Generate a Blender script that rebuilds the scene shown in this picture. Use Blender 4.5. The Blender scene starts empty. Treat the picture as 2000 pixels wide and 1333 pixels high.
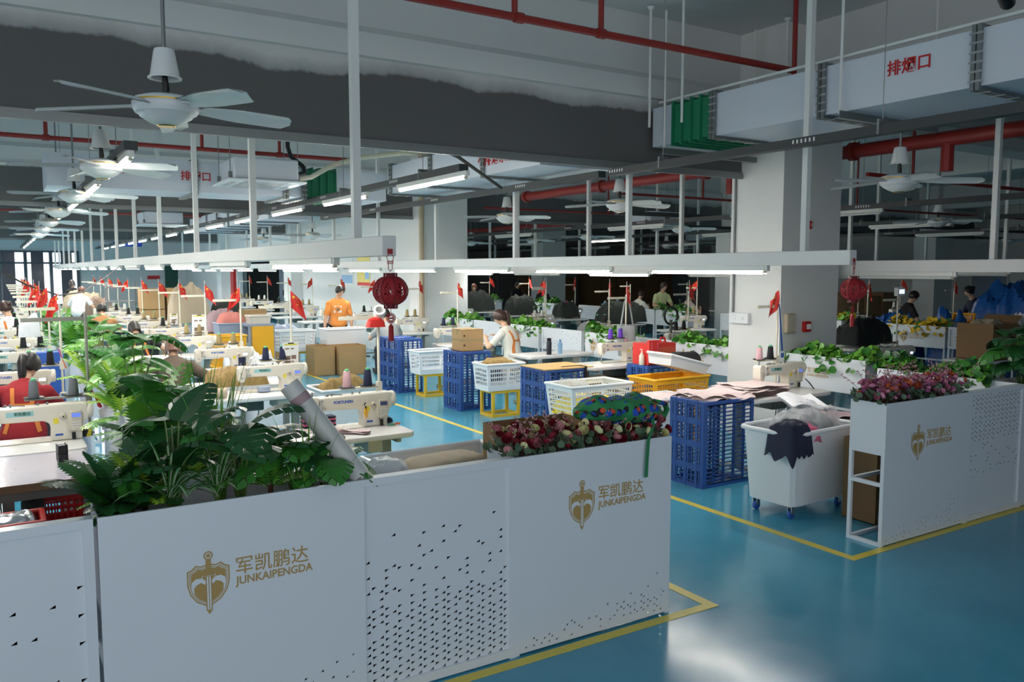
import bpy, bmesh, math, random
from math import sin, cos, pi, radians as RAD
from mathutils import Vector, Matrix, noise
from mathutils.geometry import tessellate_polygon
C = bpy.context.scene
COL = C.collection
rnd = random.Random(7)

# ------------------------------------------------------------------ camera
cam = bpy.data.cameras.new('camera')
cam.sensor_width = 36.0
cam.lens = 28.8
cam.clip_end = 200
camo = bpy.data.objects.new('camera', cam)
camo.location = (0, 0, 2.0)
camo.rotation_euler = (RAD(90 - 4.96), 0, RAD(-32.02))
COL.objects.link(camo)
C.camera = camo
# ------------------------------------------------------------------ exposure, daylight from the open side behind the camera
C.view_settings.view_transform = 'Standard'
C.view_settings.look = 'None'
C.view_settings.gamma = 1
C.view_settings.use_curve_mapping = False
C.view_settings.exposure = 0.5
C.cycles.use_denoising = True
C.cycles.max_bounces = 6
C.cycles.diffuse_bounces = 4
C.cycles.glossy_bounces = 3
C.cycles.transparent_max_bounces = 8
C.cycles.caustics_reflective = False
C.cycles.caustics_refractive = False
C.cycles.sample_clamp_indirect = 6
W = bpy.data.worlds.new('daylight')
C.world = W
W.use_nodes = True
W.node_tree.nodes['Background'].inputs[0].default_value = (0.96, 0.98, 1.0, 1)
W.node_tree.nodes['Background'].inputs[1].default_value = 0.92


def lamp(name, x, y, z, sx, sy, power, col=(1, 0.96, 0.90), rot=(0, 0, 0), spread=pi):
    l = bpy.data.lights.new(name, 'AREA')
    l.shape = 'RECTANGLE'
    l.size, l.size_y, l.energy, l.color, l.spread = sx, sy, power, col, spread
    o = bpy.data.objects.new(name, l)
    o.location, o.rotation_euler = (x, y, z), rot
    COL.objects.link(o)
    return o


# the light of the tube battens: one lamp for each stretch of lit tubes, in the plane of the tubes
WP = 8.5
for k in range(6):
    lamp('tube_light', 2.045, 8.2 + 6.2 * k, 2.015, 0.05, 6.0, 6.0 * WP)
    lamp('tube_light', -0.15, 8.2 + 6.2 * k, 2.015, 0.05, 6.0, 3.5 * WP)
for k in range(5):
    lamp('tube_light', 5.995, 7.4 + 6.0 * k, 1.97, 0.05, 6.0, 6.0 * WP)
for k in range(3):
    lamp('tube_light', 8.9, 15.5 + 5 * k, 1.975, 0.05, 4.0, 2.0 * WP)
lamp('tube_light', 12.3, 12.0, 1.94, 0.05, 3.0, 1.2 * WP)
lamp('tube_light', 12.3, 22.0, 1.94, 0.05, 8.0, 3.5 * WP)
lamp('tube_light', 17.0, 13.0, 1.94, 0.05, 5.0, 2.0 * WP)
lamp('tube_light', 21.0, 16.0, 1.94, 0.05, 6.0, 2.5 * WP)
for k in range(4):
    lamp('tube_light', 0.92, 10.5 + 7 * k, 2.86, 0.05, 5.0, 3.0 * WP)
    lamp('tube_light', 3.86, 10.5 + 7 * k, 2.86, 0.05, 5.0, 3.0 * WP)

# ------------------------------------------------------------------ helpers


def lin(c):
    c /= 255.0
    return c / 12.92 if c <= 0.04045 else ((c + 0.055) / 1.055) ** 2.4


MATS = {}


def mat(name, rgb, rough=0.5, metal=0.0, var=0.06, scale=6.0, emit=0.0, alpha=1.0, trans=0.0, bump=0.0, bscale=40.0, spec=0.5, sheen=0.0, coat=0.0):
    """A procedural material: the sRGB colour broken up by object-space noise."""
    m = bpy.data.materials.new(name)
    MATS[name] = m
    m.use_nodes = True
    nt = m.node_tree
    b = nt.nodes['Principled BSDF']
    c = tuple(lin(v) for v in rgb)
    tc = nt.nodes.new('ShaderNodeTexCoord')
    nz = nt.nodes.new('ShaderNodeTexNoise')
    nz.inputs['Scale'].default_value = scale
    nz.inputs['Detail'].default_value = 4
    nt.links.new(tc.outputs['Object'], nz.inputs['Vector'])
    mx = nt.nodes.new('ShaderNodeMix')
    mx.data_type = 'RGBA'
    mx.inputs[6].default_value = tuple(max(0, v * (1 - var)) for v in c) + (1,)
    mx.inputs[7].default_value = tuple(min(1, v * (1 + var)) for v in c) + (1,)
    nt.links.new(nz.outputs['Fac'], mx.inputs[0])
    nt.links.new(mx.outputs[2], b.inputs['Base Color'])
    b.inputs['Roughness'].default_value = rough
    b.inputs['Metallic'].default_value = metal
    b.inputs['Specular IOR Level'].default_value = spec
    b.inputs['Alpha'].default_value = alpha
    b.inputs['Transmission Weight'].default_value = trans
    b.inputs['Sheen Weight'].default_value = sheen
    b.inputs['Coat Weight'].default_value = coat
    if emit:
        b.inputs['Emission Color'].default_value = c + (1,)
        b.inputs['Emission Strength'].default_value = emit
    if bump:
        n2 = nt.nodes.new('ShaderNodeTexNoise')
        n2.inputs['Scale'].default_value = bscale
        n2.inputs['Detail'].default_value = 5
        nt.links.new(tc.outputs['Object'], n2.inputs['Vector'])
        bp = nt.nodes.new('ShaderNodeBump')
        bp.inputs['Strength'].default_value = bump
        bp.inputs['Distance'].default_value = 0.02
        nt.links.new(n2.outputs['Fac'], bp.inputs['Height'])
        nt.links.new(bp.outputs['Normal'], b.inputs['Normal'])
    return m


class MB:
    """Collects shapes and links them as ONE mesh object."""

    def __init__(self):
        self.v, self.f, self.m, self.s, self.M = [], [], [], [], Matrix.Identity(4)

    def add(self, vs, fs, m=0, smooth=False):
        o = len(self.v)
        M = self.M
        self.v += [tuple(M @ Vector(p)) for p in vs]
        self.f += [tuple(i + o for i in f) for f in fs]
        self.m += [m] * len(fs)
        self.s += [smooth] * len(fs)
        return self

    def at(self, x=0, y=0, z=0, rx=0, ry=0, rz=0):
        self.M = Matrix.Translation((x, y, z)) @ Matrix.Rotation(rz, 4, 'Z') @ Matrix.Rotation(ry, 4, 'Y') @ Matrix.Rotation(rx, 4, 'X')
        return self

    def box(self, x0, x1, y0, y1, z0, z1, m=0):
        vs = [(x, y, z) for x in (x0, x1) for y in (y0, y1) for z in (z0, z1)]
        return self.add(vs, [(0, 1, 3, 2), (4, 6, 7, 5), (0, 4, 5, 1), (2, 3, 7, 6), (0, 2, 6, 4), (1, 5, 7, 3)], m)

    def cbox(self, x, y, z, sx, sy, sz, m=0):
        return self.box(x - sx / 2, x + sx / 2, y - sy / 2, y + sy / 2, z - sz / 2, z + sz / 2, m)

    def tube(self, pts, r, n=8, m=0, smooth=True, flat=1.0):
        pts = [Vector(p) for p in pts]
        rs = r if isinstance(r, (list, tuple)) else [r] * len(pts)
        vs, fs, up = [], [], None
        for i, p in enumerate(pts):
            t = (pts[min(i + 1, len(pts) - 1)] - pts[max(i - 1, 0)]).normalized()
            if up is None:
                up = Vector((0, 0, 1)) if abs(t.z) < 0.9 else Vector((1, 0, 0))
            a = t.cross(up).normalized()
            up = a.cross(t).normalized()
            for k in range(n):
                w = 2 * pi * k / n
                vs.append(p + (a * cos(w) + up * sin(w) * flat) * rs[i])
        for i in range(len(pts) - 1):
            for k in range(n):
                fs.append((i * n + k, i * n + (k + 1) % n, (i + 1) * n + (k + 1) % n, (i + 1) * n + k))
        fs.append(tuple(range(n - 1, -1, -1)))
        fs.append(tuple(range((len(pts) - 1) * n, len(pts) * n)))
        return self.add(vs, fs, m, smooth)

    def lathe(self, prof, n=16, m=0, smooth=True):
        """prof: (radius, z) pairs around the local Z axis."""
        vs, fs = [], []
        for r, z in prof:
            for k in range(n):
                w = 2 * pi * k / n
                vs.append((r * cos(w), r * sin(w), z))
        for i in range(len(prof) - 1):
            for k in range(n):
                fs.append((i * n + k, i * n + (k + 1) % n, (i + 1) * n + (k + 1) % n, (i + 1) * n + k))
        fs.append(tuple(range(n - 1, -1, -1)))
        fs.append(tuple(range((len(prof) - 1) * n, len(prof) * n)))
        return self.add(vs, fs, m, smooth)

    def prism(self, poly, a, b, axis='y', m=0):
        """A polygon in the plane across AXIS, drawn out from a to b. y: (x,z)  x: (y,z)  z: (x,y)"""
        n = len(poly)
        f = {'y': lambda p, t: (p[0], t, p[1]), 'x': lambda p, t: (t, p[0], p[1]), 'z': lambda p, t: (p[0], p[1], t)}[axis]
        vs = [f(p, a) for p in poly] + [f(p, b) for p in poly]
        fs = [(i, (i + 1) % n, n + (i + 1) % n, n + i) for i in range(n)]
        fs += [tuple(range(n - 1, -1, -1)), tuple(range(n, 2 * n))]
        return self.add(vs, fs, m)

    def ball(self, x, y, z, rx, ry=None, rz=None, n=10, m=0):
        ry = rx if ry is None else ry
        rz = rx if rz is None else rz
        vs, fs = [], []
        h = max(4, n // 2)
        for i in range(h + 1):
            a = pi * i / h
            for k in range(n):
                w = 2 * pi * k / n
                vs.append((x + rx * sin(a) * cos(w), y + ry * sin(a) * sin(w), z + rz * cos(a)))
        for i in range(h):
            for k in range(n):
                fs.append((i * n + k, (i + 1) * n + k, (i + 1) * n + (k + 1) % n, i * n + (k + 1) % n))
        return self.add(vs, fs, m, True)

    def grid(self, fn, nu, nv, m=0, smooth=True):
        vs = [fn(i / nu, j / nv) for i in range(nu + 1) for j in range(nv + 1)]
        fs = [(i * (nv + 1) + j, (i + 1) * (nv + 1) + j, (i + 1) * (nv + 1) + j + 1, i * (nv + 1) + j + 1) for i in range(nu) for j in range(nv)]
        return self.add(vs, fs, m, smooth)

    def holed(self, rect, tris, y, th, m=0):
        """A sheet in the XZ plane (front face at y, th thick) with a triangular hole in each cell. rect: (x0,x1,z0,z1) cell, tris: the hole or None"""
        for (x0, x1, z0, z1), tri in zip(rect, tris):
            outer = [(x0, z0), (x1, z0), (x1, z1), (x0, z1)]
            if tri is None:
                self.add([(a, y, b) for a, b in outer], [(0, 1, 2, 3)], m)
                continue
            t = tessellate_polygon([[Vector((a, b, 0)) for a, b in outer], [Vector((a, b, 0)) for a, b in tri]])
            pts = outer + list(tri)
            self.add([(a, y, b) for a, b in pts], t, m)
            self.add([(a, yy, b) for yy in (y, y + th) for a, b in tri], [(0, 1, 4, 3), (1, 2, 5, 4), (2, 0, 3, 5)], m)
        return self

    def mesh(self, name, mats, bevel=0.0, seg=2, sharp=40):
        me = bpy.data.meshes.new(name)
        me.from_pydata(self.v, [], self.f)
        for m in mats if isinstance(mats, (list, tuple)) else [mats]:
            me.materials.append(MATS[m] if isinstance(m, str) else m)
        me.polygons.foreach_set('material_index', self.m)
        me.polygons.foreach_set('use_smooth', [bool(bevel) or s for s in self.s])
        if bevel:
            bm = bmesh.new()
            bm.from_mesh(me)
            bmesh.ops.recalc_face_normals(bm, faces=bm.faces)
            es = [e for e in bm.edges if len(e.link_faces) == 2 and e.calc_face_angle(0) > RAD(28)]
            bmesh.ops.bevel(bm, geom=es, offset=bevel, segments=seg, affect='EDGES', profile=0.6, clamp_overlap=True)
            bm.to_mesh(me)
            bm.free()
        me.set_sharp_from_angle(angle=RAD(sharp))
        me.update()
        return me

    def build(self, name, mats, parent=None, loc=(0, 0, 0), rz=0, **kw):
        return link(name, self.mesh(name, mats, **kw), parent, loc, rz)


def link(name, data, parent=None, loc=(0, 0, 0), rz=0):
    o = bpy.data.objects.new(name, data)
    COL.objects.link(o)
    o.parent = parent
    o.location = loc
    o.rotation_euler = (0, 0, rz)
    return o


def tag(o, label, cat, group=None, kind=None):
    o['label'], o['category'] = label, cat
    if group:
        o['group'] = group
    if kind:
        o['kind'] = kind
    return o


def thing(name, label, cat, loc=(0, 0, 0), rz=0, group=None):
    o = link(name, None, None, loc, rz)
    o.empty_display_size = 0.1
    return tag(o, label, cat, group)


def struct(name, mb, mats, label, cat='building', **kw):
    return tag(mb.build(name, mats, **kw), label, cat, kind='structure')


def dup(root, loc=None, rz=None, label=None, group=None):
    """A copy of a thing with copies of its parts and their sub-parts."""
    r = root.copy()
    COL.objects.link(r)
    if loc is not None:
        r.location = loc
    if rz is not None:
        r.rotation_euler = (0, 0, rz)
    if label:
        r['label'] = label
    if group:
        r['group'] = group
    for ch in KIDS(root):
        c = ch.copy()
        COL.objects.link(c)
        c.parent = r
        for g in KIDS(ch):
            d = g.copy()
            COL.objects.link(d)
            d.parent = c
    return r


def KIDS(o):
    return list(o.children)


def text(name, s, size, mats, parent, loc, rot=(pi / 2, 0, 0), bold=0.0, depth=0.0008, align='LEFT', sx=1.0, shear=0.0):
    c = bpy.data.curves.new(name, 'FONT')
    c.body, c.size, c.offset, c.extrude, c.align_x, c.shear = s, size, bold, depth, align, shear
    c.resolution_u = 3
    o = bpy.data.objects.new(name, c)
    COL.objects.link(o)
    dg = bpy.context.evaluated_depsgraph_get()
    me = bpy.data.meshes.new_from_object(o.evaluated_get(dg))
    bpy.data.objects.remove(o)
    me.materials.append(MATS[mats])
    for p in me.polygons:
        p.material_index = 0
    q = link(name, me, parent, loc)
    q.rotation_euler = rot
    q.scale = (sx, 1, 1)
    return q


ORD = 'first second third fourth fifth sixth seventh eighth ninth tenth eleventh twelfth thirteenth fourteenth fifteenth sixteenth seventeenth eighteenth nineteenth twentieth'.split()

# ------------------------------------------------------------------ materials
mat('white_wall', (226, 227, 226), 0.7, bump=0.05, bscale=8, var=0.03, scale=1.5)
mat('white_paint', (232, 235, 238), 0.35, var=0.02, scale=3)
mat('panel_white', (222, 227, 234), 0.32, var=0.02, scale=2)
mat('ceiling_white', (214, 216, 216), 0.85, var=0.04, scale=0.8, bump=0.05, bscale=6)
mat('rail_white', (228, 228, 226), 0.4, var=0.03)
mat('black', (16, 16, 18), 0.45)
mat('hole_shade', (8, 8, 14), 0.8)  # near-black colour standing in for the shade inside the hollow units
mat('soil', (34, 30, 28), 0.9)
mat('gold', (178, 148, 90), 0.5, var=0.03)
mat('gray_metal', (130, 133, 134), 0.4, metal=0.5)
mat('steel', (190, 192, 194), 0.28, metal=0.9)
mat('dark_tray', (62, 66, 68), 0.5, metal=0.2)
mat('curtain_bar', (140, 142, 142), 0.45, metal=0.5)
mat('red_pipe', (150, 44, 38), 0.45, var=0.12, scale=3)
mat('duct', (214, 220, 230), 0.42, metal=0.1, var=0.03, scale=1.2)
mat('duct_green', (34, 128, 92), 0.5)
mat('red_spray', (196, 34, 36), 0.7)
mat('tube_glow', (255, 250, 238), 0.5, var=0, emit=28.0)
mat('tube_off', (225, 226, 222), 0.3)
mat('yellow_line', (226, 204, 84), 0.4, var=0.08, scale=9)
mat('cream', (222, 216, 202), 0.3, var=0.02, coat=0.3)
mat('cream_dark', (196, 188, 172), 0.35)
mat('label_yellow', (226, 208, 60), 0.5)
mat('label_blue', (44, 92, 176), 0.5)
mat('label_teal', (150, 196, 200), 0.4)
mat('screen', (96, 118, 200), 0.2, emit=0.6)
mat('screen_white', (214, 228, 255), 0.2, emit=0.9)
mat('screen_off', (80, 86, 128), 0.2)


def floor_material():
    m = bpy.data.materials.new('epoxy_floor')
    m.use_nodes = True
    nt = m.node_tree
    b = nt.nodes['Principled BSDF']
    tc = nt.nodes.new('ShaderNodeTexCoord')
    n1 = nt.nodes.new('ShaderNodeTexNoise')
    n1.inputs['Scale'].default_value = 0.92
    n1.inputs['Detail'].default_value = 8
    n1.inputs['Roughness'].default_value = 0.65
    nt.links.new(tc.outputs['Object'], n1.inputs['Vector'])
    cr = nt.nodes.new('ShaderNodeValToRGB')
    e = cr.color_ramp.elements
    e[0].position, e[1].position = 0.25, 0.75
    e[0].color = (lin(64), lin(146), lin(176), 1)
    e[1].color = (lin(86), lin(170), lin(198), 1)
    nt.links.new(n1.outputs['Fac'], cr.inputs[0])
    nt.links.new(cr.outputs[0], b.inputs['Base Color'])
    n2 = nt.nodes.new('ShaderNodeTexNoise')
    n2.inputs['Scale'].default_value = 5
    n2.inputs['Detail'].default_value = 6
    nt.links.new(tc.outputs['Object'], n2.inputs['Vector'])
    mr = nt.nodes.new('ShaderNodeMapRange')
    mr.inputs['To Min'].default_value = 0.10
    mr.inputs['To Max'].default_value = 0.26
    nt.links.new(n2.outputs['Fac'], mr.inputs['Value'])
    nt.links.new(mr.outputs[0], b.inputs['Roughness'])
    bp = nt.nodes.new('ShaderNodeBump')
    bp.inputs['Strength'].default_value = 0.03
    nt.links.new(n1.outputs['Fac'], bp.inputs['Height'])
    nt.links.new(bp.outputs['Normal'], b.inputs['Normal'])
    return m


def curtain_material():
    """Grey fireproof cloth whose upper edge carries a ragged band of white overspray."""
    m = bpy.data.materials.new('smoke_curtain_cloth')
    m.use_nodes = True
    nt = m.node_tree
    b = nt.nodes['Principled BSDF']
    b.inputs['Roughness'].default_value = 0.75
    tc = nt.nodes.new('ShaderNodeTexCoord')
    sp = nt.nodes.new('ShaderNodeSeparateXYZ')
    nt.links.new(tc.outputs['Object'], sp.inputs[0])
    mp = nt.nodes.new('ShaderNodeMapping')
    mp.inputs['Scale'].default_value = (0.55, 0.0, 0.0)
    nt.links.new(tc.outputs['Object'], mp.inputs[0])
    n1 = nt.nodes.new('ShaderNodeTexNoise')
    n1.inputs['Scale'].default_value = 1.3
    n1.inputs['Detail'].default_value = 3
    nt.links.new(mp.outputs[0], n1.inputs['Vector'])
    n2 = nt.nodes.new('ShaderNodeTexNoise')
    n2.inputs['Scale'].default_value = 14
    nt.links.new(tc.outputs['Object'], n2.inputs['Vector'])

    def math_(op, a, bb):
        n = nt.nodes.new('ShaderNodeMath')
        n.operation = op
        for i, q in enumerate((a, bb)):
            if isinstance(q, (int, float)):
                n.inputs[i].default_value = q
            else:
                nt.links.new(q, n.inputs[i])
        return n.outputs[0]
    h = math_('ADD', sp.outputs[2], math_('MULTIPLY', math_('SUBTRACT', n1.outputs['Fac'], 0.5), 0.42))
    h = math_('ADD', h, math_('MULTIPLY', math_('SUBTRACT', n2.outputs['Fac'], 0.5), 0.05))
    cr = nt.nodes.new('ShaderNodeValToRGB')
    e = cr.color_ramp.elements
    e[0].position, e[1].position = 0.585, 0.72
    g, w = lin(96), lin(206)
    e[0].color, e[1].color = (g, g, g * 1.0, 1), (w, w, w, 1)
    x = cr.color_ramp.elements.new(0.61)
    x.color = (lin(160), lin(161), lin(162), 1)
    nt.links.new(h, cr.inputs[0])
    nt.links.new(cr.outputs[0], b.inputs['Base Color'])
    return m


MATS['floor'] = floor_material()
MATS['curtain'] = curtain_material()

# ------------------------------------------------------------------ the hall
struct('floor', MB().box(-14, 31, -4, 44, -0.1, 0), 'floor', 'glossy blue epoxy factory floor', 'floor')
struct('ceiling', MB().box(-14, 31, -4, 44, 4.75, 4.95), 'ceiling_white', 'white concrete ceiling high above the hall', 'ceiling')
struct('wall_far', MB().box(-14, 31, 43.6, 43.9, 0, 4.75), 'white_wall', 'white far wall behind the sewing rows', 'wall')
struct('wall_back_light_block', MB().box(4.2, 29.6, -4.3, -4, 0, 4.75), 'white_wall', 'added unseen white wall behind the viewer blocking daylight at the right', 'wall')  # added out of view to cut the daylight reaching the right side
struct('wall_right', MB().box(29.6, 29.9, -4, 43.6, 0, 4.75), 'white_wall', 'grey-white wall at the far right of the hall', 'wall')
w = MB()
w.box(7.95, 8.15, 16.42, 26.4, 0, 4.75)
w.box(7.95, 8.15, 33.0, 43.6, 0, 4.75)
w.box(7.95, 8.15, 26.4, 33.0, 2.3, 4.75)
w.box(9.6, 9.7, 26.4, 33.0, 0, 2.3)
struct('wall_middle', w, 'white_wall', 'white dividing wall with posters behind the orange-shirted worker', 'wall')
# columns on a 9.3 m grid
k = 0
for i in range(3):
    for j in range(5):
        x, y = 7.55 + 9.3 * i + (0.05 if j else 0), 6.3 + 9.3 * j
        if i == 1 and j == 0:
            x, y = 16.9, 6.3
        lab = {(0, 0): 'large white square column with red alarm bell and white socket box',
               (0, 1): 'white square column with drain pipe behind the red lantern'}.get((i, j))
        k += 1
        if lab is None:
            lab = 'white square column in the back of the hall'
        o = struct('column', MB().box(x, x + 1.02, y, y + 0.77, 0, 4.75), 'white_wall', lab, 'column')
        if lab.endswith('hall'):
            o['group'] = 'columns in the back of the hall'
# beams across the hall, and the grey smoke curtains under them
for j in range(5):
    y = 6.98 + 9.27 * j
    b = MB().box(-14, 29.6, y, y + 0.40, 3.86, 4.75)
    b.prism([(y - 0.10, 4.06), (y, 4.14), (y, 3.86), (y - 0.10, 3.86)], -14, 29.6, 'x')
    struct('beam', b, 'ceiling_white', 'white concrete beam crossing the hall above the grey smoke curtain, %s from the front' % ORD[j], 'beam')
for i, x in enumerate((7.85, 17.2, 26.5)):
    struct('beam', MB().box(x, x + 0.4, -4, 43.6, 4.0, 4.75), 'ceiling_white', 'white concrete beam along the column row, %s from the aisle' % ORD[i], 'beam')


def smoke_curtain(x0, x1, y, label):
    t = thing('smoke_curtain', label, 'smoke curtain', (0, y, 3.12))
    n = int((x1 - x0) * 6)
    g = MB()
    g.grid(lambda u, v: (x0 + (x1 - x0) * u, 0.018 * noise.noise(Vector((u * (x1 - x0) * 1.1, v * 1.4, y))) - 0.03 * (1 - v), 0.74 * v), n, 6)
    g.build('curtain_cloth', 'curtain', t)
    b = MB().box(x0, x1, -0.055, -0.01, -0.045, 0.0).box(x0, x1, -0.045, -0.02, 0.0, 0.03)
    b.build('bottom_bar', 'curtain_bar', t)
    return t


smoke_curtain(-14, 7.56, 6.95, 'long grey smoke curtain hanging behind the nearest ceiling fan')
smoke_curtain(-14, 7.9, 16.2, 'grey smoke curtain behind the white duct and the ceiling air conditioner')
smoke_curtain(8.6, 29.5, 16.2, 'dark grey smoke curtain over the rows beyond the white columns')
smoke_curtain(-14, 7.9, 25.4, 'grey smoke curtain near the far windows, above the rows of tubes')
smoke_curtain(8.6, 29.5, 25.4, 'dark grey smoke curtain deepest in the unlit back of the hall')
smoke_curtain(-14, 7.9, 34.7, 'small grey smoke curtain farthest off, just before the window wall')
# yellow floor lines
l = MB()
l.box(4.915, 4.985, 3.41, 43, 0.0005, 0.003)
l.box(4.985, 12, 3.41, 3.475, 0.0005, 0.003)
tag(l.build('trim_1', 'yellow_line'), 'yellow floor line along the aisle turning under the right partition', 'floor line', kind='structure')
l = MB()
l.box(-6, 3.56, 3.36, 3.425, 0.0005, 0.003)
l.box(3.49, 3.56, 3.425, 43, 0.0005, 0.003)
tag(l.build('trim_2', 'yellow_line'), 'yellow floor line along the front of the left partition', 'floor line', kind='structure')
# ------------------------------------------------------------------ partitions


def cells(x0, x1, z0, z1, nx, nz, prob, seed, w=0.023, h=0.0145):
    """Cells of a perforated sheet: each may hold one of two small right triangles."""
    r = random.Random(seed)
    rect, tri = [], []
    for i in range(nx):
        for j in range(nz):
            a, b = x0 + (x1 - x0) * i / nx, x0 + (x1 - x0) * (i + 1) / nx
            c, d = z0 + (z1 - z0) * j / nz, z0 + (z1 - z0) * (j + 1) / nz
            rect.append((a, b, c, d))
            if (i + j) % 2 == 0 and r.random() < prob((i + 0.5) / nx, (j + 0.5) / nz):
                mx, mz = (a + b) / 2, (c + d) / 2
                if i % 2:
                    tri.append([(mx - w / 2, mz + h / 2), (mx + w / 2, mz + h / 2), (mx - w / 2, mz - h / 2)])
                else:
                    tri.append([(mx + w / 2, mz - h / 2), (mx - w / 2, mz - h / 2), (mx + w / 2, mz + h / 2)])
            else:
                tri.append(None)
    return rect, tri


def emblem(parent, x, z, s, y=-0.0006):
    """Shield with a sword between two wings, s = height of the shield with sword, and the lettering beside it."""
    e = MB()

    def half(pts):
        return [(a, b) for a, b in pts] + [(-a, b) for a, b in reversed(pts) if abs(a) > 1e-6]
    outer = half([(0, .36), (.12, .33), (.2, .36), (.27, .30), (.345, .27), (.345, .02), (.30, -.14), (.2, -.28), (0, -.40)])

    def sc(k, pts):
        return [(a * k, (b + 0.02) * k - 0.02) for a, b in pts]

    def ring(p, q, yy, m):
        n = len(p)
        e.add([(a, yy, b) for a, b in p] + [(a, yy, b) for a, b in q], [(i, (i + 1) % n, n + (i + 1) % n, n + i) for i in range(n)], m)

    def flat(p, yy, m):
        t = tessellate_polygon([[Vector((a, b, 0)) for a, b in p]])
        e.add([(a, yy, b) for a, b in p], t, m)
    ring(outer, sc(.93, outer), 0, 0)
    ring(sc(.89, outer), sc(.85, outer), 0, 0)
    flat(sc(.82, outer), 0, 0)
    # white wings on the gold field
    for sgn in (-1, 1):
        wing = [(.04, .06), (.10, .12), (.2, .13), (.27, .08), (.275, 0), (.255, -.1), (.235, -.13), (.24, -.03), (.2, .02), (.12, .05), (.06, .0)]
        flat([(sgn * a, b) for a, b in wing], -0.0006, 1)
    # sword
    flat([(-.042, .5), (.042, .5), (.042, .2), (.05, .18), (.05, -.44), (0, -.52), (-.05, -.44), (-.05, .18), (-.042, .2)], -0.0012, 0)
    flat([(-.032, .14), (-.008, .14), (-.008, -.45), (-.032, -.42)], -0.0018, 1)
    flat([(.008, .14), (.032, .14), (.032, -.42), (.008, -.45)], -0.0018, 1)
    guard = [(-.13, .12), (-.1, .17), (-.04, .19), (.04, .19), (.1, .17), (.13, .12), (.09, .145), (.0, .155), (-.09, .145)]
    flat(guard, -0.0018, 1)
    flat([(a * .86, b + .006) for a, b in guard], -0.0022, 0)
    for k, (rr, m_) in enumerate(((.075, 0), (.052, 1), (.036, 0))):
        flat([(rr * cos(q * pi / 8), .5 + rr * sin(q * pi / 8)) for q in range(16)], -0.0024 - .0005 * k, m_)
    e.v = [(a * s, b, c * s) for a, b, c in e.v]
    e.build('emblem', ['gold', 'panel_white'], parent, (x, y, z))
    text('chinese_lettering', '军凯鹏达', .33 * s, 'gold', parent, (x + .43 * s, y, z + .10 * s), bold=.002 * s, sx=0.98)
    text('latin_lettering', 'JUNKAIPENGDA', .198 * s, 'gold', parent, (x + .45 * s, y, z - .10 * s), bold=.004 * s, sx=0.93)


def planter(L, label, loc, rz=0, depth=0.29, logo=None, holes=None, low=0.0, seed=1, H=1.05, trough=0.38, group=None, end_left=False):
    """White planter cabinet: front sheet, trough on top, frame below. low = height of the front sheet's lower edge."""
    t = thing('planter_cabinet', label, 'planter', loc, rz, group)
    f = MB()
    g = 0.012
    if holes:
        hx0, hx1, hz0, hz1, nx, nz, prob = holes
        f.box(0, L, g, g + 0.004, low + g, H)  # backing never closes the holes: it is cut below
        f.v, f.f, f.m, f.s = [], [], [], []
        for (x0, x1, z0, z1) in ((0, hx0, low + g, H), (hx1, L, low + g, H), (hx0, hx1, hz1, H), (hx0, hx1, low + g, hz0)):
            f.box(x0, x1, 0, 0.003, z0, z1)
        rect, tri = cells(hx0, hx1, hz0, hz1, nx, nz, prob, seed, 0.0155, 0.0125)
        f.holed(rect, tri, 0, 0.003)
    else:
        f.box(0, L, 0, 0.003, low + (g if low == 0 else 0), H)
    f.box(0.0, L, 0.003, 0.012, H - 0.012, H)
    f.build('front_panel', 'panel_white', t)
    b = MB()
    zt = H - trough
    b.box(0.003, L - 0.003, depth - 0.004, depth, zt, H)
    b.box(0, 0.004, 0.003, depth, zt, H)
    b.box(L - 0.004, L, 0.003, depth, zt, H)
    b.box(0.004, L - 0.004, 0.003, depth - 0.004, zt, zt + 0.01)
    b.build('trough', 'panel_white', t)
    MB().box(0.006, L - 0.006, 0.006, depth - 0.006, zt + 0.01, H - 0.12).build('soil_bed', 'soil', t)
    fr = MB()
    c = 0.026
    for x in (0.0, L - c):
        for y in (0.004, depth - c):
            fr.box(x, x + c, y, y + c, 0, zt)
        fr.box(x, x + c, 0.03, depth - c, 0.0, c)
        fr.box(x, x + c, 0.03, depth - c, 0.44, 0.44 + c)
    fr.box(c, L - c, depth - c, depth, 0.0, c)
    fr.box(c, L - c, depth - c, depth, 0.44, 0.44 + c)
    if low:
        fr.box(c, L - c, 0.004, 0.03, 0.0, c)
    fr.build('frame', 'panel_white', t)
    if holes:
        MB().box(0.03, L - 0.03, 0.05, 0.054, 0.02, zt).build('shade_sheet', 'hole_shade', t)  # added sheet: the shade behind the holes is put into its colour
    if logo:
        emblem(t, *logo)
    return t


def perforated(L, label, loc, rz=0, depth=0.06, prob=None, nx=24, nz=52, seed=1, H=1.05, low=0.0, group=None):
    t = thing('perforated_partition', label, 'partition', loc, rz, group)
    fr = MB()
    c = 0.035
    for x in (0, L - c):
        fr.box(x, x + c, 0, depth, low, H)
    fr.box(c, L - c, 0, depth, H - c, H)
    fr.box(c, L - c, 0, depth, low + 0.008, low + 0.008 + c * 1.3)
    if low:
        for x in (0, L - c):
            fr.box(x, x + c, 0, depth, 0, low)
    fr.build('frame', 'panel_white', t)
    s = MB()
    rect, tri = cells(c, L - c, low + 0.053, H - c, nx, nz, prob, seed)
    s.holed(rect, tri, 0.014, 0.003)
    s.build('perforated_sheet', 'panel_white', t)
    MB().box(c, L - c, depth - 0.008, depth - 0.004, low + 0.05, H - c).build('back_sheet', 'hole_shade', t)  # painted near-black for the shade inside the hollow panel
    return t


def low_dense(u, v):
    return 0.0 if v > 0.76 else (0.16 if v > 0.50 else 0.34 if v > 0.38 else 0.86 + 0.1 * (v < 0.25))


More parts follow.
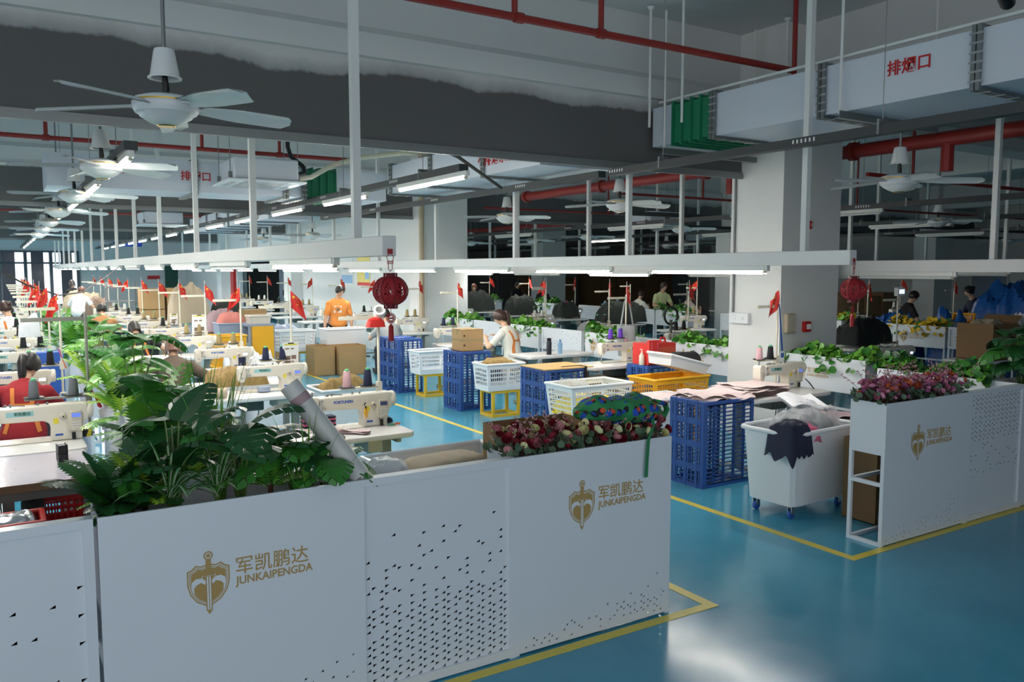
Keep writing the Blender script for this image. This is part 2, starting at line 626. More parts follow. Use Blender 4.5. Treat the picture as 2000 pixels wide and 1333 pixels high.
def rising(u, v):
    return max(0.0, 0.65 - (v / (0.25 + 0.75 * u)) * 0.75) if v < 0.35 + 0.65 * u else 0.0


FR = 3.45
perforated(0.85, 'white perforated partition panel at the left corner of the front', (-0.585, FR, 0), prob=lambda u, v: 0.0 if v > 0.76 else (0.12 if v > 0.45 else 0.2 + 0.55 * (v < 0.25)), seed=3)
planter(1.05, 'white planter cabinet with gold emblem, filled with tall tropical foliage', (0.28, FR, 0), logo=(0.40, 0.705, 0.245), holes=(0.62, 1.03, 0.03, 0.36, 17, 16, rising), seed=5)
perforated(0.85, 'white perforated partition panel between the two front planters', (1.33, FR, 0), prob=low_dense, seed=8)
planter(1.06, 'white planter cabinet with gold emblem, filled with roses', (2.18, FR, 0), logo=(0.42, 0.735, 0.25), holes=(0.05, 1.03, 0.03, 0.34, 40, 16, rising), seed=9)
# right-hand partition
planter(1.08, 'white planter cabinet of pink roses with open frame end', (5.31, 3.47, 0), logo=(0.40, 0.72, 0.25), holes=(0.04, 1.04, 0.03, 0.36, 38, 16, rising), seed=11)
perforated(0.83, 'white perforated partition panel right of the pink rose planter', (6.39, 3.47, 0), prob=lambda u, v: (0.9 if v > 0.62 else 0.22 if v > 0.30 else 0.0), seed=12)
planter(1.0, 'white planter cabinet at the right edge with dark monstera', (7.22, 3.47, 0), holes=(0.05, 0.9, 0.03, 0.36, 34, 16, rising), seed=13)
# ------------------------------------------------------------------ overhead: rails, tubes, trays, fans, ducts, pipes


def batten(lit):
    t = thing('tube_light', 'tube', 'tube light')
    h = MB().box(-0.03, 0.03, 0, 1.56, -0.045, 0).box(-0.022, 0.022, -0.03, 0, -0.05, 0).box(-0.022, 0.022, 1.56, 1.59, -0.05, 0)
    h.build('housing', 'tube_off', t)
    MB().tube([(0, 0.03, -0.062), (0, 1.53, -0.062)], 0.016, 8).build('tube', 'tube_glow' if lit else 'tube_off', t)
    cm = MB().tube([(0, 0.0, -0.062), (0, 0.03, -0.062)], 0.017, 8).mesh('end_cap', 'cream_dark')
    link('end_cap', cm, t)
    link('end_cap', cm, t, (0, 1.53, 0))
    return t


LIT, OFF = batten(True), batten(False)
FIRST = {True: LIT, False: OFF}
USED = set()


def put_batten(lit, loc, label, group, rz=0):
    src = FIRST[lit]
    if lit not in USED:
        USED.add(lit)
        src.location, src.rotation_euler = loc, (0, 0, rz)
        src['label'], src['group'] = label, group
        return src
    return dup(src, loc, rz, label, group)


def light_rail(x, y0, y1, zb, label, pole0, step, tubes, where, h=0.125, wd=0.09):
    t = thing('light_rail', label, 'rail', (x, y0, zb))
    MB().box(0, wd, 0, y1 - y0, 0, h).build('trunking', 'rail_white', t, bevel=0.004, seg=1)
    y = pole0 - y0
    first = None
    while y < y1 - y0:
        if first is None:
            first = MB().box(0.018, 0.072, -0.027, 0.027, h, 4.75 - zb).build('hanger_pole', 'rail_white', t, (0, y, 0))
        else:
            o = first.copy()
            COL.objects.link(o)
            o.location = (0, y, 0)
        y += step
    for yy, lit in tubes:
        put_batten(lit, (x + wd / 2, yy, zb), ('lit' if lit else 'unlit') + ' white tube light under the ' + where, ('lit' if lit else 'unlit') + ' tubes of the ' + where)


light_rail(2.0, 4.69, 40, 2.085, 'white hanging light rail ending at the nearer red lantern', 5.23, 2.6,
           [(5.65 + 2.42 * k, k not in (1, 4, 9)) for k in range(14)], 'rail with the nearer red lantern')
light_rail(-0.16, 4.69, 40, 2.085, 'white hanging light rail at the left edge of the hall', 5.4, 2.6,
           [(5.65 + 2.42 * k, True) for k in range(14)], 'rail at the left edge')
light_rail(5.95, 4.27, 34, 2.04, 'long white hanging light rail ending at the farther red lantern', 4.76, 2.37,
           [(5.18 + 2.25 * k, k != 7) for k in range(12)], 'rail with the farther red lantern')
light_rail(8.72, 3.6, 24, 1.975, 'white hanging light rail behind the farther red lantern', 4.6, 2.3,
           [(5.0 + 2.45 * k, k in (2, 4, 5, 6, 7)) for k in range(7)], 'rail behind the farther lantern', h=0.135)
light_rail(12.2, 5.6, 30, 1.99, 'white hanging light rail over the third sewing island', 6.4, 2.4,
           [(6.2 + 2.5 * k, k in (1, 3, 5, 7)) for k in range(9)], 'rail over the third island')
light_rail(15.6, 7.5, 32, 1.99, 'white hanging light rail over the rows beyond the third island', 8.0, 2.6,
           [(8.0 + 2.6 * k, k in (2, 4)) for k in range(9)], 'rail beyond the third island')
light_rail(20.5, 12, 36, 1.99, 'white hanging light rail in the unlit depth of the hall', 12.5, 2.8,
           [(12.5 + 2.8 * k, k in (1,)) for k in range(7)], 'rail in the unlit depth')


def tray(x, y0, y1, z, label, tubes, where, wires=True):
    t = thing('cable_tray', label, 'cable tray', (x, y0, z))
    MB().box(-0.05, 0.05, 0, y1 - y0, 0, 0.07).build('channel', 'dark_tray', t)
    slots = MB()
    y, hm = 0.9, None
    while y < y1 - y0:
        if hm is None:
            hg = MB().tube([(0, 0, 0.07), (0, 0, 4.75 - z)], 0.004, 4)
            hg.box(-0.056, -0.05, -0.01, 0.01, 0.0, 0.11).box(0.05, 0.056, -0.01, 0.01, 0.0, 0.11).box(-0.05, 0.05, -0.012, 0.012, 0.08, 0.11)
            hm = hg.mesh('hanger_wire', 'gray_metal')
        if wires:
            link('hanger_wire', hm, t, (0, y, 0))
        for q in range(6):
            slots.box(-0.0515, -0.0505, y + 0.55 + q * 0.04, y + 0.565 + q * 0.04, 0.025, 0.055)
        y += 2.35
    slots.build('knockout_slots', 'rail_white', t)
    for yy, lit in tubes:
        put_batten(lit, (x, yy, z), ('lit' if lit else 'unlit') + ' white tube light under the ' + where, ('lit' if lit else 'unlit') + ' tubes of the ' + where)


tray(0.92, 7.05, 42, 2.93, 'dark cable tray with lit tubes behind the row of ceiling fans', [(7.1 + 2.45 * k, True) for k in range(13)], 'dark tray along the fans')
tray(3.86, 7.05, 42, 2.95, 'dark cable tray with lit tubes running under the white duct', [(7.0 + 2.5 * k, True) for k in range(13)], 'dark tray below the duct')
tray(5.55, 0.5, 6.88, 2.99, 'dark cable tray reaching the white column with the alarm bell', [], '')
tray(5.55, 7.05, 16, 2.99, 'dark cable tray running below the white duct with the stencilled arrow', [], '', False)
tray(10.4, 1, 30, 2.85, 'dark cable tray over the rows right of the near column', [(7 + 4.4 * k, False) for k in range(5)], 'dark tray right of the near column')
tray(14.2, 2, 34, 2.85, 'dark cable tray over the third sewing island', [(8.2 + 4.4 * k, k == 2) for k in range(5)], 'dark tray over the third island')
tray(18.6, 6, 34, 2.85, 'dark cable tray far off in the unlit part of the hall', [(10 + 4.4 * k, False) for k in range(5)], 'dark tray in the unlit part')
for xx, yy, lab in ((11.5, 10.9, 'third island'), (14.6, 13.6, 'back columns')):
    t = thing('cable_tray', 'dark cable tray crossing the hall above the ' + lab, 'cable tray', (xx, yy, 2.93))
    MB().box(-2.6, 12, -0.05, 0.05, 0, 0.07).build('channel', 'dark_tray', t)
    for q in (0, 6):
        MB().tube([(q, 0, 0.07), (q, 0, 1.8)], 0.006, 5).build('hanger_wire', 'gray_metal', t)


mat('fan_white', (224, 226, 226), 0.3, var=0.02)
mat('brass', (186, 156, 70), 0.25, metal=0.9)


def make_fan():
    t = thing('ceiling_fan', 'fan', 'fan')
    MB().tube([(0, 0, 0.14), (0, 0, 1.95)], 0.011, 8).build('down_rod', 'gray_metal', t)
    MB().lathe([(0.035, 0.31), (0.05, 0.305), (0.054, 0.29), (0.075, 0.165), (0.086, 0.16), (0.086, 0.152), (0.07, 0.155), (0.05, 0.29), (0.0, 0.295)], 20).build('canopy_cup', 'fan_white', t)
    MB().tube([(0, 0, 0.05), (0.004, 0, 0.1), (-0.002, 0.003, 0.2)], [0.014, 0.02, 0.012], 8).build('wiring', 'black', t)
    m = MB().lathe([(0.0, 0.075), (0.05, 0.073), (0.11, 0.06), (0.155, 0.045), (0.168, 0.028), (0.168, -0.005), (0.155, -0.03), (0.14, -0.036), (0.13, -0.05), (0.09, -0.075), (0.05, -0.092), (0, -0.094)], 32)
    mo = m.build('motor', 'fan_white', t)
    MB().lathe([(0.1685, 0.03), (0.170, 0.03), (0.170, 0.022), (0.1685, 0.022)], 32).lathe([(0.05, -0.0925), (0.045, -0.098), (0, -0.098)], 16).build('gold_trim', 'brass', mo)

    def bl(u, v):
        r = 0.16 + 0.53 * u
        w = (0.045 + 0.03 * min(1, u * 2.5)) * (1 if u < 0.9 else max(0.25, math.sqrt(max(0.0, 1 - ((u - 0.9) / 0.1) ** 2 * 0.94))))
        s = (v - 0.5) * 2
        return (r, s * w, 0.01 - s * w * 0.28 + 0.012 * (1 - s * s) - 0.02 * u)
    b = MB()
    b.grid(bl, 14, 6)
    b.grid(lambda u, v: tuple(a - (0, 0, 0.004)[i] for i, a in enumerate(bl(u, v))), 14, 6)
    b.box(0.12, 0.2, -0.02, 0.02, 0.004, 0.012)
    me = b.mesh('blade', 'fan_white')
    for k in range(5):
        link('blade', me, t, (0, 0, 0), RAD(72 * k))
    return t


FAN = make_fan()
fans = [(0.80, 4.76, 2.86, 4), (0.78, 7.75, 2.86, 30), (0.79, 10.8, 2.86, 50), (0.8, 13.9, 2.86, 10), (0.82, 17.0, 2.86, 33), (0.85, 20.1, 2.86, 60), (0.88, 23.2, 2.86, 5)]
for k, (x, y, z, a) in enumerate(fans):
    lab = 'white five-blade ceiling fan, %s of the line along the lit dark tray' % ORD[k]
    if k == 0:
        FAN.location, FAN.rotation_euler = (x, y, z), (0, 0, RAD(a))
        FAN['label'], FAN['group'] = 'large white five-blade ceiling fan with brass trim before the grey smoke curtain', 'ceiling fans'
    else:
        dup(FAN, (x, y, z), RAD(a), lab, 'ceiling fans')
fan_words = ['under the big duct at the right', 'left of the near column, over the second island', 'beside the drain pipe column', 'over the third island at the right', 'left of the near column, above its light rail',
             'just right of the drain pipe column', 'over the dark back rows', 'over the back row of tubes', 'over the back aisle', 'in the dark beyond the lit tubes', 'in the dark close to the near column', 'against the dark back wall',
             'just right of the near column', 'at the right edge of the hall', 'before the white wall with posters', 'before the grey doors']
SHORT = MB().tube([(0, 0, 0.14), (0, 0, 0.5)], 0.011, 8).mesh('down_rod', 'gray_metal')
for k, (x, y) in enumerate([(6.98, 4.53), (6.51, 7.92), (6.63, 10.75), (13.25, 7.87), (11.29, 11.89), (11.99, 21.48), (18.29, 24.05), (12.37, 18.73), (12.06, 15.9), (21.24, 24.5), (18.7, 20.31), (21.42, 22.36), (22.2, 17.3), (23.33, 11.88), (6.2, 18.6), (5.97, 21.85)]):
    o = dup(FAN, (x, y, 2.8), RAD(20 + 37 * k), 'white ceiling fan hanging ' + fan_words[k], 'ceiling fans')
    if k in (0, 14, 15):
        for c in KIDS(o):
            if c.name.startswith('down_rod'):
                c.data = SHORT


def duct(label, x0, x1, y0, y1, z0, z1, flanges, axis='y', damper=None, texts=()):
    t = thing('air_duct', label, 'duct', (x0, y0, z0))
    L = (y1 - y0) if axis == 'y' else (x1 - x0)
    Wd = (x1 - x0) if axis == 'y' else (y1 - y0)
    H = z1 - z0

    def bx(m, a, b, ov, zz0=None, zz1=None):
        p, q, r, s = a, b, -ov, Wd + ov
        zl, zh = (-ov if zz0 is None else zz0), (H + ov if zz1 is None else zz1)
        return m.box(r, s, p, q, zl, zh) if axis == 'y' else m.box(p, q, r, s, zl, zh)
    body = MB()
    segs = [(0, L)] if damper is None else [(0, damper[0]), (damper[1], L)]
    for a, b in segs:
        bx(body, a, b, 0)
    body.build('duct_body', 'duct', t)
    fl = None
    for f in flanges:
        fl = MB()
        bx(fl, f - 0.035, f - 0.005, 0.03)
        bx(fl, f + 0.005, f + 0.035, 0.03)
        bolts = MB()
        for q in range(6):
            zz = H * (q + 0.5) / 6
            ww = Wd * (q + 0.5) / 6
            if axis == 'y':
                bolts.box(-0.032, -0.028, f - 0.05, f + 0.05, zz - 0.008, zz + 0.008).box(ww - 0.008, ww + 0.008, f - 0.05, f + 0.05, -0.034, -0.028)
            else:
                bolts.box(f - 0.05, f + 0.05, -0.034, -0.028, zz - 0.008, zz + 0.008).box(f - 0.05, f + 0.05, ww - 0.008, ww + 0.008, -0.034, -0.028)
        q = fl.build('flange', 'gray_metal', t)
        bolts.build('flange_bolts', 'steel', q)
    if damper:
        d = MB()
        bx(d, damper[0], damper[1], -0.01)
        n = 4
        for k in range(n + 1):
            yy = damper[0] + (damper[1] - damper[0]) * k / n
            bx(d, yy - 0.008, yy + 0.008, 0.025)
        d.build('green_damper', 'duct_green', t)
    for s, a, zz, size in texts:
        if axis == 'y':
            text('stencil_lettering', s, size, 'red_spray', t, (-0.004, a, zz), (pi / 2, 0, -pi / 2), bold=0.0022)
        else:
            text('stencil_lettering', s, size, 'red_spray', t, (a, -0.004, zz), (pi / 2, 0, 0), bold=0.0022)
    return t


d1 = duct('big white square duct with green damper over the right partition', 6.1, 7.30, -1.0, 6.87, 3.33, 3.74, [0.9, 2.6, 4.38, 5.7, 6.97], 'y', (7.02, 7.55), [('排烟口', 5.10, 0.22, 0.125)])
d2 = duct('white square duct with stencilled arrow beyond the smoke curtain', 4.95, 5.95, 7.35, 11.4, 3.12, 3.52, [1.2, 2.6, 3.9], 'y', None, [('←排烟系统', 1.35, 0.12, 0.17)])
d3 = duct('white square duct with green damper crossing above the air conditioner', 0.55, 4.95, 11.45, 12.4, 3.02, 3.42, [1.7, 2.9, 3.15], 'x', (3.17, 3.62), [('排烟口', 0.42, 0.2, 0.15), ('排烟口', 1.52, 0.16, 0.13)])
duct('white square duct running off toward the far window wall', 4.75, 5.65, 17, 25.1, 3.05, 3.45, [1, 2.2, 3.4, 4.6, 5.8, 7], 'y', None)
# duct hangers
rod = thing('duct_hanger', 'white rods and grey angle bar carrying the big square duct', 'duct hanger', (6.1, 4.48, 3.30))
for xx in (-0.06, 1.29):
    MB().tube([(xx, 0, 0), (xx, 0, 1.44)], 0.013, 8).build('rod', 'rail_white', rod)
MB().box(-0.1, 1.33, -0.03, 0.03, -0.035, -0.03).box(-0.1, 1.33, -0.03, -0.024, -0.035, 0.025).build('angle_bar', 'gray_metal', rod)
dup(rod, (6.1, 6.62, 3.26), 0, 'white rods and grey angle bar at the green damper end of the duct')
for x, y, lab in ((7.42, 6.2, 'before the near column'), (5.98, 6.3, 'beside the green damper'), (5.9, 6.7, 'beside the smoke curtain')):
    r = MB().tube([(0, 0, 0), (0, 0, 1.2)], 0.014, 8).lathe([(0.04, 1.235), (0.03, 1.21), (0.014, 1.2)], 12)
    tag(r.build('hanger_rod', 'rail_white', None, (x, y, 3.5)), 'thin white hanger rod with round ceiling plate ' + lab, 'rod')


def pipe(label, segs, r=0.03, m='red_pipe', name='sprinkler_pipe', branches=(), couplings=()):
    t = thing(name, label, 'pipe', segs[0])
    o = Vector(segs[0])
    MB().tube([Vector(p) - o for p in segs], r, 10).build('main_pipe', m, t)
    if branches:
        for a, b in branches:
            MB().tube([Vector(a) - o, Vector(b) - o], r * 0.8, 8).build('branch', m, t)
    if couplings:
        for p, ax in couplings:
            c = MB()
            p = Vector(p) - o
            ax = Vector(ax)
            c.tube([p - ax * 0.04, p + ax * 0.04], r * 1.35, 10)
            c.build('coupling', m, t)
    return t


X_, Y_ = (1, 0, 0), (0, 1, 0)
pipe('red sprinkler pipe crossing overhead in front of the beam', [(-2, 5.75, 4.03), (7.0, 5.75, 4.03)], 0.032, branches=[((3.62, 5.75, 4.03), (3.62, 5.75, 4.74)), ((4.5, 5.75, 4.03), (4.5, 5.75, 4.74)), ((7.0, 5.75, 3.95), (7.0, 5.75, 4.74))], couplings=[((3.66, 5.75, 4.03), X_), ((4.5, 5.75, 4.03), X_)])
pipe('red sprinkler pipe along the ceiling behind the smoke curtain', [(-6, 11.2, 3.55), (4.3, 11.2, 3.55)], 0.028, branches=[((0.55, 11.2, 3.55), (0.55, 11.2, 4.7)), ((2.3, 11.2, 3.55), (2.3, 11.2, 4.7)), ((3.3, 11.2, 3.55), (3.3, 11.2, 4.7))], couplings=[((0.55, 11.2, 3.55), X_), ((3.3, 11.2, 3.55), X_)])
pipe('thick red fire main running behind the near white column', [(9.05, -1, 3.46), (9.05, 14.0, 3.46)], 0.085, couplings=[((9.05, y, 3.46), Y_) for y in (3.2, 6.5, 9, 11.5, 13.9)], branches=[((9.05, 5.3, 3.46), (9.05, 5.3, 3.1)), ((9.05, 8.5, 3.46), (9.05, 8.5, 3.1))])
pipe('thin red sprinkler pipe right of the near column', [(8.7, 6.05, 3.12), (29, 6.05, 3.12)], 0.024, branches=[((9.6, 6.05, 3.12), (9.6, 6.05, 4.7)), ((12.5, 6.05, 3.12), (12.5, 6.05, 4.7))])
pipe('thin red sprinkler pipe over the third sewing island', [(9, 11.0, 3.3), (29, 11.0, 3.3)], 0.024, branches=[((11, 11, 3.3), (11, 11, 4.7)), ((15.5, 11, 3.3), (15.5, 11, 4.7))])
pipe('thin red sprinkler pipe below the dark back ceiling', [(8.7, 15, 3.3), (29, 15, 3.3)], 0.024, branches=[((12, 15, 3.3), (12, 15, 4.7)), ((17, 15, 3.3), (17, 15, 4.7))])
pipe('thick red fire main deep in the dark part of the hall', [(13.5, 17, 3.3), (13.5, 25.2, 3.3)], 0.08, branches=[((13.5, 20, 3.3), (13.5, 20, 4.74))])
for k, (y, z) in enumerate(((20.0, 3.5), (23.5, 3.45), (27.9, 3.5), (30.5, 3.5))):
    pipe('red sprinkler pipe far back above the left rows, %s from the front' % ORD[k], [(-8, y, z), (7.5, y, z)], 0.028, branches=[((0.9 + 0.6 * k, y, z), (0.9 + 0.6 * k, y, 4.7)), ((3.2, y, z), (3.2, y, 4.7))])
pipe('white conduit pipe below the ceiling behind the smoke curtain', [(-8, 13.3, 3.45), (7.5, 13.3, 3.45)], 0.018, 'rail_white', 'conduit_pipe')
pipe('thin white conduit lying along the top of the big duct', [(6.13, -1, 3.795), (6.13, 6.8, 3.795)], 0.015, 'rail_white', 'conduit_pipe')


def cassette(label, loc, rz=0):
    t = thing('ceiling_air_conditioner', label, 'air conditioner', loc, rz)
    MB().box(-0.40, 0.40, -0.40, 0.40, 0.03, 0.30).build('case', 'duct', t, bevel=0.02, seg=1)
    p = MB().box(-0.48, 0.48, -0.48, 0.48, 0.0, 0.03)
    p.build('face_panel', 'white_paint', t, bevel=0.01, seg=1)
    g = MB().box(-0.26, 0.26, -0.26, 0.26, -0.008, 0.002)
    for s in (-1, 1):
        g.box(-0.27, 0.27, s * 0.37 - 0.03, s * 0.37 + 0.03, -0.004, 0.002).box(s * 0.37 - 0.03, s * 0.37 + 0.03, -0.27, 0.27, -0.004, 0.002)
    g.build('air_outlet', 'steel', t)
    for a in (-1, 1):
        for b in (-1, 1):
            h = MB()
            h.tube([(a * 0.42, b * 0.3, 0.1), (a * 0.42, b * 0.3, 1.55)], 0.005, 4)
            h.box(a * 0.42 - 0.02, a * 0.42 + 0.02, b * 0.3 - 0.02, b * 0.3 + 0.02, 0.05, 0.12)
            h.build('hanger_rod', 'gray_metal', t)
    return t


ac = cassette('white ceiling air conditioner cassette in front of the crossing duct', (2.88, 10.72, 3.08))
mat('pipe_wrap', (222, 214, 190), 0.8, bump=0.3)
pipe('black insulated pipe dropping to the ceiling air conditioner', [(3.32, 10.9, 4.7), (3.32, 10.9, 3.62), (3.36, 10.9, 3.5), (3.52, 10.9, 3.38), (3.54, 10.88, 3.3), (3.46, 10.85, 3.27), (3.32, 10.8, 3.27)], 0.028, 'black', 'coolant_pipe')
pipe('cream wrapped drain hose from the air conditioner to the right', [(3.30, 10.6, 3.16), (3.5, 10.5, 3.2), (3.8, 10.5, 3.38), (4.2, 10.5, 3.5), (4.8, 10.45, 3.6), (6.0, 10.4, 3.6), (6.8, 10.4, 3.3)], 0.032, 'pipe_wrap', 'drain_hose')
pipe('black cable bundle with blue tie crossing under the curtain', [(3.3, 7.4, 3.35), (4.2, 7.8, 3.2), (5.1, 8.4, 2.97)], 0.02, 'black', 'cable_bundle')
dup(ac, (3.2, 20.3, 3.0), 0.1, 'white ceiling air conditioner cassette far back above the sewing rows')
dup(ac, (11.9, 13.4, 2.92), 0.0, 'white ceiling air conditioner cassette left of the near column')
dup(ac, (20.5, 20.5, 2.9), 0.0, 'white ceiling air conditioner cassette in the unlit part of the hall')

# ------------------------------------------------------------------ lanterns
mat('lantern_red', (158, 24, 34), 0.6, var=0.05)
mat('lantern_frame', (120, 16, 40), 0.6)


def make_lantern():
    t = thing('paper_lantern', 'lantern', 'lantern')
    prof = [(a * .86, b * .74) for a, b in ((0.045, 0.115), (0.065, 0.108), (0.09, 0.088), (0.108, 0.062), (0.120, 0.03), (0.125, 0.0), (0.12, -0.035), (0.105, -0.07), (0.085, -0.092), (0.064, -0.107), (0.045, -0.115))]
    b = MB()
    rr = random.Random(4)
    n = 8
    for k in range(n):
        a0, a1 = 2 * pi * k / n, 2 * pi * (k + 1) / n
        nu, nv = 18, 24
        for i in range(nu):
            for j in range(nv):
                u, v = (i + 0.5) / nu, (j + 0.5) / nv
                if ((u - 0.5) / 0.27) ** 2 + ((v - 0.5) / 0.2) ** 2 < 1 and rr.random() < 0.4:
                    continue
                q = []
                for uu, vv in ((i, j), (i + 1, j), (i + 1, j + 1), (i, j + 1)):
                    s = vv / nv * (len(prof) - 1)
                    i0 = min(int(s), len(prof) - 2)
                    f = s - i0
                    r, z = prof[i0][0] * (1 - f) + prof[i0 + 1][0] * f, prof[i0][1] * (1 - f) + prof[i0 + 1][1] * f
                    ca, cb = (cos(a0), sin(a0)), (cos(a1), sin(a1))
                    w = uu / nu
                    q.append((r * (ca[0] * (1 - w) + cb[0] * w) * 1.03, r * (ca[1] * (1 - w) + cb[1] * w) * 1.03, z))
                b.add(q, [(0, 1, 2, 3)], 0)
    b.build('lantern_body', 'lantern_red', t)
    ribs = MB()
    for k in range(n):
        a = 2 * pi * k / n
        ribs.tube([(r * 1.03 * cos(a), r * 1.03 * sin(a), z) for r, z in prof], 0.0035, 5)
    ribs.build('rib', 'lantern_frame', t)
    for z0 in (0.084, -0.109):
        c = MB()
        for k in range(8):
            a = 2 * pi * k / 8
            c.tube([(0.04 * cos(a), 0.04 * sin(a), z0), (0.04 * cos(a), 0.04 * sin(a), z0 + 0.025)], 0.004, 4)
        c.lathe([(0.044, z0), (0.044, z0 + 0.004), (0.02, z0 + 0.004), (0.02, z0)], 16)
        c.lathe([(0.044, z0 + 0.022), (0.044, z0 + 0.026), (0.02, z0 + 0.026), (0.02, z0 + 0.022)], 16)
        c.lathe([(0.03, z0), (0.03, z0 + 0.025)], 12)
        c.build('collar', 'lantern_frame', t)
    k = MB()
    k.M = Matrix.Translation((0, 0, -.028))
    loop = [(0.0, 0, 0.148), (0.012, 0, 0.16), (0.012, 0, 0.205), (0.022, 0, 0.235), (0.0, 0, 0.262), (-0.022, 0, 0.235), (-0.012, 0, 0.205), (-0.012, 0, 0.16), (0, 0, 0.148)]
    k.tube(loop, 0.0025, 5)
    for z in (0.195, 0.203, 0.21):
        k.tube([(-0.02, 0, z), (0.02, 0, z)], 0.0022, 4)
    k.box(-0.016, 0.016, -0.003, 0.003, 0.255, 0.285)
    k.build('hanging_knot', 'lantern_red', t)
    d = MB()
    d.M = Matrix.Translation((0, 0, .026))
    d.tube([(0, 0, -0.135), (0, 0, -0.16)], 0.002, 4)
    for q in range(14):
        a = 2 * pi * q / 14
        d.tube([(0.012 * cos(a), 0, -0.195 + 0.012 * sin(a)), (0.032 * cos(a + 0.12), 0, -0.195 + 0.034 * sin(a + 0.12)), (0.032 * cos(a - 0.12), 0, -0.195 + 0.034 * sin(a - 0.12)), (0.012 * cos(a), 0, -0.195 + 0.012 * sin(a))], 0.0024, 4)
    d.lathe([(0.012, -0.20), (0.014, -0.195), (0.012, -0.19)], 10)
    d.build('round_knot', 'lantern_red', t)
    MB().tube([(0, 0, -0.204), (0, 0, -0.215), (0, 0, -0.22), (0, 0, -0.31)], [0.004, 0.012, 0.016, 0.018], 12).build('tassel', 'lantern_red', t)
    return t


LAN = make_lantern()
LAN.location, LAN.rotation_euler = (2.045, 4.68, 1.872), (0, 0, RAD(-10))
LAN['label'] = 'dark red cut paper lantern hanging before the orange-shirted worker'
dup(LAN, (5.995, 4.26, 1.84), RAD(15), 'red cut paper lantern hanging right of the near column')
# ------------------------------------------------------------------ plants
for nm, c in (('leaf_dark', (34, 84, 40)), ('leaf_mid', (56, 122, 46)), ('leaf_light', (96, 158, 52)), ('leaf_lime', (150, 190, 56)), ('leaf_gray', (92, 116, 92)), ('leaf_stripe', (190, 204, 178)), ('leaf_round', (104, 164, 56)), ('stem', (92, 118, 52)), ('stem_brown', (74, 44, 34))):
    mat(nm, c, 0.36, var=0.28, scale=9, spec=0.5)


def basis(d, up=(0, 0, 1)):
    d = Vector(d).normalized()
    s = d.cross(Vector(up))
    if s.length < 1e-3:
        s = d.cross(Vector((1, 0, 0)))
    s.normalize()
    return d, s, s.cross(d).normalized()


def curve_pts(p, d, L, droop, n):
    """Points of a stem or midrib that leaves p along d and bends down."""
    p, d = Vector(p), Vector(d).normalized()
    out = [p.copy()]
    for i in range(n):
        d = (d + Vector((0, 0, -droop / n))).normalized()
        p = p + d * (L / n)
        out.append(p.copy())
    return out


def monstera(m, p, d, L, r, mi=0, lobes=6):
    """One split leaf blade: base p, pointing along d, length L."""
    pts = curve_pts(p, d, L, 0.7 + 0.5 * r.random(), lobes)
    wd = [0.36, 0.52, 0.54, 0.48, 0.38, 0.24, 0.03]
    vs, fs = [], []
    for i in range(lobes):
        a, b = pts[i], pts[i + 1]
        t, s, u = basis(b - a)
        for sg in (-1, 1):
            wa, wb = wd[i] * L, wd[i + 1] * L
            o = len(vs)
            back = t * (-0.10 * L if i == 0 else 0.10 * L)
            cup = u * (0.10 * L)
            inner_a, inner_b = a + s * sg * wa * 0.66 + cup * 0.3, b + s * sg * wb * 0.66 + cup * 0.3
            g = 0.09
            ia, ib = inner_a.lerp(inner_b, g), inner_a.lerp(inner_b, 1 - g)
            oa = a.lerp(b, g) + s * sg * wa + back + u * (-0.04 * L)
            ob = a.lerp(b, 1 - g) + s * sg * wb + t * 0.10 * L + u * (-0.04 * L)
            mid = (oa + ob) / 2 + s * sg * 0.04 * L
            vs += [a, b, inner_a, inner_b, ia, ib, oa, ob, mid]
            fs += [(o, o + 1, o + 3, o + 2), (o + 4, o + 5, o + 7, o + 8, o + 6)]
    m.add(vs, fs, mi, True)


def frond(m, p, d, L, r, mi=0, n=16, wid=0.22, droop=1.3, pair=0.5, broad=0.35):
    pts = curve_pts(p, d, L, droop, n)
    for i in range(2, n):
        t, s, u = basis(pts[i + 1] - pts[i] if i < n else pts[i] - pts[i - 1])
        k = i / n
        w = L * wid * (0.55 + 0.9 * k) * (1 - k) ** 0.55 * 1.5
        h = L / n * broad * 1.6
        for sg in (-1, 1):
            c = pts[i]
            tip = c + s * sg * w + t * w * pair - u * w * 0.15
            mid = c.lerp(tip, 0.45)
            m.add([c, mid + t * h, tip, mid - t * h], [(0, 1, 2, 3)], mi, False)
    m.tube(pts, [0.0025 * (1 - 0.6 * i / n) for i in range(len(pts))], 4, mi)


def blade(m, p, d, L, w, droop, mi=0, stripe=None, n=8):
    pts = curve_pts(p, d, L, droop, n)
    vs, fs = [], []
    q = 3 if stripe is None else 5
    for i, c in enumerate(pts):
        t, s, u = basis(pts[min(i + 1, n)] - pts[max(i - 1, 0)])
        k = i / n
        ww = w * (0.55 + 1.0 * k) * (1 - k) ** 0.5 + 0.0006
        if stripe is None:
            vs += [c - s * ww + u * ww * 0.4, c, c + s * ww + u * ww * 0.4]
        else:
            vs += [c - s * ww + u * ww * 0.4, c - s * ww * 0.42 + u * ww * 0.1, c, c + s * ww * 0.42 + u * ww * 0.1, c + s * ww + u * ww * 0.4]
    for j in range(q - 1):
        f = [(i * q + j, i * q + j + 1, (i + 1) * q + j + 1, (i + 1) * q + j) for i in range(n)]
        if stripe is not None and j in (1, 2):
            m.add(vs, f, stripe, True)
        else:
            m.add(vs, f, mi, True)


def round_leaf(m, p, nrm, R, r, mi=0):
    t, s, u = basis(nrm, (r.uniform(-1, 1), r.uniform(-1, 1), 0.3))
    p = Vector(p)
    vs = [p - t * R * 0.18]
    for k in range(9):
        a = 2 * pi * k / 9
        rr = R * (1 + 0.08 * sin(3 * a) + (0.15 if k == 0 else 0))
        vs.append(p + s * rr * cos(a) + u * rr * sin(a))
    m.add(vs, [(0, k + 1, (k + 1) % 9 + 1) for k in range(9)], mi, True)


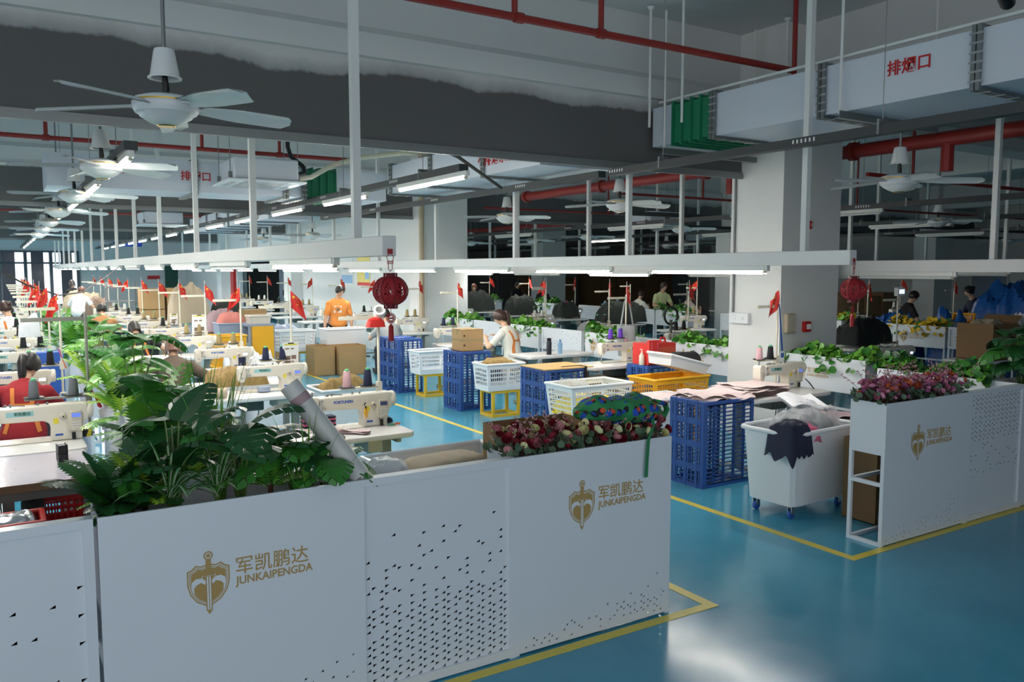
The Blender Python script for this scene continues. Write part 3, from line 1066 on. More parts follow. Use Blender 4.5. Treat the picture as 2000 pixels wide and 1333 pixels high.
def ring_dir(r, elev0, elev1, az=None):
    a = r.uniform(0, 2 * pi) if az is None else az
    e = RAD(r.uniform(elev0, elev1))
    return Vector((cos(a) * cos(e), sin(a) * cos(e), sin(e)))


def plant_monstera(label, loc, seed, n=9, h=0.3, L=0.22, tone='leaf_dark', spread=0.16, group='monstera plants'):
    r = random.Random(seed)
    t = thing('monstera_plant', label, 'plant', loc, 0, group)
    lf, st = MB(), MB()
    for k in range(n):
        d = ring_dir(r, 35, 80, 2 * pi * k / n + r.uniform(-.3, .3))
        top = Vector((d.x * spread * r.uniform(.6, 1.2), d.y * spread * r.uniform(.6, 1.2), h * r.uniform(0.55, 1.1)))
        st.tube([(0, 0, -0.02), top * 0.5 + Vector((0, 0, 0.04)), top], 0.004, 5)
        monstera(lf, top, (d.x, d.y, r.uniform(-0.1, 0.5)), L * r.uniform(0.75, 1.15), r, 0 if r.random() < 0.75 else 1)
    lf.build('leaves', [tone, 'leaf_mid'], t)
    st.build('stems', 'stem', t)
    return t


def plant_fern(label, loc, seed, n=12, L=0.36, tones=('leaf_mid', 'leaf_light'), wid=0.22, group='fern plants', broad=0.35, elev=(35, 80)):
    r = random.Random(seed)
    t = thing('fern_plant', label, 'plant', loc, 0, group)
    a, st = MB(), MB()
    for k in range(n):
        d = ring_dir(r, elev[0], elev[1], 2 * pi * k / n + r.uniform(-.3, .3))
        frond(a, (0, 0, 0), d, L * r.uniform(0.7, 1.15), r, 0 if r.random() < 0.6 else 1, wid=wid, broad=broad)
    st.tube([(0, 0, -0.05), (0, 0, 0.02)], 0.012, 6)
    a.build('fronds', list(tones), t)
    st.build('stems', 'stem_brown', t)
    return t


def plant_spider(label, loc, seed, n=26, L=0.32, group='striped spider plants'):
    r = random.Random(seed)
    t = thing('spider_plant', label, 'plant', loc, 0, group)
    a = MB()
    for k in range(n):
        blade(a, (r.uniform(-.01, .01), r.uniform(-.01, .01), 0), ring_dir(r, 45, 85), L * r.uniform(0.6, 1.1), 0.0105, r.uniform(1.0, 2.0), 0, 1)
    a.build('striped_leaves', ['leaf_mid', 'leaf_stripe'], t)
    MB().tube([(0, 0, -0.05), (0, 0, 0.03)], 0.012, 6).build('stems', 'stem', t)
    return t


def plant_grass(label, loc, seed, n=22, L=0.45, group='grass tufts', tone='leaf_light'):
    r = random.Random(seed)
    t = thing('grass_plant', label, 'plant', loc, 0, group)
    a = MB()
    for k in range(n):
        blade(a, (r.uniform(-.015, .015), r.uniform(-.015, .015), 0), ring_dir(r, 68, 88), L * r.uniform(0.55, 1.1), 0.0035, r.uniform(0.1, 0.6), 0)
    a.build('grass_blades', [tone], t)
    MB().tube([(0, 0, -0.05), (0, 0, 0.02)], 0.012, 6).build('stems', 'stem', t)
    return t


def plant_round(label, loc, rz, L, seed, n=230, R=0.034, h=0.22, dp=0.24, tones=('leaf_round', 'leaf_mid', 'leaf_light'), group='round-leaved plants'):
    """Round-leaved greenery filling a trough of length L along local X."""
    r = random.Random(seed)
    t = thing('ivy_plant', label, 'plant', loc, rz, group)
    a, st = MB(), MB()
    for k in range(n):
        x = r.uniform(-0.03, L + 0.03)
        y = r.gauss(dp / 2, dp * 0.33)
        z = h * (r.random() ** 0.7) * (1 - 0.5 * abs(y - dp / 2) / dp) * (0.75 + 0.25 * sin(x * 9 + seed))
        if y < -0.02 and r.random() < 0.6:
            z = -r.uniform(0.0, 0.06)
        nrm = Vector((r.uniform(-.7, .7), r.uniform(-1, .4), r.uniform(.1, 1.0)))
        round_leaf(a, (x, y, z), nrm, R * r.uniform(0.65, 1.2), r, r.choice((0, 0, 1, 2)))
    for k in range(14):
        x = L * (k + .5) / 14
        st.tube([(x, dp / 2, -0.03), (x + r.uniform(-.05, .05), dp / 2 + r.uniform(-.08, .08), h * 0.8)], 0.003, 4)
    a.build('round_leaves', list(tones), t)
    st.build('stems', 'stem', t)
    return t


# the tall greenery in the front planter (trough top at z 1.05)
ZT = 0.935
for k, (x, y, h, L, n, tone, lab) in enumerate([
        (1.10, 3.60, 0.34, 0.20, 9, 'leaf_dark', 'dark monstera leaning on the grey roll in the front planter'),
        (0.86, 3.62, 0.42, 0.22, 10, 'leaf_dark', 'tall dark monstera in the middle of the front planter'),
        (0.60, 3.64, 0.40, 0.20, 9, 'leaf_dark', 'dark monstera toward the left of the front planter'),
        (1.24, 3.60, 0.22, 0.17, 8, 'leaf_mid', 'small bright monstera at the foot of the grey roll')]):
    plant_monstera(lab, (x, y, ZT), 20 + k, n, h, L, tone, 0.15)
plant_fern('bright green fern hanging over the front edge of the planter', (0.98, 3.585, ZT + .10), 31, 11, 0.30, ('leaf_light', 'leaf_mid'))
plant_fern('small dark fern in the left front of the planter', (0.42, 3.60, ZT + .08), 32, 11, 0.26, ('leaf_dark', 'leaf_mid'), 0.26, broad=0.5)
plant_fern('broad-leaved philodendron at the left end of the front planter', (0.38, 3.66, ZT + .08), 33, 12, 0.34, ('leaf_dark', 'leaf_mid'), 0.34, broad=0.8)
plant_fern('lime green fern tips rising behind the striped leaves', (0.48, 3.68, ZT + .08), 34, 8, 0.34, ('leaf_lime', 'leaf_light'), 0.16)
plant_spider('striped spider plant, left one in the front planter', (0.56, 3.57, ZT + .10), 35, 26, 0.34)
plant_spider('striped spider plant, right one in the front planter', (0.75, 3.57, ZT + .10), 36, 26, 0.34)
plant_grass('thin bright grass tuft in front of the grey roll', (1.12, 3.53, ZT + .02), 37, 26, 0.42)
plant_grass('pale grass tuft rising behind the tall monstera', (0.80, 3.72, ZT + .05), 38, 16, 0.62)
# the planters along the left island, receding
planter(1.05, 'white planter cabinet behind the front planter, overgrown with monstera', (0.64, 5.05, 0), -pi / 2)
perforated(0.85, 'white perforated partition between the first two planters of the left island', (0.66, 5.92, 0), -pi / 2, prob=low_dense, seed=21)
planter(1.05, 'white planter cabinet with bright ferns behind the grey thread stand', (0.64, 6.98, 0), -pi / 2)
planter(1.05, 'white planter cabinet by the tan-shirted worker', (0.64, 9.2, 0), -pi / 2)
planter(1.05, 'white planter cabinet farther along the left island', (0.64, 11.5, 0), -pi / 2)
for k, (x, y, h, L, n, tone, lab) in enumerate([
        (0.72, 4.20, 0.36, 0.20, 10, 'leaf_dark', 'glossy dark monstera right behind the front planter'),
        (0.72, 4.75, 0.44, 0.21, 10, 'leaf_mid', 'big green monstera beside the brown-shirted worker'),
        (0.80, 6.25, 0.55, 0.23, 10, 'leaf_mid', 'tall green monstera beside the grey stand pole'),
        (0.78, 6.75, 0.42, 0.21, 9, 'leaf_light', 'bright monstera behind the grey stand pole'),
        (0.78, 8.45, 0.46, 0.22, 10, 'leaf_mid', 'monstera under the two large red flags'),
        (0.78, 8.95, 0.50, 0.22, 9, 'leaf_light', 'pale monstera in front of the tan-shirted worker'),
        (0.78, 10.9, 0.48, 0.22, 9, 'leaf_mid', 'monstera behind the white-shirted worker')]):
    plant_monstera(lab, (x, y, ZT), 50 + k, n, h, L, tone, 0.17)
plant_fern('yellow-green fern on the left island before the monstera', (0.72, 4.05, ZT), 61, 12, 0.42, ('leaf_lime', 'leaf_light'), 0.2)
plant_fern('bright feathery fern left of the brown-shirted worker', (0.76, 5.0, ZT + .05), 62, 14, 0.46, ('leaf_light', 'leaf_mid'), 0.2)
plant_fern('lime fern beside the red gift pouch', (0.72, 6.1, ZT + .02), 63, 14, 0.40, ('leaf_lime', 'leaf_light'), 0.22)
plant_fern('lime fern behind the rainbow comb', (0.72, 8.2, ZT), 64, 14, 0.44, ('leaf_lime', 'leaf_light'), 0.22)
plant_fern('feathery fern at the far end of the ferny planter', (0.74, 6.55, ZT), 65, 14, 0.48, ('leaf_light', 'leaf_lime'), 0.2)
plant_fern('broad-leaved philodendron in the second planter of the left island', (0.74, 4.55, ZT), 66, 12, 0.42, ('leaf_mid', 'leaf_light'), 0.34, broad=0.8)
plant_grass('thin grass tuft left of the black-shirted worker', (0.95, 4.9, ZT), 67, 16, 0.62)
plant_grass('thin grass tuft in front of the second sewing table', (0.90, 4.30, ZT), 68, 20, 0.62)
for k in range(4):
    plant_fern('bushy green fern far down the left island, %s of four' % ORD[k], (0.78, 10.7 + 2.1 * k, ZT), 70 + k, 16, 0.5, ('leaf_light', 'leaf_mid'), 0.3)
    if k:
        planter(1.05, 'white planter cabinet in the distance on the left island, %s behind the tan shirt' % ORD[k], (0.64, 11.5 + 2.1 * k, 0), -pi / 2)

# planters along the second island
X2 = 7.65
lg = (0.26, 0.86, 0.21)
seq = [('planter', 6.28, 1.02, 'facing the aisle right of the near column'), ('planter', 8.15, 1.0, 'half hidden by the near column'), ('perf', 9.0, 0.85, 'behind the purple thread cones'),
       ('planter', 10.1, 1.05, 'behind the white sewing machine with purple thread'), ('perf', 11.3, 1.1, 'behind the water bottles'), ('planter', 12.5, 1.1, 'behind the ponytailed worker'),
       ('perf', 13.6, 1.05, 'left of the ponytailed worker'), ('planter', 14.9, 1.25, 'beside the drain pipe column')]
for i, (kd, y, L, lab) in enumerate(seq):
    if kd == 'planter':
        planter(L, 'white planter cabinet with gold emblem ' + lab, (X2, y, 0), -pi / 2, logo=(0.20, 0.84, 0.21), low=0.68, trough=0.36)
        plant_round('bright green round-leaved plants in the planter ' + lab, (X2, y, 0.95), -pi / 2, L, 80 + i, 430, 0.040, 0.27)
    else:
        perforated(L, 'white perforated partition ' + lab, (X2, y, 0), -pi / 2, prob=lambda u, v: 0.3, nx=14, nz=10, seed=90 + i, low=0.68)
planter(1.03, 'white planter cabinet running back from the pink rose partition', (7.2, 4.82, 0), -pi / 2, logo=(0.22, 0.84, 0.21), low=0.0)
plant_round('dark green round-leaved plants behind the pink roses', (7.2, 4.82, 0.95), -pi / 2, 1.03, 101, 460, 0.042, 0.28, tones=('leaf_mid', 'leaf_dark', 'leaf_round'))
for k, (x, y, h, lab) in enumerate([(7.45, 3.62, 0.46, 'at the left end'), (7.78, 3.60, 0.50, 'in the middle'), (8.05, 3.62, 0.46, 'at the right end')]):
    plant_monstera('dark monstera %s of the right edge planter' % lab, (x, y, ZT), 110 + k, 16, h, 0.25, 'leaf_dark', 0.17)
plant_grass('thin grass stems under the dark monstera at the right edge', (7.42, 3.58, ZT), 114, 14, 0.34, tone='leaf_mid')
# the third island
X3 = 13.4
mat('petal_yellow', (214, 178, 40), 0.5, var=0.2)
mat('petal_blue', (132, 168, 206), 0.5, var=0.2)
for i, (kd, y, L, tones, lab) in enumerate([
        ('planter', 8.75, 1.0, ('petal_yellow', 'leaf_mid', 'petal_yellow'), 'with yellow flowers beside the digital scale'), ('perf', 9.6, 0.85, None, 'left of the yellow flowers'),
        ('perf', 7.7, 0.85, None, 'right of the yellow flowers'), ('planter', 6.8, 1.0, ('leaf_mid', 'leaf_dark', 'leaf_round'), 'behind the big open carton'),
        ('planter', 10.75, 1.0, ('leaf_round', 'petal_yellow', 'leaf_mid'), 'behind the red lantern on the right'),
        ('perf', 11.7, 0.85, None, 'left of the red lantern on the right'), ('perf', 12.8, 0.95, None, 'left of the near column'), ('planter', 14.9, 1.1, ('leaf_mid', 'leaf_dark', 'leaf_round'), 'before the worker in pale green'),
        ('perf', 15.8, 0.85, None, 'behind the dark fabric heap'), ('planter', 17.0, 1.1, ('petal_blue', 'leaf_gray', 'leaf_mid'), 'with pale blue flowers'), ('perf', 18.0, 0.9, None, 'left of the blue flowers'),
        ('planter', 20.3, 1.1, ('leaf_mid', 'leaf_round', 'leaf_dark'), 'left of the blue flowers by the back column'), ('planter', 23.6, 1.1, ('leaf_light', 'leaf_round', 'leaf_mid'), 'at the far end of the third island')]):
    if kd == 'planter':
        planter(L, 'white planter cabinet ' + lab, (X3, y, 0), -pi / 2, logo=(0.26, 0.84, 0.21) if i < 1 else None, low=0.68, trough=0.36)
        plant_round(('flowers in the planter ' if tones[0].startswith('petal') else 'green plants in the planter ') + lab, (X3, y, 0.95), -pi / 2, L, 120 + i, 300, 0.045, 0.28, tones=tones, group='plants of the third island')
    else:
        perforated(L, 'white perforated partition of the third island ' + lab, (X3, y, 0), -pi / 2, prob=lambda u, v: 0.3, nx=14, nz=10, seed=140 + i, low=0.68)

# ------------------------------------------------------------------ roses
mat('rose_cream', (226, 222, 166), 0.55, var=0.12, scale=30)
mat('rose_dark', (138, 26, 46), 0.55, var=0.25, scale=30)
mat('rose_dusty', (188, 116, 122), 0.55, var=0.2, scale=30)
mat('rose_pink', (222, 142, 170), 0.55, var=0.2, scale=30)
mat('rose_mauve', (172, 92, 140), 0.55, var=0.2, scale=30)
mat('rose_orange', (204, 92, 48), 0.55, var=0.3, scale=30)
mat('rose_heart', (236, 170, 70), 0.55, var=0.3, scale=30)
mat('bud_pink', (196, 150, 150), 0.6, var=0.2, scale=30)


def rose_mesh(m1, m2=None):
    m = MB()
    r = random.Random(3)
    for ring, (n, R, z0, z1, tw) in enumerate(((5, 1.0, -.45, .25, 0), (5, .82, -.4, .5, .6), (4, .55, -.3, .62, .2), (3, .30, -.2, .66, .5))):
        for k in range(n):
            a0 = 2 * pi * k / n + tw
            w = 2 * pi / n * 0.68
            m.grid(lambda u, v: ((R * (.35 + .75 * math.sqrt(v)) * cos(a0 + w * (u - .5) * 2)), (R * (.35 + .75 * math.sqrt(v)) * sin(a0 + w * (u - .5) * 2)), z0 + (z1 - z0) * v * (1 - .25 * (2 * u - 1) ** 2)), 4, 3, 0 if ring < 3 or m2 is None else 1)
    return m.mesh('rose_bloom', [m1, m2 or m1])


ROSES = {k: rose_mesh(k, q) for k, q in (('rose_cream', None), ('rose_dark', None), ('rose_dusty', None), ('rose_pink', None), ('rose_mauve', None), ('rose_orange', 'rose_heart'))}


def rose_bush(label, loc, seed, kinds, n, R, hx, hy, h, group, leaf='leaf_gray'):
    r = random.Random(seed)
    t = thing('rose_bush', label, 'flowers', loc, 0, group)
    lf, st, bd = MB(), MB(), MB()
    for k in range(n):
        x, y = r.uniform(-hx, hx), r.uniform(-hy, hy)
        z = h * (0.50 + 0.5 * r.random()) * (1 - 0.22 * (abs(y) / hy) ** 2)
        o = link('rose_bloom', ROSES[r.choice(kinds)], t, (x, y, z))
        o.rotation_euler = (r.uniform(-.9, .9) + (0.7 if y < 0 else 0), r.uniform(-.7, .7), r.uniform(0, 6))
        s = R * r.uniform(0.7, 1.15)
        o.scale = (s, s, s)
        st.tube([(x * .4, y * .4, -0.08), (x * .8, y * .8, z * .5), (x, y, z - R * .4)], 0.0025, 4)
    for k in range(int(n * 1.7)):
        x, y = r.uniform(-hx, hx) * 1.05, r.uniform(-hy, hy)
        round_leaf(lf, (x, y, h * (0.30 + 0.35 * r.random())), (r.uniform(-1, 1), r.uniform(-1.2, .5), r.uniform(.1, 1)), 0.021, r, 0)
    for k in range(n // 4):
        x, y = r.uniform(-hx, hx), r.uniform(-hy, hy)
        p = curve_pts((x, y, h * .6), ring_dir(r, 50, 85), h * .75, .5, 5)
        st.tube(p, 0.0012, 4)
        for q in p[2:]:
            for _ in range(3):
                bd.ball(q.x + r.uniform(-.008, .008), q.y + r.uniform(-.008, .008), q.z + r.uniform(-.008, .008), 0.0045, n=5)
    lf.build('leaves', leaf, t)
    st.build('stems', 'stem_brown', t)
    bd.build('flower_buds', 'bud_pink', t)
    return t


for k in range(5):
    rose_bush('bunch of dark red, dusty and cream roses, %s from the left in the rose planter' % ORD[k], (2.27 + 0.215 * k, 3.595, 0.98), 200 + k, ('rose_cream', 'rose_dark', 'rose_dusty', 'rose_dark', 'rose_cream', 'rose_dusty'), 34, 0.0255, 0.115, 0.13, 0.20, 'mixed rose bunches')
for k in range(4):
    rose_bush('bunch of pink roses with orange hearts, %s from the left on the right partition' % ORD[k], (5.42 + 0.27 * k, 3.615, 0.98), 210 + k, ('rose_pink', 'rose_pink', 'rose_mauve', 'rose_pink', 'rose_orange'), 62, 0.0235, 0.145, 0.14, 0.23, 'pink rose bunches')
o = link('rose_spray', ROSES['rose_dark'], None, (3.275, 3.52, 1.075))
o.scale = (.026, .026, .026)
o.rotation_euler = (1.1, 0.5, 0)
tag(o, 'single dark red rose over the right corner of the rose planter', 'flower')
o = link('rose_spray', ROSES['rose_cream'], None, (3.225, 3.49, 1.062))
o.scale = (.024, .024, .024)
o.rotation_euler = (1.1, -0.3, 0)
tag(o, 'single cream rose below the dark red one at the planter corner', 'flower')
# ------------------------------------------------------------------ sewing stations
mat('table_white', (226, 224, 222), 0.25, var=0.03, scale=3)
mat('table_lilac', (214, 208, 218), 0.12, var=0.04, scale=5)
mat('chipboard', (112, 86, 62), 0.8, var=0.35, scale=60)
mat('frame_gray', (150, 150, 142), 0.45, metal=0.2)
mat('frame_dark', (92, 94, 88), 0.45, metal=0.2)
mat('stand_cream', (224, 218, 200), 0.4)
mat('stand_gray', (140, 140, 132), 0.4, metal=0.4)
mat('flag_red', (206, 44, 36), 0.6, var=0.08)
mat('flag_yellow', (240, 200, 50), 0.6)
mat('cone_core', (90, 190, 130), 0.5)
for nm, c in (('black', (26, 26, 30)), ('grey', (104, 108, 114)), ('navy', (30, 38, 70)), ('pink', (218, 174, 182)), ('purple', (108, 60, 190)), ('white', (226, 224, 216)), ('khaki', (160, 140, 96)), ('magenta', (206, 40, 120))):
    mat('thread_' + nm, c, 0.7, var=0.12, scale=60)


def make_machine(brand=None, plate=False, screen='screen', second=False):
    t = thing('sewing_machine', 'sewing machine', 'sewing machine')
    b = MB()
    b.prism([(0.02, 0.155), (0.33, 0.150), (0.365, 0.13), (0.375, 0.09), (0.37, 0.0), (0.575, 0.0), (0.575, 0.07), (0.60, 0.13), (0.62, 0.15), (0.62, 0.262), (0.58, 0.268), (0.02, 0.258)], -0.055, 0.06, 'y')
    b.build('arm', 'cream', t, bevel=0.012, seg=3)
    n = MB().prism([(-0.055, 0.13), (-0.04, 0.105), (0.005, 0.105), (0.018, 0.13), (0.018, 0.255), (0.0, 0.268), (-0.04, 0.262), (-0.055, 0.24)], -0.05, 0.05, 'y')
    nh = n.build('needle_head', 'cream', t, bevel=0.008, seg=2)
    q = MB().tube([(-0.02, -0.0, 0.11), (-0.02, 0, 0.03)], 0.005, 6).tube([(-0.004, 0.012, 0.11), (-0.004, 0.012, 0.012)], 0.004, 6).box(-0.035, 0.012, -0.012, 0.016, 0.006, 0.012)
    q.build('needle_bar', 'steel', t)
    g = MB()
    for x, z, r in ((0.035, 0.235, .010), (0.05, 0.175, .014), (0.03, 0.165, .010), (-0.02, 0.15, .010), (-0.03, 0.20, .007)):
        g.at(x, -0.056, z, rx=pi / 2).lathe([(r, 0), (r, .012), (r * .5, .014), (r * .5, .02), (0, .02)], 10)
    g.at()
    g.tube([(0.02, -.058, .235), (0.018, -.064, .15), (-0.015, -.058, .14), (-0.02, -.03, .11)], .0022, 4)
    g.build('tension_discs', 'steel', t)
    tp = MB().tube([(-0.02, 0, .262), (-0.02, 0, .30)], .006, 6)
    for x in (0.1, 0.13, 0.30, 0.36):
        tp.tube([(x, -.01, .262), (x, -.01, .282)], .008, 6)
    tp.tube([(0.08, 0, .264), (0.11, -.03, .275), (0.18, -.02, .27), (0.22, 0, .264)], .004, 5)
    tp.build('thread_guides', 'gray_metal', t)
    mb = MB().at(0.62, 0, .205, ry=pi / 2)
    mb.lathe([(0.055, -0.01), (0.062, 0.0), (0.064, 0.02), (0.058, 0.032), (0.04, 0.036), (0, 0.036)], 24)
    mb.build('motor_cap', 'cream', t)
    d = MB().at(0.455, -0.055, .175, rx=pi / 2)
    d.lathe([(0.024, 0), (0.024, .006), (.021, .009), (.018, .02), (.015, .022), (0, .022)], 20)
    dl = d.build('stitch_dial', 'cream_dark', t)
    MB().at(0.455, -0.078, .175, rx=pi / 2).lathe([(.006, 0), (.006, .001), (0, .001)], 10).build('dial_centre', 'black', dl)
    p = MB().box(0.50, 0.575, -0.075, -0.055, 0.06, 0.21)
    pa = p.build('control_panel', 'cream_dark', t, bevel=0.004, seg=1)
    MB().box(0.508, 0.567, -0.0765, -0.075, 0.165, 0.195).build('display', screen, pa)
    k = MB()
    for i in range(4):
        for j in range(3):
            k.box(0.510 + i * .015, 0.519 + i * .015, -0.077, -0.075, 0.085 + j * .02, 0.096 + j * .02)
    k.build('keys', 'tube_off', pa)
    MB().box(0.48, 0.53, -0.085, -0.055, 0.075, 0.082).build('reverse_lever', 'cream', t)
    MB().box(0.505, 0.530, -0.0785, -0.070, 0.005, 0.055).build('cover_slot', 'black', t)
    MB().box(-0.07, 0.38, -0.07, 0.075, 0.0, 0.006).build('bed_plate', 'steel' if second else 'cream', t)
    if brand:
        text('brand_lettering', brand, 0.030, 'label_blue', t, (0.13, -0.0556, 0.205), bold=.0012)
    if plate:
        pl = MB().box(0.10, 0.27, -0.0565, -0.055, 0.195, 0.232).build('name_plate', 'label_teal', t)
        text('plate_lettering', '军凯鹏达', 0.026, 'leaf_dark', pl, (0.148, -0.0566, 0.205), bold=.0005)
    MB().box(0.392, 0.425, -0.0562, -0.055, 0.125, 0.165).build('warning_sticker', 'label_yellow', t)
    MB().box(0.40, 0.45, -0.0562, -0.055, 0.035, 0.05).build('blue_badge', 'label_blue', t)
    return t


def make_table(L=1.2, D=0.6):
    t = thing('sewing_table', 'table', 'table')
    MB().prism([(-L / 2 + .04, -D / 2), (L / 2 - .04, -D / 2), (L / 2, -D / 2 + .05), (L / 2, D / 2 - .05), (L / 2 - .04, D / 2), (-L / 2 + .04, D / 2), (-L / 2, D / 2 - .05), (-L / 2, -D / 2 + .05)], 0.72, 0.76, 'z').build('tabletop', 'table_white', t, bevel=0.008, seg=2)
    for s in (-1, 1):
        x = s * (L / 2 - 0.13)
        MB().box(x - .035, x + .035, -.03, .03, 0.06, .72).box(x - .02, x + .02, -D / 2 + .04, D / 2 - .04, .685, .72).box(x - .025, x + .025, -D / 2 + .02, D / 2 - .02, 0.03, .065).box(x - .03, x + .03, -D / 2 + .03, -D / 2 + .07, 0, .03).box(x - .03, x + .03, D / 2 - .07, D / 2 - .03, 0, .03).build('leg', 'frame_gray', t)
    MB().box(-L / 2 + .16, L / 2 - .16, 0.02, .05, .12, .16).build('crossbar', 'frame_gray', t)
    MB().box(-.22, .22, -.16, .14, .07, .10).build('treadle', 'frame_dark', t)
    MB().box(-.10, .12, -.12, .12, .60, .715).build('oil_pan', 'frame_dark', t, bevel=.01, seg=1)
    MB().box(.22, .34, -D / 2 + .05, 0.05, .62, .715).build('control_box', 'cream_dark', t, bevel=.006, seg=1)
    MB().tube([(.10, 0, .60), (.06, 0, .35), (.08, -.05, .10)], .006, 5).build('pull_rod', 'frame_dark', t)
    ru = MB().box(-L * .35, L * .25, -D / 2 + .015, -D / 2 + .045, 0.7602, 0.7606)
    ru.build('ruler_strip', 'tube_off', t)
    return t


def make_stand(m='stand_cream', h=0.9, arm=0.34):
    t = thing('thread_stand', 'stand', 'thread stand')
    MB().tube([(0, 0, 0), (0, 0, h)], 0.011, 10).lathe([(.03, 0), (.03, .012), (.012, .02), (.011, .03)], 12).build('pole', m, t)
    MB().box(-arm, 0.015, -0.018, 0.018, 0.285, 0.300).box(-0.02, 0.02, -0.02, 0.02, 0.25, 0.33).build('shelf_arm', m, t)
    pm = MB().lathe([(0.0, 0.300), (0.055, 0.301), (0.068, 0.308), (0.068, 0.311), (0.055, 0.304), (0.006, 0.304), (0.005, 0.42), (0, 0.42)], 20).mesh('saucer', 'black')
    for x in (-arm + .06, -0.10):
        link('saucer', pm, t, (x, 0, 0))
    a = MB().box(-arm, 0.012, -0.004, 0.004, h - .06, h - .03)
    for x in (-arm + .02, -arm * .5, -.08):
        a.tube([(x, -.01, h - .045), (x, .01, h - .045)], .008, 8)
    a.build('guide_arm', m, t)
    return t


def cone_mesh(m):
    b = MB().lathe([(0.0, 0.0), (0.036, 0.0), (0.037, 0.005), (0.026, 0.128), (0.020, 0.13), (0, .13)], 18)
    return b.mesh('thread_cone', [m])


CORE = MB().lathe([(0.018, 0.128), (0.018, 0.142), (0.01, .145), (0, .145)], 12).mesh('spool_tip', 'cone_core')
CONES = {k: cone_mesh('thread_' + k) for k in ('black', 'grey', 'navy', 'pink', 'purple', 'white', 'khaki', 'magenta')}


def cone(kind, x, y, z, label, group, tilt=0.0):
    o = link('thread_cone', CONES[kind], None, (x, y, z))
    o.rotation_euler = (0, tilt, 0)
    tag(o, label, 'thread cone', group)
    link('spool_tip', CORE, o)
    return o


def make_flag(big=False):
    t = thing('flag', 'flag', 'flag')
    L = 0.19 if not big else 0.25
    MB().tube([(0, 0, -.05), (0.0, 0, L + .05)], 0.0035, 6).build('stick', 'rail_white', t)
    w = .20 if not big else .20

    def cl(u, v):
        z = L * (0.05 + 0.95 * v) - u * (.03 * (1 - v) + .115)
        return (u * w * (0.80 - .25 * v), 0.018 * sin(u * 7 + v * 3) + .012 * u, z)
    g = MB().grid(cl, 10, 8)
    c = g.build('cloth', 'flag_red', t)
    s = MB()

    def star(u, v, R):
        for yy in (-.004, .004):
            pts = []
            p = Vector(cl(u, v))
            for k in range(10):
                rr = R if k % 2 == 0 else R * .42
                a = pi / 2 + k * pi / 5
                pts.append((p.x + rr * cos(a), p.y + yy, p.z + rr * sin(a)))
            s.add(pts, [tuple(range(10))], 0)
    star(.28, .78, .022)
    for u, v in ((.55, .86), (.62, .72), (.6, .58), (.48, .48)):
        star(u, v, .007)
    s.build('stars', 'flag_yellow', c)
    return t


M_FORT = make_machine('FORTUNEN', screen='screen_off')
M_PLATE = make_machine(None, True)
M_PLAIN = make_machine('FORTUNEN', screen='screen_white')
TABLE = make_table()
STAND, STANDG = make_stand(), make_stand('stand_gray', 0.92, 0.42)
FLAG = make_flag()
PROTO_USED = set()


def place(src, loc, rz, label, group=None):
    """The first use moves the thing itself, later uses copy it."""
    if src.name not in PROTO_USED:
        PROTO_USED.add(src.name)
        src.location, src.rotation_euler = loc, (0, 0, rz)
        src['label'] = label
        if group:
            src['group'] = group
        return src
    return dup(src, loc, rz, label, group)


def station(x, y, where, mach=M_PLAIN, cones=('black', 'black'), flag=True, fr=0.0, table=True, dx=0.0, sx=0.52, stand=STAND, gl=''):
    """A table with its machine, thread stand, cones and flag; x,y = table centre; where ends each label."""
    if table:
        place(TABLE, (x, y, 0), 0, 'white sewing table ' + where, 'sewing tables' + gl)
    if mach:
        place(mach, (x + dx, y + 0.12, 0.762), 0, 'cream sewing machine ' + where, 'sewing machines' + gl)
    if stand:
        place(stand, (x + sx, y + 0.24, 0.762), 0.06, 'thread stand ' + where, 'thread stands' + gl)
        arm = 0.42 if stand is STANDG else 0.34
        for k, c in enumerate(cones):
            if c:
                ox = -arm + .06 if k == 0 else -0.10
                cone(c, x + sx + ox * cos(.06), y + .24 + ox * sin(.06), 1.067, '%s thread cone, %s one, %s' % (c, ('left', 'right')[k], where), 'thread cones' + gl)
        if flag:
            place(FLAG, (x + sx - 0.005, y + 0.225, 1.60), fr, 'small red flag ' + where, 'red flags on thread stands')


# left island, row beside the aisle
RB = 'in the aisle row of the left island'
ys_b = [5.97, 8.32, 10.45, 12.55, 14.6, 16.7, 18.9, 21.0, 23.1, 25.2, 27.3, 29.4]
con_b = [('pink', 'navy'), ('navy', 'navy'), ('khaki', 'khaki'), ('khaki', 'khaki'), ('black', None), ('khaki', 'khaki'), ('black', 'black'), ('black', 'white'), ('white', 'white'), ('black', 'black'), ('black', 'black'), ('white', None)]
for k, y in enumerate(ys_b):
    station(2.08, y, '%s from front %s' % (ORD[k], RB), (M_FORT, M_PLATE)[k] if k < 2 else M_PLAIN, con_b[k], k not in (0,), RAD((30, -20, 160, -10, 15, -25, 10, 150, 20, -30, 0, 40)[k]), dx=-0.06 if k == 0 else -0.02)
# left island, row at the left edge of the picture
RA = 'at the left edge row'
for k, y in enumerate([6.72, 9.05, 11.25, 13.45, 15.6, 17.8, 20.0, 22.2, 24.4]):
    station(-0.12, y - (0.0 if k else 0.05), '%s from front %s' % (ORD[k], RA), (M_PLATE, M_PLAIN)[k % 2] if k != 1 else M_PLAIN, (('grey', 'grey'), ('black', 'black'), ('black', 'black'), ('black', 'white'))[min(k, 3)], k > 0, RAD((0, 130, 200, 170, 20, 160, 10, 30, 0)[k]), sx=0.62 if k else 0.66, stand=STANDG if k == 0 else STAND, dx=-0.10 if k else 0.02)
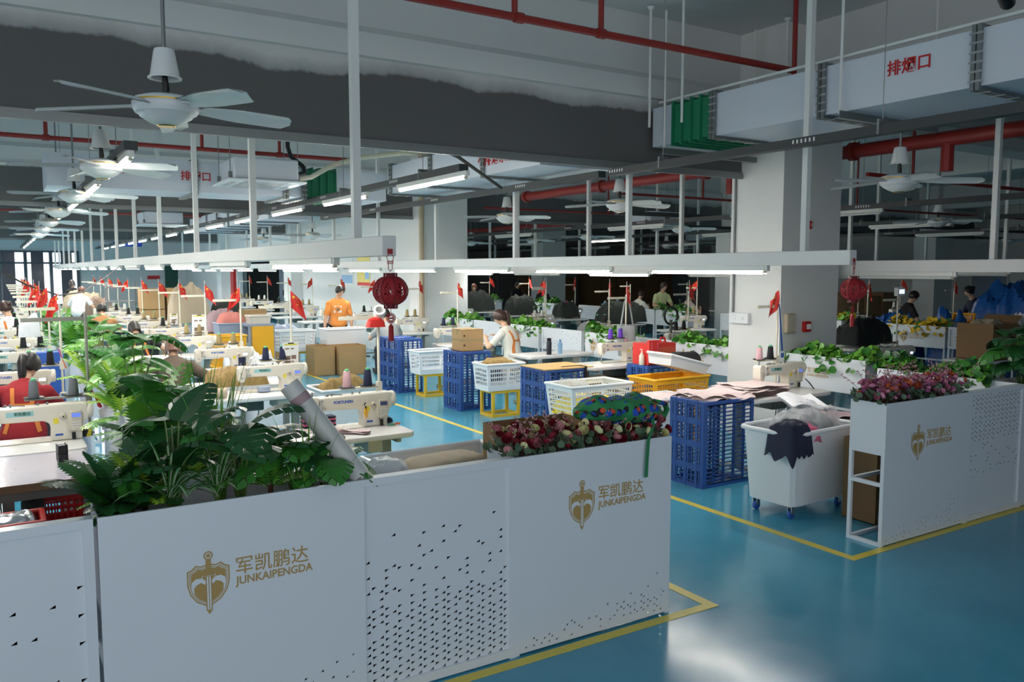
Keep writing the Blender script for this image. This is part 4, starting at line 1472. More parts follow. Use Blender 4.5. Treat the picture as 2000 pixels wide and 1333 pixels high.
# the work board joined to the nearest left table
t = thing('work_board', 'lilac work board with raw chipboard edge joined before the nearest machine', 'work table', (-0.15, 6.4, 0))
MB().box(-.65, .60, -.95, -.08, .738, .76).build('board_top', 'table_lilac', t)
MB().box(-.65, .60, -.955, -.95, .715, .76).box(-.65, .60, -.95, -.08, .715, .738).build('board_edge', 'chipboard', t)
fr = MB().box(-.65, .60, -.93, -.89, .66, .715)
fr.build('apron', 'frame_dark', t)
for x in (.14, .56):
    for y in (-.90, -.14):
        MB().box(x - .03, x + .03, y - .02, y + .02, 0, .66).build('leg', 'frame_dark', t)
ms = MB()
r = random.Random(2)
for k in range(26):
    x, y = r.uniform(-.1, .5), r.uniform(-.85, -.2)
    ms.box(x, x + r.uniform(.004, .014), y, y + .002, .7601, .7604)
ms.build('thread_scraps', 'black', t)

# second island, row beside the aisle (table tops run X 6.0 to 7.25)
RC = 'in the second island row beside the aisle'
station(6.62, 5.62, 'with pink fabric before the near column', M_PLATE, ('pink', 'black'), True, RAD(170), dx=-0.02, sx=0.36)
station(6.92, 8.50, 'left of the near column with purple thread', M_FORT, ('purple', 'purple'), True, RAD(20), dx=-0.10, sx=0.40)
station(6.95, 10.0, 'with the water bottles on it', None, (), False, stand=None)
station(6.75, 12.15, 'in front of the ponytailed worker', M_PLAIN, ('navy', 'navy'), True, RAD(10), dx=-0.55, sx=-0.10)
for k, y in enumerate([14.9, 17.2, 19.4, 21.6, 23.8, 26.0, 28.2]):
    station(6.72, y, ('behind the blue crates by the grey-shirted worker' if k == 0 else '%s along the white wall with posters' % ORD[k - 1]), (M_PLAIN, M_PLATE)[k % 2], (('khaki', 'khaki'), ('black', None), ('white', 'white'))[k % 3], True, RAD((20, 150, 10, 180, 20, 0, 30)[k]))
# rows behind the second island's planters
station(9.35, 6.1, 'with the digital scale right of the near column', M_PLAIN, (None, None), False, sx=0.5)
for k, (x, y) in enumerate([(8.75, 9.3), (8.75, 11.3), (8.75, 13.3), (9.6, 14.6), (9.5, 18.0), (9.5, 20.5)]):
    station(x, y, 'behind the second island planters, %s from front' % ORD[k], M_PLAIN, (('black', 'black'), ('black', 'black'), ('white', 'white'))[k % 3], True, RAD(40 * k))
for k, (x, y) in enumerate([(11.9, 8.3), (12.2, 10.4), (12.2, 12.6), (12.2, 14.8), (12.2, 17.0), (12.2, 19.2), (12.2, 21.4), (12.2, 23.6)]):
    station(x, y, 'in the third island row, %s from front' % ORD[k], M_PLAIN if k % 3 else M_PLATE, (('magenta', 'white'), ('black', 'black'), ('khaki', 'khaki'), ('white', None))[k % 4], k != 3, RAD(50 * k + 10))
for k, (x, y) in enumerate([(15.0, 8.6), (15.2, 10.8), (15.2, 13.5), (15.2, 16.0), (18.9, 12.2), (19.2, 15.0), (19.2, 18.0)]):
    station(x, y, 'in the dim back rows, %s from front' % ORD[k], M_PLAIN, (('white', 'white'), ('black', None))[k % 2], k % 2 == 0, RAD(70 * k))
# ------------------------------------------------------------------ crates, baskets, boxes
mat('crate_blue', (44, 82, 152), 0.4, var=0.08)
mat('plastic_white', (232, 236, 240), 0.35, var=0.02)
mat('plastic_clear', (206, 220, 232), 0.3, alpha=0.75)
mat('plastic_gray', (150, 162, 186), 0.4)
mat('plastic_yellow', (238, 176, 36), 0.4, var=0.06)
mat('plastic_red', (190, 30, 30), 0.4, var=0.08)
mat('stool_yellow', (238, 190, 50), 0.35)
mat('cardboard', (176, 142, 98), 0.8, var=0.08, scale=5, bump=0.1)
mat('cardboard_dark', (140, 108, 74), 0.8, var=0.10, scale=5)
mat('packing_tape', (206, 184, 140), 0.15, alpha=0.6)
mat('wood', (206, 170, 112), 0.45, var=0.18, scale=14)
mat('fabric_pink', (214, 192, 190), 0.85, var=0.06, sheen=0.2)
mat('fabric_pink_edge', (170, 142, 142), 0.9, var=0.2, scale=30)
mat('fabric_coral', (222, 138, 128), 0.85, var=0.06)
mat('fabric_navy', (28, 34, 60), 0.8, var=0.12)
mat('fabric_rose', (206, 96, 130), 0.8)
mat('fabric_yellow', (240, 216, 44), 0.8, var=0.05)
mat('fabric_beige', (186, 170, 146), 0.8, var=0.08)
mat('fabric_black', (30, 32, 32), 0.8, var=0.2)
mat('fabric_dark', (44, 50, 46), 0.85, var=0.25, scale=8)
mat('fabric_camo', (150, 124, 76), 0.85, var=0.55, scale=24)
mat('fabric_gray', (146, 148, 150), 0.85)
mat('fabric_mauve', (176, 150, 156), 0.85, var=0.15)
mat('fabric_brown', (132, 112, 98), 0.85, var=0.2)
mat('fabric_white', (228, 228, 228), 0.8)
mat('bag_blue', (18, 84, 160), 0.3, var=0.15, bump=0.6, bscale=14)
mat('bag_clear', (236, 238, 242), 0.16, var=0.02, alpha=0.34, bump=0.9, bscale=18)
mat('bag_white', (232, 233, 236), 0.35, bump=0.5, bscale=14)
mat('paper', (238, 238, 236), 0.7)
mat('roll_paper', (206, 206, 204), 0.35, var=0.03)
mat('ink', (60, 60, 66), 0.7)
mat('bottle_blue', (120, 176, 216), 0.1, alpha=0.6)
mat('bottle_dark', (26, 32, 44), 0.3)
mat('foil', (200, 202, 206), 0.25, metal=0.8, bump=0.6, bscale=12)
mat('label_red', (206, 42, 36), 0.5)


def lattice(m, u0, u1, v0, v1, nu, nv, f, wu=0.014, wv=0.010, rim=0.03, mi=0):
    """Ribs between (u0..u1, v0..v1); f maps (ua,ub,va,vb) to a box."""
    f(m, u0, u1, v0, v0 + rim, mi)
    f(m, u0, u1, v1 - rim, v1, mi)
    f(m, u0, u0 + rim, v0 + rim, v1 - rim, mi)
    f(m, u1 - rim, u1, v0 + rim, v1 - rim, mi)
    for i in range(1, nu):
        u = u0 + (u1 - u0) * i / nu
        f(m, u - wu / 2, u + wu / 2, v0 + rim, v1 - rim, mi)
    for j in range(1, nv):
        v = v0 + (v1 - v0) * j / nv
        f(m, u0 + rim, u1 - rim, v - wv / 2, v + wv / 2, mi)


def FX(x0, x1):
    return lambda m, a, b, c, d, mi: m.box(x0, x1, a, b, c, d, mi)


def FY(y0, y1):
    return lambda m, a, b, c, d, mi: m.box(a, b, y0, y1, c, d, mi)


def FZ(z0, z1):
    return lambda m, a, b, c, d, mi: m.box(a, b, c, d, z0, z1, mi)


def big_crate(label, loc, w=0.70, d=0.5, h=0.80, rz=0.0, mt='crate_blue', name='plastic_crate'):
    """Blue turnover crate standing on its end: its ribbed base faces -x, a slotted side faces -y, the open mouth faces +x."""
    t = thing(name, label, 'crate', loc, rz, 'blue crates along the aisle')
    b = MB()
    lattice(b, 0, d, 0, h, 9, 15, FX(0.004, 0.016), 0.016, 0.008, 0.035)
    for j in (3, 7, 11):
        b.box(0.002, 0.014, 0.03, d - 0.03, h * j / 15, h * (j + 1) / 15)
    for i in (2, 5, 8):
        b.box(0.0, 0.01, d * i / 9.5 - .02, d * i / 9.5 + .012, 0, h)
    b.build('ribbed_base', mt, t)
    for y0 in (0.0, d - 0.014):
        s = MB()
        lattice(s, 0.016, w, 0, h, 5, 22, FY(y0, y0 + 0.014), 0.026, 0.010, 0.04)
        s.build('slotted_side', mt, t)
    for z0 in (0.0, h - 0.016):
        e = MB()
        lattice(e, 0.016, w, 0.014, d - 0.014, 6, 5, FZ(z0, z0 + 0.016), 0.02, 0.02, 0.07)
        if z0:
            e.box(0.05, w - .05, 0.05, d - .05, z0 + .004, z0 + .01)
        e.build('end_wall', mt, t)
    return t


big_crate('large blue plastic crate with pink fabric on top, nearest on the aisle', (5.36, 5.30, 0), 0.66, 0.44, 0.80)
big_crate('blue plastic crate carrying the wooden board', (5.50, 8.02, 0), 0.60, 0.58, 0.80)
big_crate('blue plastic crate under the brown carton with black holes', (5.46, 10.11, 0), 0.50, 0.52, 0.84)
big_crate('blue plastic crate farthest along the aisle, under a blue folder', (5.42, 12.15, 0), 0.44, 0.75, 0.88)
big_crate('blue plastic crate under the red patterned gift box', (6.82, 7.72, 0), 0.46, 0.40, 0.80)


def basket(label, loc, w, d, h, mt='plastic_white', rz=0.0, group=None, nu=14, nv=6, solid=False, name='laundry_basket', cat='basket'):
    t = thing(name, label, cat, loc, rz, group)
    k = 0.90
    b = MB()

    def wall(p, q):
        p, q = Vector(p), Vector(q)
        n = max(4, int((q - p).length / 0.035))
        for i in range(n):
            for j in range(nv):
                hole = not solid and 0 < j < nv - 1 and 0 < i < n - 1
                for part in ((0, 1, 0, 1),) if not hole else ((0, .28, 0, 1), (.28, 1, 0, .3)):
                    pts = []
                    for a, c in ((part[0], part[2]), (part[1], part[2]), (part[1], part[3]), (part[0], part[3])):
                        u, v = (i + a) / n, (j + c) / nv
                        s = k + (1 - k) * v
                        xy = p.lerp(q, u) * s
                        pts.append((xy.x, xy.y, h * v))
                    b.add(pts, [(0, 1, 2, 3)])
    c = [(-w / 2, -d / 2, 0), (w / 2, -d / 2, 0), (w / 2, d / 2, 0), (-w / 2, d / 2, 0)]
    for i in range(4):
        wall(c[i], c[(i + 1) % 4])
    b.build('basket_wall', mt, t)
    MB().box(-w / 2 * k, w / 2 * k, -d / 2 * k, d / 2 * k, 0, 0.008).build('bottom', mt, t)
    r = MB()
    for i in range(4):
        r.tube([c[i], c[(i + 1) % 4]], 0.016, 8)
    for v in r.v:
        pass
    r.v = [(x, y, z + h) for x, y, z in r.v]
    for p in c:
        r.ball(p[0], p[1], h, 0.017, n=8)
    r.build('rim', mt, t)
    return t


def stool(label, loc, w, d, h, group='yellow steel stools'):
    t = thing('basket_stool', label, 'stool', loc, 0, group)
    q = 0.018
    for x in (-1, 1):
        for y in (-1, 1):
            MB().cbox(x * (w / 2 - q), y * (d / 2 - q), h / 2, 2 * q, 2 * q, h).build('leg', 'stool_yellow', t)
    for z, nm in ((q, 'bottom_rail'), (h - q, 'top_rail')):
        b = MB()
        for s in (-1, 1):
            b.box(-w / 2 + 2 * q, w / 2 - 2 * q, s * (d / 2 - q) - q, s * (d / 2 - q) + q, z - q, z + q)
            b.box(s * (w / 2 - q) - q, s * (w / 2 - q) + q, -d / 2 + 2 * q, d / 2 - 2 * q, z - q, z + q)
        b.build(nm, 'stool_yellow', t)
    return t


stool('yellow steel stool under the nearer white basket', (5.82, 9.62, 0), 0.44, 0.34, 0.36)
basket('white plastic basket with camouflage scraps on the nearer yellow stool', (5.80, 9.62, 0.362), 0.60, 0.40, 0.36)
stool('yellow steel stool under the farther white basket', (5.83, 11.72, 0), 0.44, 0.34, 0.36)
basket('white plastic basket on the farther yellow stool', (5.80, 11.72, 0.362), 0.60, 0.40, 0.36)
stool('yellow steel stool hidden behind the roses under a white basket', (5.55, 7.25, 0), 0.5, 0.4, 0.36)
basket('large white plastic basket with yellow bag behind the roses', (5.55, 7.25, 0.362), 0.84, 0.5, 0.38, nv=7)
stool('yellow steel stool under the wide basket with the beige cushion', (2.22, 4.32, 0), 0.6, 0.4, 0.54)
basket('wide white plastic basket with a beige cushion behind the perforated panel', (2.22, 4.32, 0.542), 0.84, 0.50, 0.34, rz=0.05)
stool('yellow steel stool under the white laundry basket by the cartons', (4.9, 15.8, 0), 0.55, 0.4, 0.42)
basket('white laundry basket left of the orange-shirted worker', (4.85, 15.8, 0.422), 0.72, 0.5, 0.40)
basket('yellow plastic basket holding the tilted white tray, lower one of two', (6.5, 6.98, 0), 0.84, 0.44, 0.44, 'plastic_yellow', nv=6, name='yellow_basket')
basket('yellow plastic basket directly under the tilted white tray', (6.5, 6.98, 0.442), 0.84, 0.44, 0.34, 'plastic_yellow', nv=6, name='yellow_basket')
tr = basket('white plastic tray lying tilted on the yellow basket', (6.62, 6.98, 0.86), 0.62, 0.40, 0.12, 'plastic_white', solid=True, nv=3, name='plastic_tray', cat='tray')
tr.rotation_euler = (0, RAD(14), 0)
basket('white plastic tub with pink cloth between the roses and the big crate', (5.9, 6.48, 0.0), 0.6, 0.44, 0.66, 'plastic_white', solid=True, nv=4, name='plastic_tub', cat='tub')
basket('white plastic tub with pink scraps behind the tote on casters', (6.75, 4.96, 0), 0.62, 0.36, 0.56, 'plastic_white', solid=True, nv=4, name='plastic_tub', cat='tub')
basket('white plastic tub filled with camouflage cloth behind the second machine', (3.15, 8.55, 0), 0.62, 0.5, 0.72, 'plastic_white', solid=True, nv=4, name='plastic_tub', cat='tub')
basket('white plastic tub in front of the orange-shirted worker', (5.75, 15.55, 0), 0.8, 0.44, 0.84, 'plastic_white', solid=True, nv=5, name='plastic_tub', cat='tub')
basket('red plastic crate under the lilac work board, lower one', (0.30, 5.92, 0), 0.36, 0.30, 0.34, 'plastic_red', nv=6, name='red_crate', cat='crate')
basket('red plastic crate under the lilac work board, upper one', (0.30, 5.92, 0.342), 0.36, 0.30, 0.26, 'plastic_red', nv=6, name='red_crate', cat='crate')
basket('red plastic basin with silver foil at the lower left corner', (-0.02, 5.22, 0.0), 0.34, 0.26, 0.62, 'plastic_red', solid=True, nv=4, name='plastic_basin', cat='basin')
o = tag(MB().lathe([(0.06, 0), (0.062, 0.02), (0.062, 0.58), (0.056, 0.60), (0, 0.60)], 20).build('film_roll', 'fabric_black', None, (0.115, 5.74, 0)), 'black roll of film standing between the red basin and red crate', 'roll')


def heap(name, label, cat, loc, sx, sy, h, mt, seed=1, rz=0, n=30, rough=0.5, group=None, drape=0.0, freq=4.5):
    """A lumpy mound of cloth or film with folds."""
    b = MB()

    def fn(u, v):
        x, y = u * 2 - 1, v * 2 - 1
        d = max(abs(x), abs(y))
        r2 = math.hypot(x, y)
        e = max(0.0, 1 - max(d ** 5, (r2 / 1.30) ** 4))
        q = Vector((x * sx * freq + seed * 3.1, y * sy * freq, seed * 1.7))
        wq = q + Vector((noise.noise(q * .8), noise.noise(q * .8 + Vector((7, 3, 1))), 0)) * .9
        fold = 1 - abs(noise.noise(wq * .9)) * 2
        z = h * (e ** 0.5) * (0.80 + rough * .45 * noise.noise(q * .6) + rough * .30 * fold + rough * .10 * noise.noise(q * 2.4))
        wob = 1 + 0.10 * noise.noise(Vector((x * 1.5 + seed, y * 1.5, 3)))
        if drape and d > .78:
            z -= drape * ((d - .78) / .22) ** 1.5 * (0.55 + .6 * abs(noise.noise(Vector((x * 1.6, y * 1.6, seed)))))
        return (x * sx / 2 * wob, y * sy / 2 * wob, z)
    b.grid(fn, n, n)
    b.box(-sx * .38, sx * .38, -sy * .38, sy * .38, 0, 0.004)
    o = b.build(name, mt, None, loc, rz)
    return tag(o, label, cat, group)


def carton(label, loc, w, d, h, rz=0, mt='cardboard', open_top=False, tape=True, holes=False, group='cardboard cartons', flap=0.0):
    t = thing('cardboard_carton', label, 'carton', loc, rz, group)
    b = MB()
    q = 0.006
    b.box(-w / 2, w / 2, -d / 2, -d / 2 + q, 0, h).box(-w / 2, w / 2, d / 2 - q, d / 2, 0, h).box(-w / 2, -w / 2 + q, -d / 2 + q, d / 2 - q, 0, h).box(w / 2 - q, w / 2, -d / 2 + q, d / 2 - q, 0, h).box(-w / 2, w / 2, -d / 2, d / 2, 0, q)
    if not open_top:
        b.box(-w / 2, w / 2, -d / 2, d / 2, h - q, h)
    b.build('carton_body', mt, t)
    if open_top:
        f = MB()
        f.add([(-w / 2, -d / 2, h), (w / 2, -d / 2, h), (w / 2, -d / 2 - flap * .6, h - flap * .5), (-w / 2, -d / 2 - flap * .6, h - flap * .5)], [(0, 1, 2, 3)])
        f.add([(w / 2, -d / 2, h), (w / 2, d / 2, h), (w / 2 + flap * .7, d / 2, h + flap * .5), (w / 2 + flap * .7, -d / 2, h + flap * .5)], [(0, 1, 2, 3)])
        if flap:
            f.build('flap', mt, t)
    elif tape:
        MB().box(-w / 2 - .001, w / 2 + .001, -.025, .025, h, h + .001).box(-w / 2 - .0015, -w / 2, -.025, .025, h * .75, h).box(w / 2, w / 2 + .0015, -.025, .025, h * .75, h).build('tape', 'packing_tape', t)
    if holes:
        m = MB()
        for zz in (h * .28, h * .72):
            m.at(-w / 2 + .03, -d / 2 - .001, zz, rx=pi / 2).lathe([(0.014, 0), (0.014, .0015), (0, .0015)], 12)
        m.at().build('vent_hole', 'black', t)
        MB().box(-w / 2 - .001, w / 2 + .001, -d / 2 - .001, -d / 2, h * .46, h * .56).box(-w / 2 - .001, -w / 2, -d / 2, d / 2, h * .46, h * .56).build('wrap_tape', 'packing_tape', t)
    return t


carton('brown cardboard carton with black holes on the blue crate', (5.72, 10.36, 0.842), 0.34, 0.32, 0.31, holes=True)
carton('big brown carton on the floor by the aisle, left one', (5.17, 15.2, 0), 0.40, 0.5, 0.56, open_top=True, flap=0.0)
carton('big brown carton on the floor before the white tub, right one', (5.68, 15.05, 0), 0.54, 0.46, 0.56, open_top=True)
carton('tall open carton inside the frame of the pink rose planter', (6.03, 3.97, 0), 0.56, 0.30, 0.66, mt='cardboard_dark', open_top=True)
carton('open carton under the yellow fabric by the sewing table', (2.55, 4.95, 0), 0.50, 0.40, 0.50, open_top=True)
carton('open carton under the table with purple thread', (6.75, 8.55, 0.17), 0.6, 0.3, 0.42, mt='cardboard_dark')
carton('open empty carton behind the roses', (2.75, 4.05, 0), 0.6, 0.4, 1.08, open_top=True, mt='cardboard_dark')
heap('plastic_bag', 'clear plastic bag poking out of the carton in the planter frame', 'plastic bag', (5.92, 3.96, 0.58), 0.28, 0.22, 0.26, 'bag_clear', 3)
heap('red_cloth', 'small red cloth behind the plastic bag in the planter frame', 'cloth', (6.15, 4.0, 0.58), 0.2, 0.2, 0.2, 'label_red', 4)

heap('silver_foil', 'crumpled silver foil lying in the red basin', 'foil', (0.0, 5.22, .52), .26, .2, .16, 'foil', 71)
# the tote on casters
t = thing('rolling_tote', 'big white plastic tote on blue casters by the right partition', 'tote', (5.64, 4.47, 0), RAD(3))
b = MB()
W_, D_, H_ = 0.86, 0.52, 0.60


def tote_wall(s0, s1, z0, z1):
    n = 64
    vs, fs = [], []
    for z, s in ((z0, s0), (z1, s1)):
        for k in range(n):
            a = 2 * pi * k / n
            ex = 0.22
            x = math.copysign(abs(cos(a)) ** ex, cos(a)) * W_ / 2 * s
            y = math.copysign(abs(sin(a)) ** ex, sin(a)) * D_ / 2 * s
            rib = 1 + (0.012 if (k % 5) in (1, 2) else 0.0)
            vs.append((x * rib, y * rib, z))
    fs = [(k, (k + 1) % n, n + (k + 1) % n, n + k) for k in range(n)]
    return vs, fs, n


vs, fs, n = tote_wall(.88, 1.0, .11, .70)
b.add(vs, fs, 0, True)
b.add(vs[:n], [tuple(range(n))], 0)
vs, fs, n = tote_wall(.86, .97, .13, .70)
b.add(vs, fs, 0, True)
b.build('tub', 'plastic_white', t)
rm = MB()
q = [Vector(v) for v in tote_wall(1.03, 1.03, .705, .705)[0][:n]]
for k in range(n):
    q[k].z = .705
rm.tube(q + [q[0]], 0.02, 8)
rm.build('rim', 'plastic_white', t)
for x in (-.32, .32):
    for y in (-.17, .17):
        c = MB().box(x - .03, x + .03, y - .03, y + .03, .10, .112).box(x - .02, x + .02, y - .022, y - .016, .04, .10).box(x - .02, x + .02, y + .016, y + .022, .04, .10)
        c = c.build('caster', 'steel', t)
        w = MB().at(x, y - .012, .036, rx=-pi / 2).lathe([(.0, 0), (.036, 0), (.036, .024), (0, .024)], 16)
        w.at().build('wheel', 'label_blue', c)
heap('navy_cloth', 'navy cloth hanging over the left corner of the rolling tote', 'cloth', (5.30, 4.30, 0.66), 0.26, 0.30, 0.15, 'fabric_navy', 5, drape=0.20)
heap('rose_cloth', 'bright pink cloth beside the navy one in the rolling tote', 'cloth', (5.46, 4.30, 0.66), 0.24, 0.2, 0.10, 'fabric_rose', 6, drape=0.05)
heap('bundled_goods', 'grey goods showing through the clear bags in the rolling tote', 'goods', (5.66, 4.44, 0.62), 0.42, 0.36, 0.20, 'fabric_gray', 7)
heap('plastic_bag', 'clear plastic bag with grey goods in the rolling tote, front one', 'plastic bag', (5.68, 4.46, 0.62), 0.56, 0.40, 0.22, 'bag_clear', 8, rough=0.5)
heap('plastic_bag', 'clear plastic bag with pink goods in the rolling tote, right one', 'plastic bag', (5.88, 4.52, 0.62), 0.30, 0.34, 0.28, 'bag_clear', 9, rough=0.5)
heap('pink_goods', 'pink goods inside the right bag in the rolling tote', 'goods', (5.92, 4.52, 0.62), 0.26, 0.28, 0.2, 'fabric_pink', 10)
o = MB().grid(lambda u, v: (0.34 * (u - .5), 0.26 * v, 0.07 * v + .02 * sin(u * 6)), 8, 8).grid(lambda u, v: (0.34 * (u - .5), 0.26 * v + .004, 0.07 * v + .02 * sin(u * 6) - .02), 8, 8).build('film_sheet', 'bag_white', None, (5.84, 4.52, 0.84), -0.3)
tag(o, 'folded white film sheet lying on the bags in the rolling tote', 'film')


def sheets(name, label, cat, loc, sx, sy, n, mt, seed, rz=0, dz=0.006, droop=0.0):
    """A loose stack of cut cloth pieces as one mesh of curled sheets."""
    r = random.Random(seed)
    b = MB()
    for k in range(n):
        ox, oy, a = r.uniform(-.06, .06) * sx, r.uniform(-.06, .06) * sy, r.uniform(-.25, .25)
        ph = r.uniform(0, 6)
        wob = [r.uniform(.86, 1.06) for _ in range(4)]

        def fn(u, v):
            x, y = (u - .5) * sx * wob[0], (v - .5) * sy * wob[1]
            e = max(abs(u - .5), abs(v - .5)) * 2
            y += .05 * sy * sin(u * 5 + ph)
            x += .04 * sx * sin(v * 4 + ph)
            z = k * dz + .010 * noise.noise(Vector((u * 3 + ph, v * 3, k))) * (1 + e) + .006
            if droop and e > .7:
                z -= droop * (e - .7) / .3 * (0.5 + .5 * sin(u * 9 + v * 7 + ph))
            return (ox + x * cos(a) - y * sin(a), oy + x * sin(a) + y * cos(a), max(z, .002) if not droop else z)
        b.grid(fn, 12, 10)
    return tag(b.build(name, mt, None, loc, rz), label, cat)


sheets('cut_fabric', 'loose pink fabric pieces spread over the nearest blue crate', 'fabric', (5.76, 5.56, 0.805), 0.62, 0.44, 7, 'fabric_pink', 1, droop=0.05)
sheets('cut_fabric', 'stack of pink cut fabric on the sewing table before the column', 'fabric', (6.36, 5.62, 0.765), 0.62, 0.44, 16, 'fabric_pink', 2, dz=0.006)
sheets('cut_fabric', 'pink fabric in the white tub behind the green bag', 'fabric', (5.9, 6.48, 0.62), 0.5, 0.36, 8, 'fabric_pink', 3)
sheets('cut_fabric', 'pink scraps in the tub behind the rolling tote', 'fabric', (6.75, 4.96, 0.53), 0.5, 0.3, 8, 'fabric_mauve', 4, dz=.012)
# wooden board, folder
t = tag(MB().box(-.36, .36, -.29, .29, 0, .012).build('wooden_board', 'wood', None, (5.84, 8.30, .802), -0.02), 'striped wooden board lying on the blue crate', 'board')
t = thing('cardboard_strap', 'black strap hanging from the wooden board', 'strap', (6.06, 8.02, .816))
MB().box(-.25, .04, .10, .13, 0, .004).box(.0, .03, -.02, -.014, -.42, 0).box(.0, .03, -.02, .13, 0, .004).build('strap_band', 'black', t)
tag(MB().box(-.17, .17, -.12, .12, 0, .012).build('blue_folder', 'label_blue', None, (5.62, 12.4, .882), .2), 'dark blue folder lying on the farthest blue crate', 'folder')
heap('camo_scraps', 'camouflage scraps in the nearer white basket', 'cloth', (5.80, 9.62, .66), .46, .3, .14, 'fabric_camo', 11, rough=.6)
heap('yellow_bag', 'yellow goods in a clear bag at the left of the large white basket', 'bag', (5.3, 7.22, .62), .28, .4, .2, 'bag_clear', 12)
heap('yellow_goods', 'pale yellow cloth in the large white basket behind the roses', 'cloth', (5.5, 7.25, .42), .66, .38, .2, 'fabric_yellow', 13)
t = thing('throw_cushion', 'folded beige padded cover in the wide white basket', 'cushion', (2.24, 4.32, .80), .12)
b = MB().grid(lambda u, v: (.52 * (u - .5), .34 * (v - .5), .09 * (max(0, 1 - (2 * u - 1) ** 6) * max(0, 1 - (2 * v - 1) ** 6)) ** .5 + .006 * sin(u * 24) * (1 - v)), 26, 16)
b.box(-.25, .25, -.16, .16, -.02, .0)
b.build('cover', 'fabric_beige', t)
heap('yellow_cloth', 'bright yellow cloth spilling over the carton by the sewing table', 'cloth', (2.66, 4.92, .46), .66, .62, .30, 'fabric_yellow', 14, rough=.3, drape=.2)
heap('white_bag', 'white plastic bag tucked beside the grey roll', 'plastic bag', (1.62, 3.80, .86), .24, .2, .2, 'bag_white', 15)
MBS = MB().box(-.13, .13, -.1, .1, 0, .86)
tag(MBS.build('goods_column', 'bag_white', None, (1.62, 3.80, 0)), 'stack of white wrapped goods behind the perforated panel', 'goods')
heap('camo_cloth', 'camouflage cloth heaped behind the second sewing machine', 'cloth', (2.15, 9.1, .762), .62, .4, .2, 'fabric_camo', 16, rough=.5)
t = thing('side_table', 'white side table under the camouflage cloth', 'table', (2.2, 9.15, 0))
MB().box(-.6, .6, -.28, .28, .72, .76).build('tabletop', 'table_white', t)
for x in (-.5, .5):
    MB().box(x - .03, x + .03, -.03, .03, 0, .72).box(x - .03, x + .03, -.24, .24, 0, .04).build('leg', 'frame_gray', t)
heap('camo_cloth', 'camouflage cloth in the white tub by the aisle', 'cloth', (3.15, 8.55, .62), .5, .4, .22, 'fabric_camo', 17, rough=.5)
heap('white_sack', 'white plastic sacks piled by the navy thread cones', 'sack', (2.85, 10.7, 0), .6, .8, .98, 'bag_white', 18, rough=.4)

# the grey roll, the printed green bag
a, b_ = Vector((1.365, 3.50, 1.06)), Vector((1.09, 3.64, 1.485))
t = thing('paper_roll', 'long grey-white paper roll leaning in the planter foliage', 'roll', a)
dd = (b_ - a)
MB().tube([(0, 0, 0), dd * .5, dd], .046, 24).build('roll_body', 'roll_paper', t)
ub = dd.normalized()
MB().tube([dd + ub * .0005, dd + ub * .001], .040, 24).build('open_end', 'frame_gray', t)
MB().tube([dd * .80, dd * .88], .0465, 24).build('printed_band', 'fabric_mauve', t)
MB().tube([dd * .15, dd * .153], .0467, 24).build('tape_edge', 'ink', t)


def printed_cloth():
    m = bpy.data.materials.new('printed_green_cloth')
    m.use_nodes = True
    nt = m.node_tree
    b = nt.nodes['Principled BSDF']
    b.inputs['Roughness'].default_value = .8
    tc = nt.nodes.new('ShaderNodeTexCoord')
    prev = None
    for off, thr, col in (((0, 0, 0), .40, (30, 28, 30)), ((.014, .0, .01), .34, (36, 84, 190)), ((-.014, .0, -.008), .24, (214, 78, 44))):
        mp = nt.nodes.new('ShaderNodeMapping')
        mp.inputs['Location'].default_value = off
        nt.links.new(tc.outputs['Object'], mp.inputs[0])
        v = nt.nodes.new('ShaderNodeTexVoronoi')
        v.inputs['Scale'].default_value = 15
        v.inputs['Randomness'].default_value = .35
        nt.links.new(mp.outputs[0], v.inputs['Vector'])
        lt = nt.nodes.new('ShaderNodeMath')
        lt.operation = 'LESS_THAN'
        nt.links.new(v.outputs['Distance'], lt.inputs[0])
        lt.inputs[1].default_value = thr
        mx = nt.nodes.new('ShaderNodeMix')
        mx.data_type = 'RGBA'
        nt.links.new(lt.outputs[0], mx.inputs[0])
        if prev is None:
            mx.inputs[6].default_value = (lin(52), lin(140), lin(86), 1)
        else:
            nt.links.new(prev, mx.inputs[6])
        mx.inputs[7].default_value = tuple(lin(q) for q in col) + (1,)
        prev = mx.outputs[2]
    nt.links.new(prev, b.inputs['Base Color'])
    return m


MATS['printed_green'] = printed_cloth()
mat('strap_green', (46, 128, 80), .7)
t = thing('printed_bag', 'green cloth bag with blue and red truck print lying on the roses', 'bag', (2.98, 3.60, 1.14), RAD(4))
b = MB()


def bag_fn(u, v):
    a = 2 * pi * v
    x = (u - .5) * .60
    w = max(0.0, 1 - (2 * u - 1) ** 4) ** .5
    rr = .085 * w * (1 + .25 * noise.noise(Vector((u * 5, cos(a) * 1.5, sin(a) * 1.5))))
    return (x + .03 * sin(a * 2), cos(a) * rr * 1.5, .07 + sin(a) * rr * .95 - .05 * (u - .4) + .02 * noise.noise(Vector((u * 9, a, 2))))


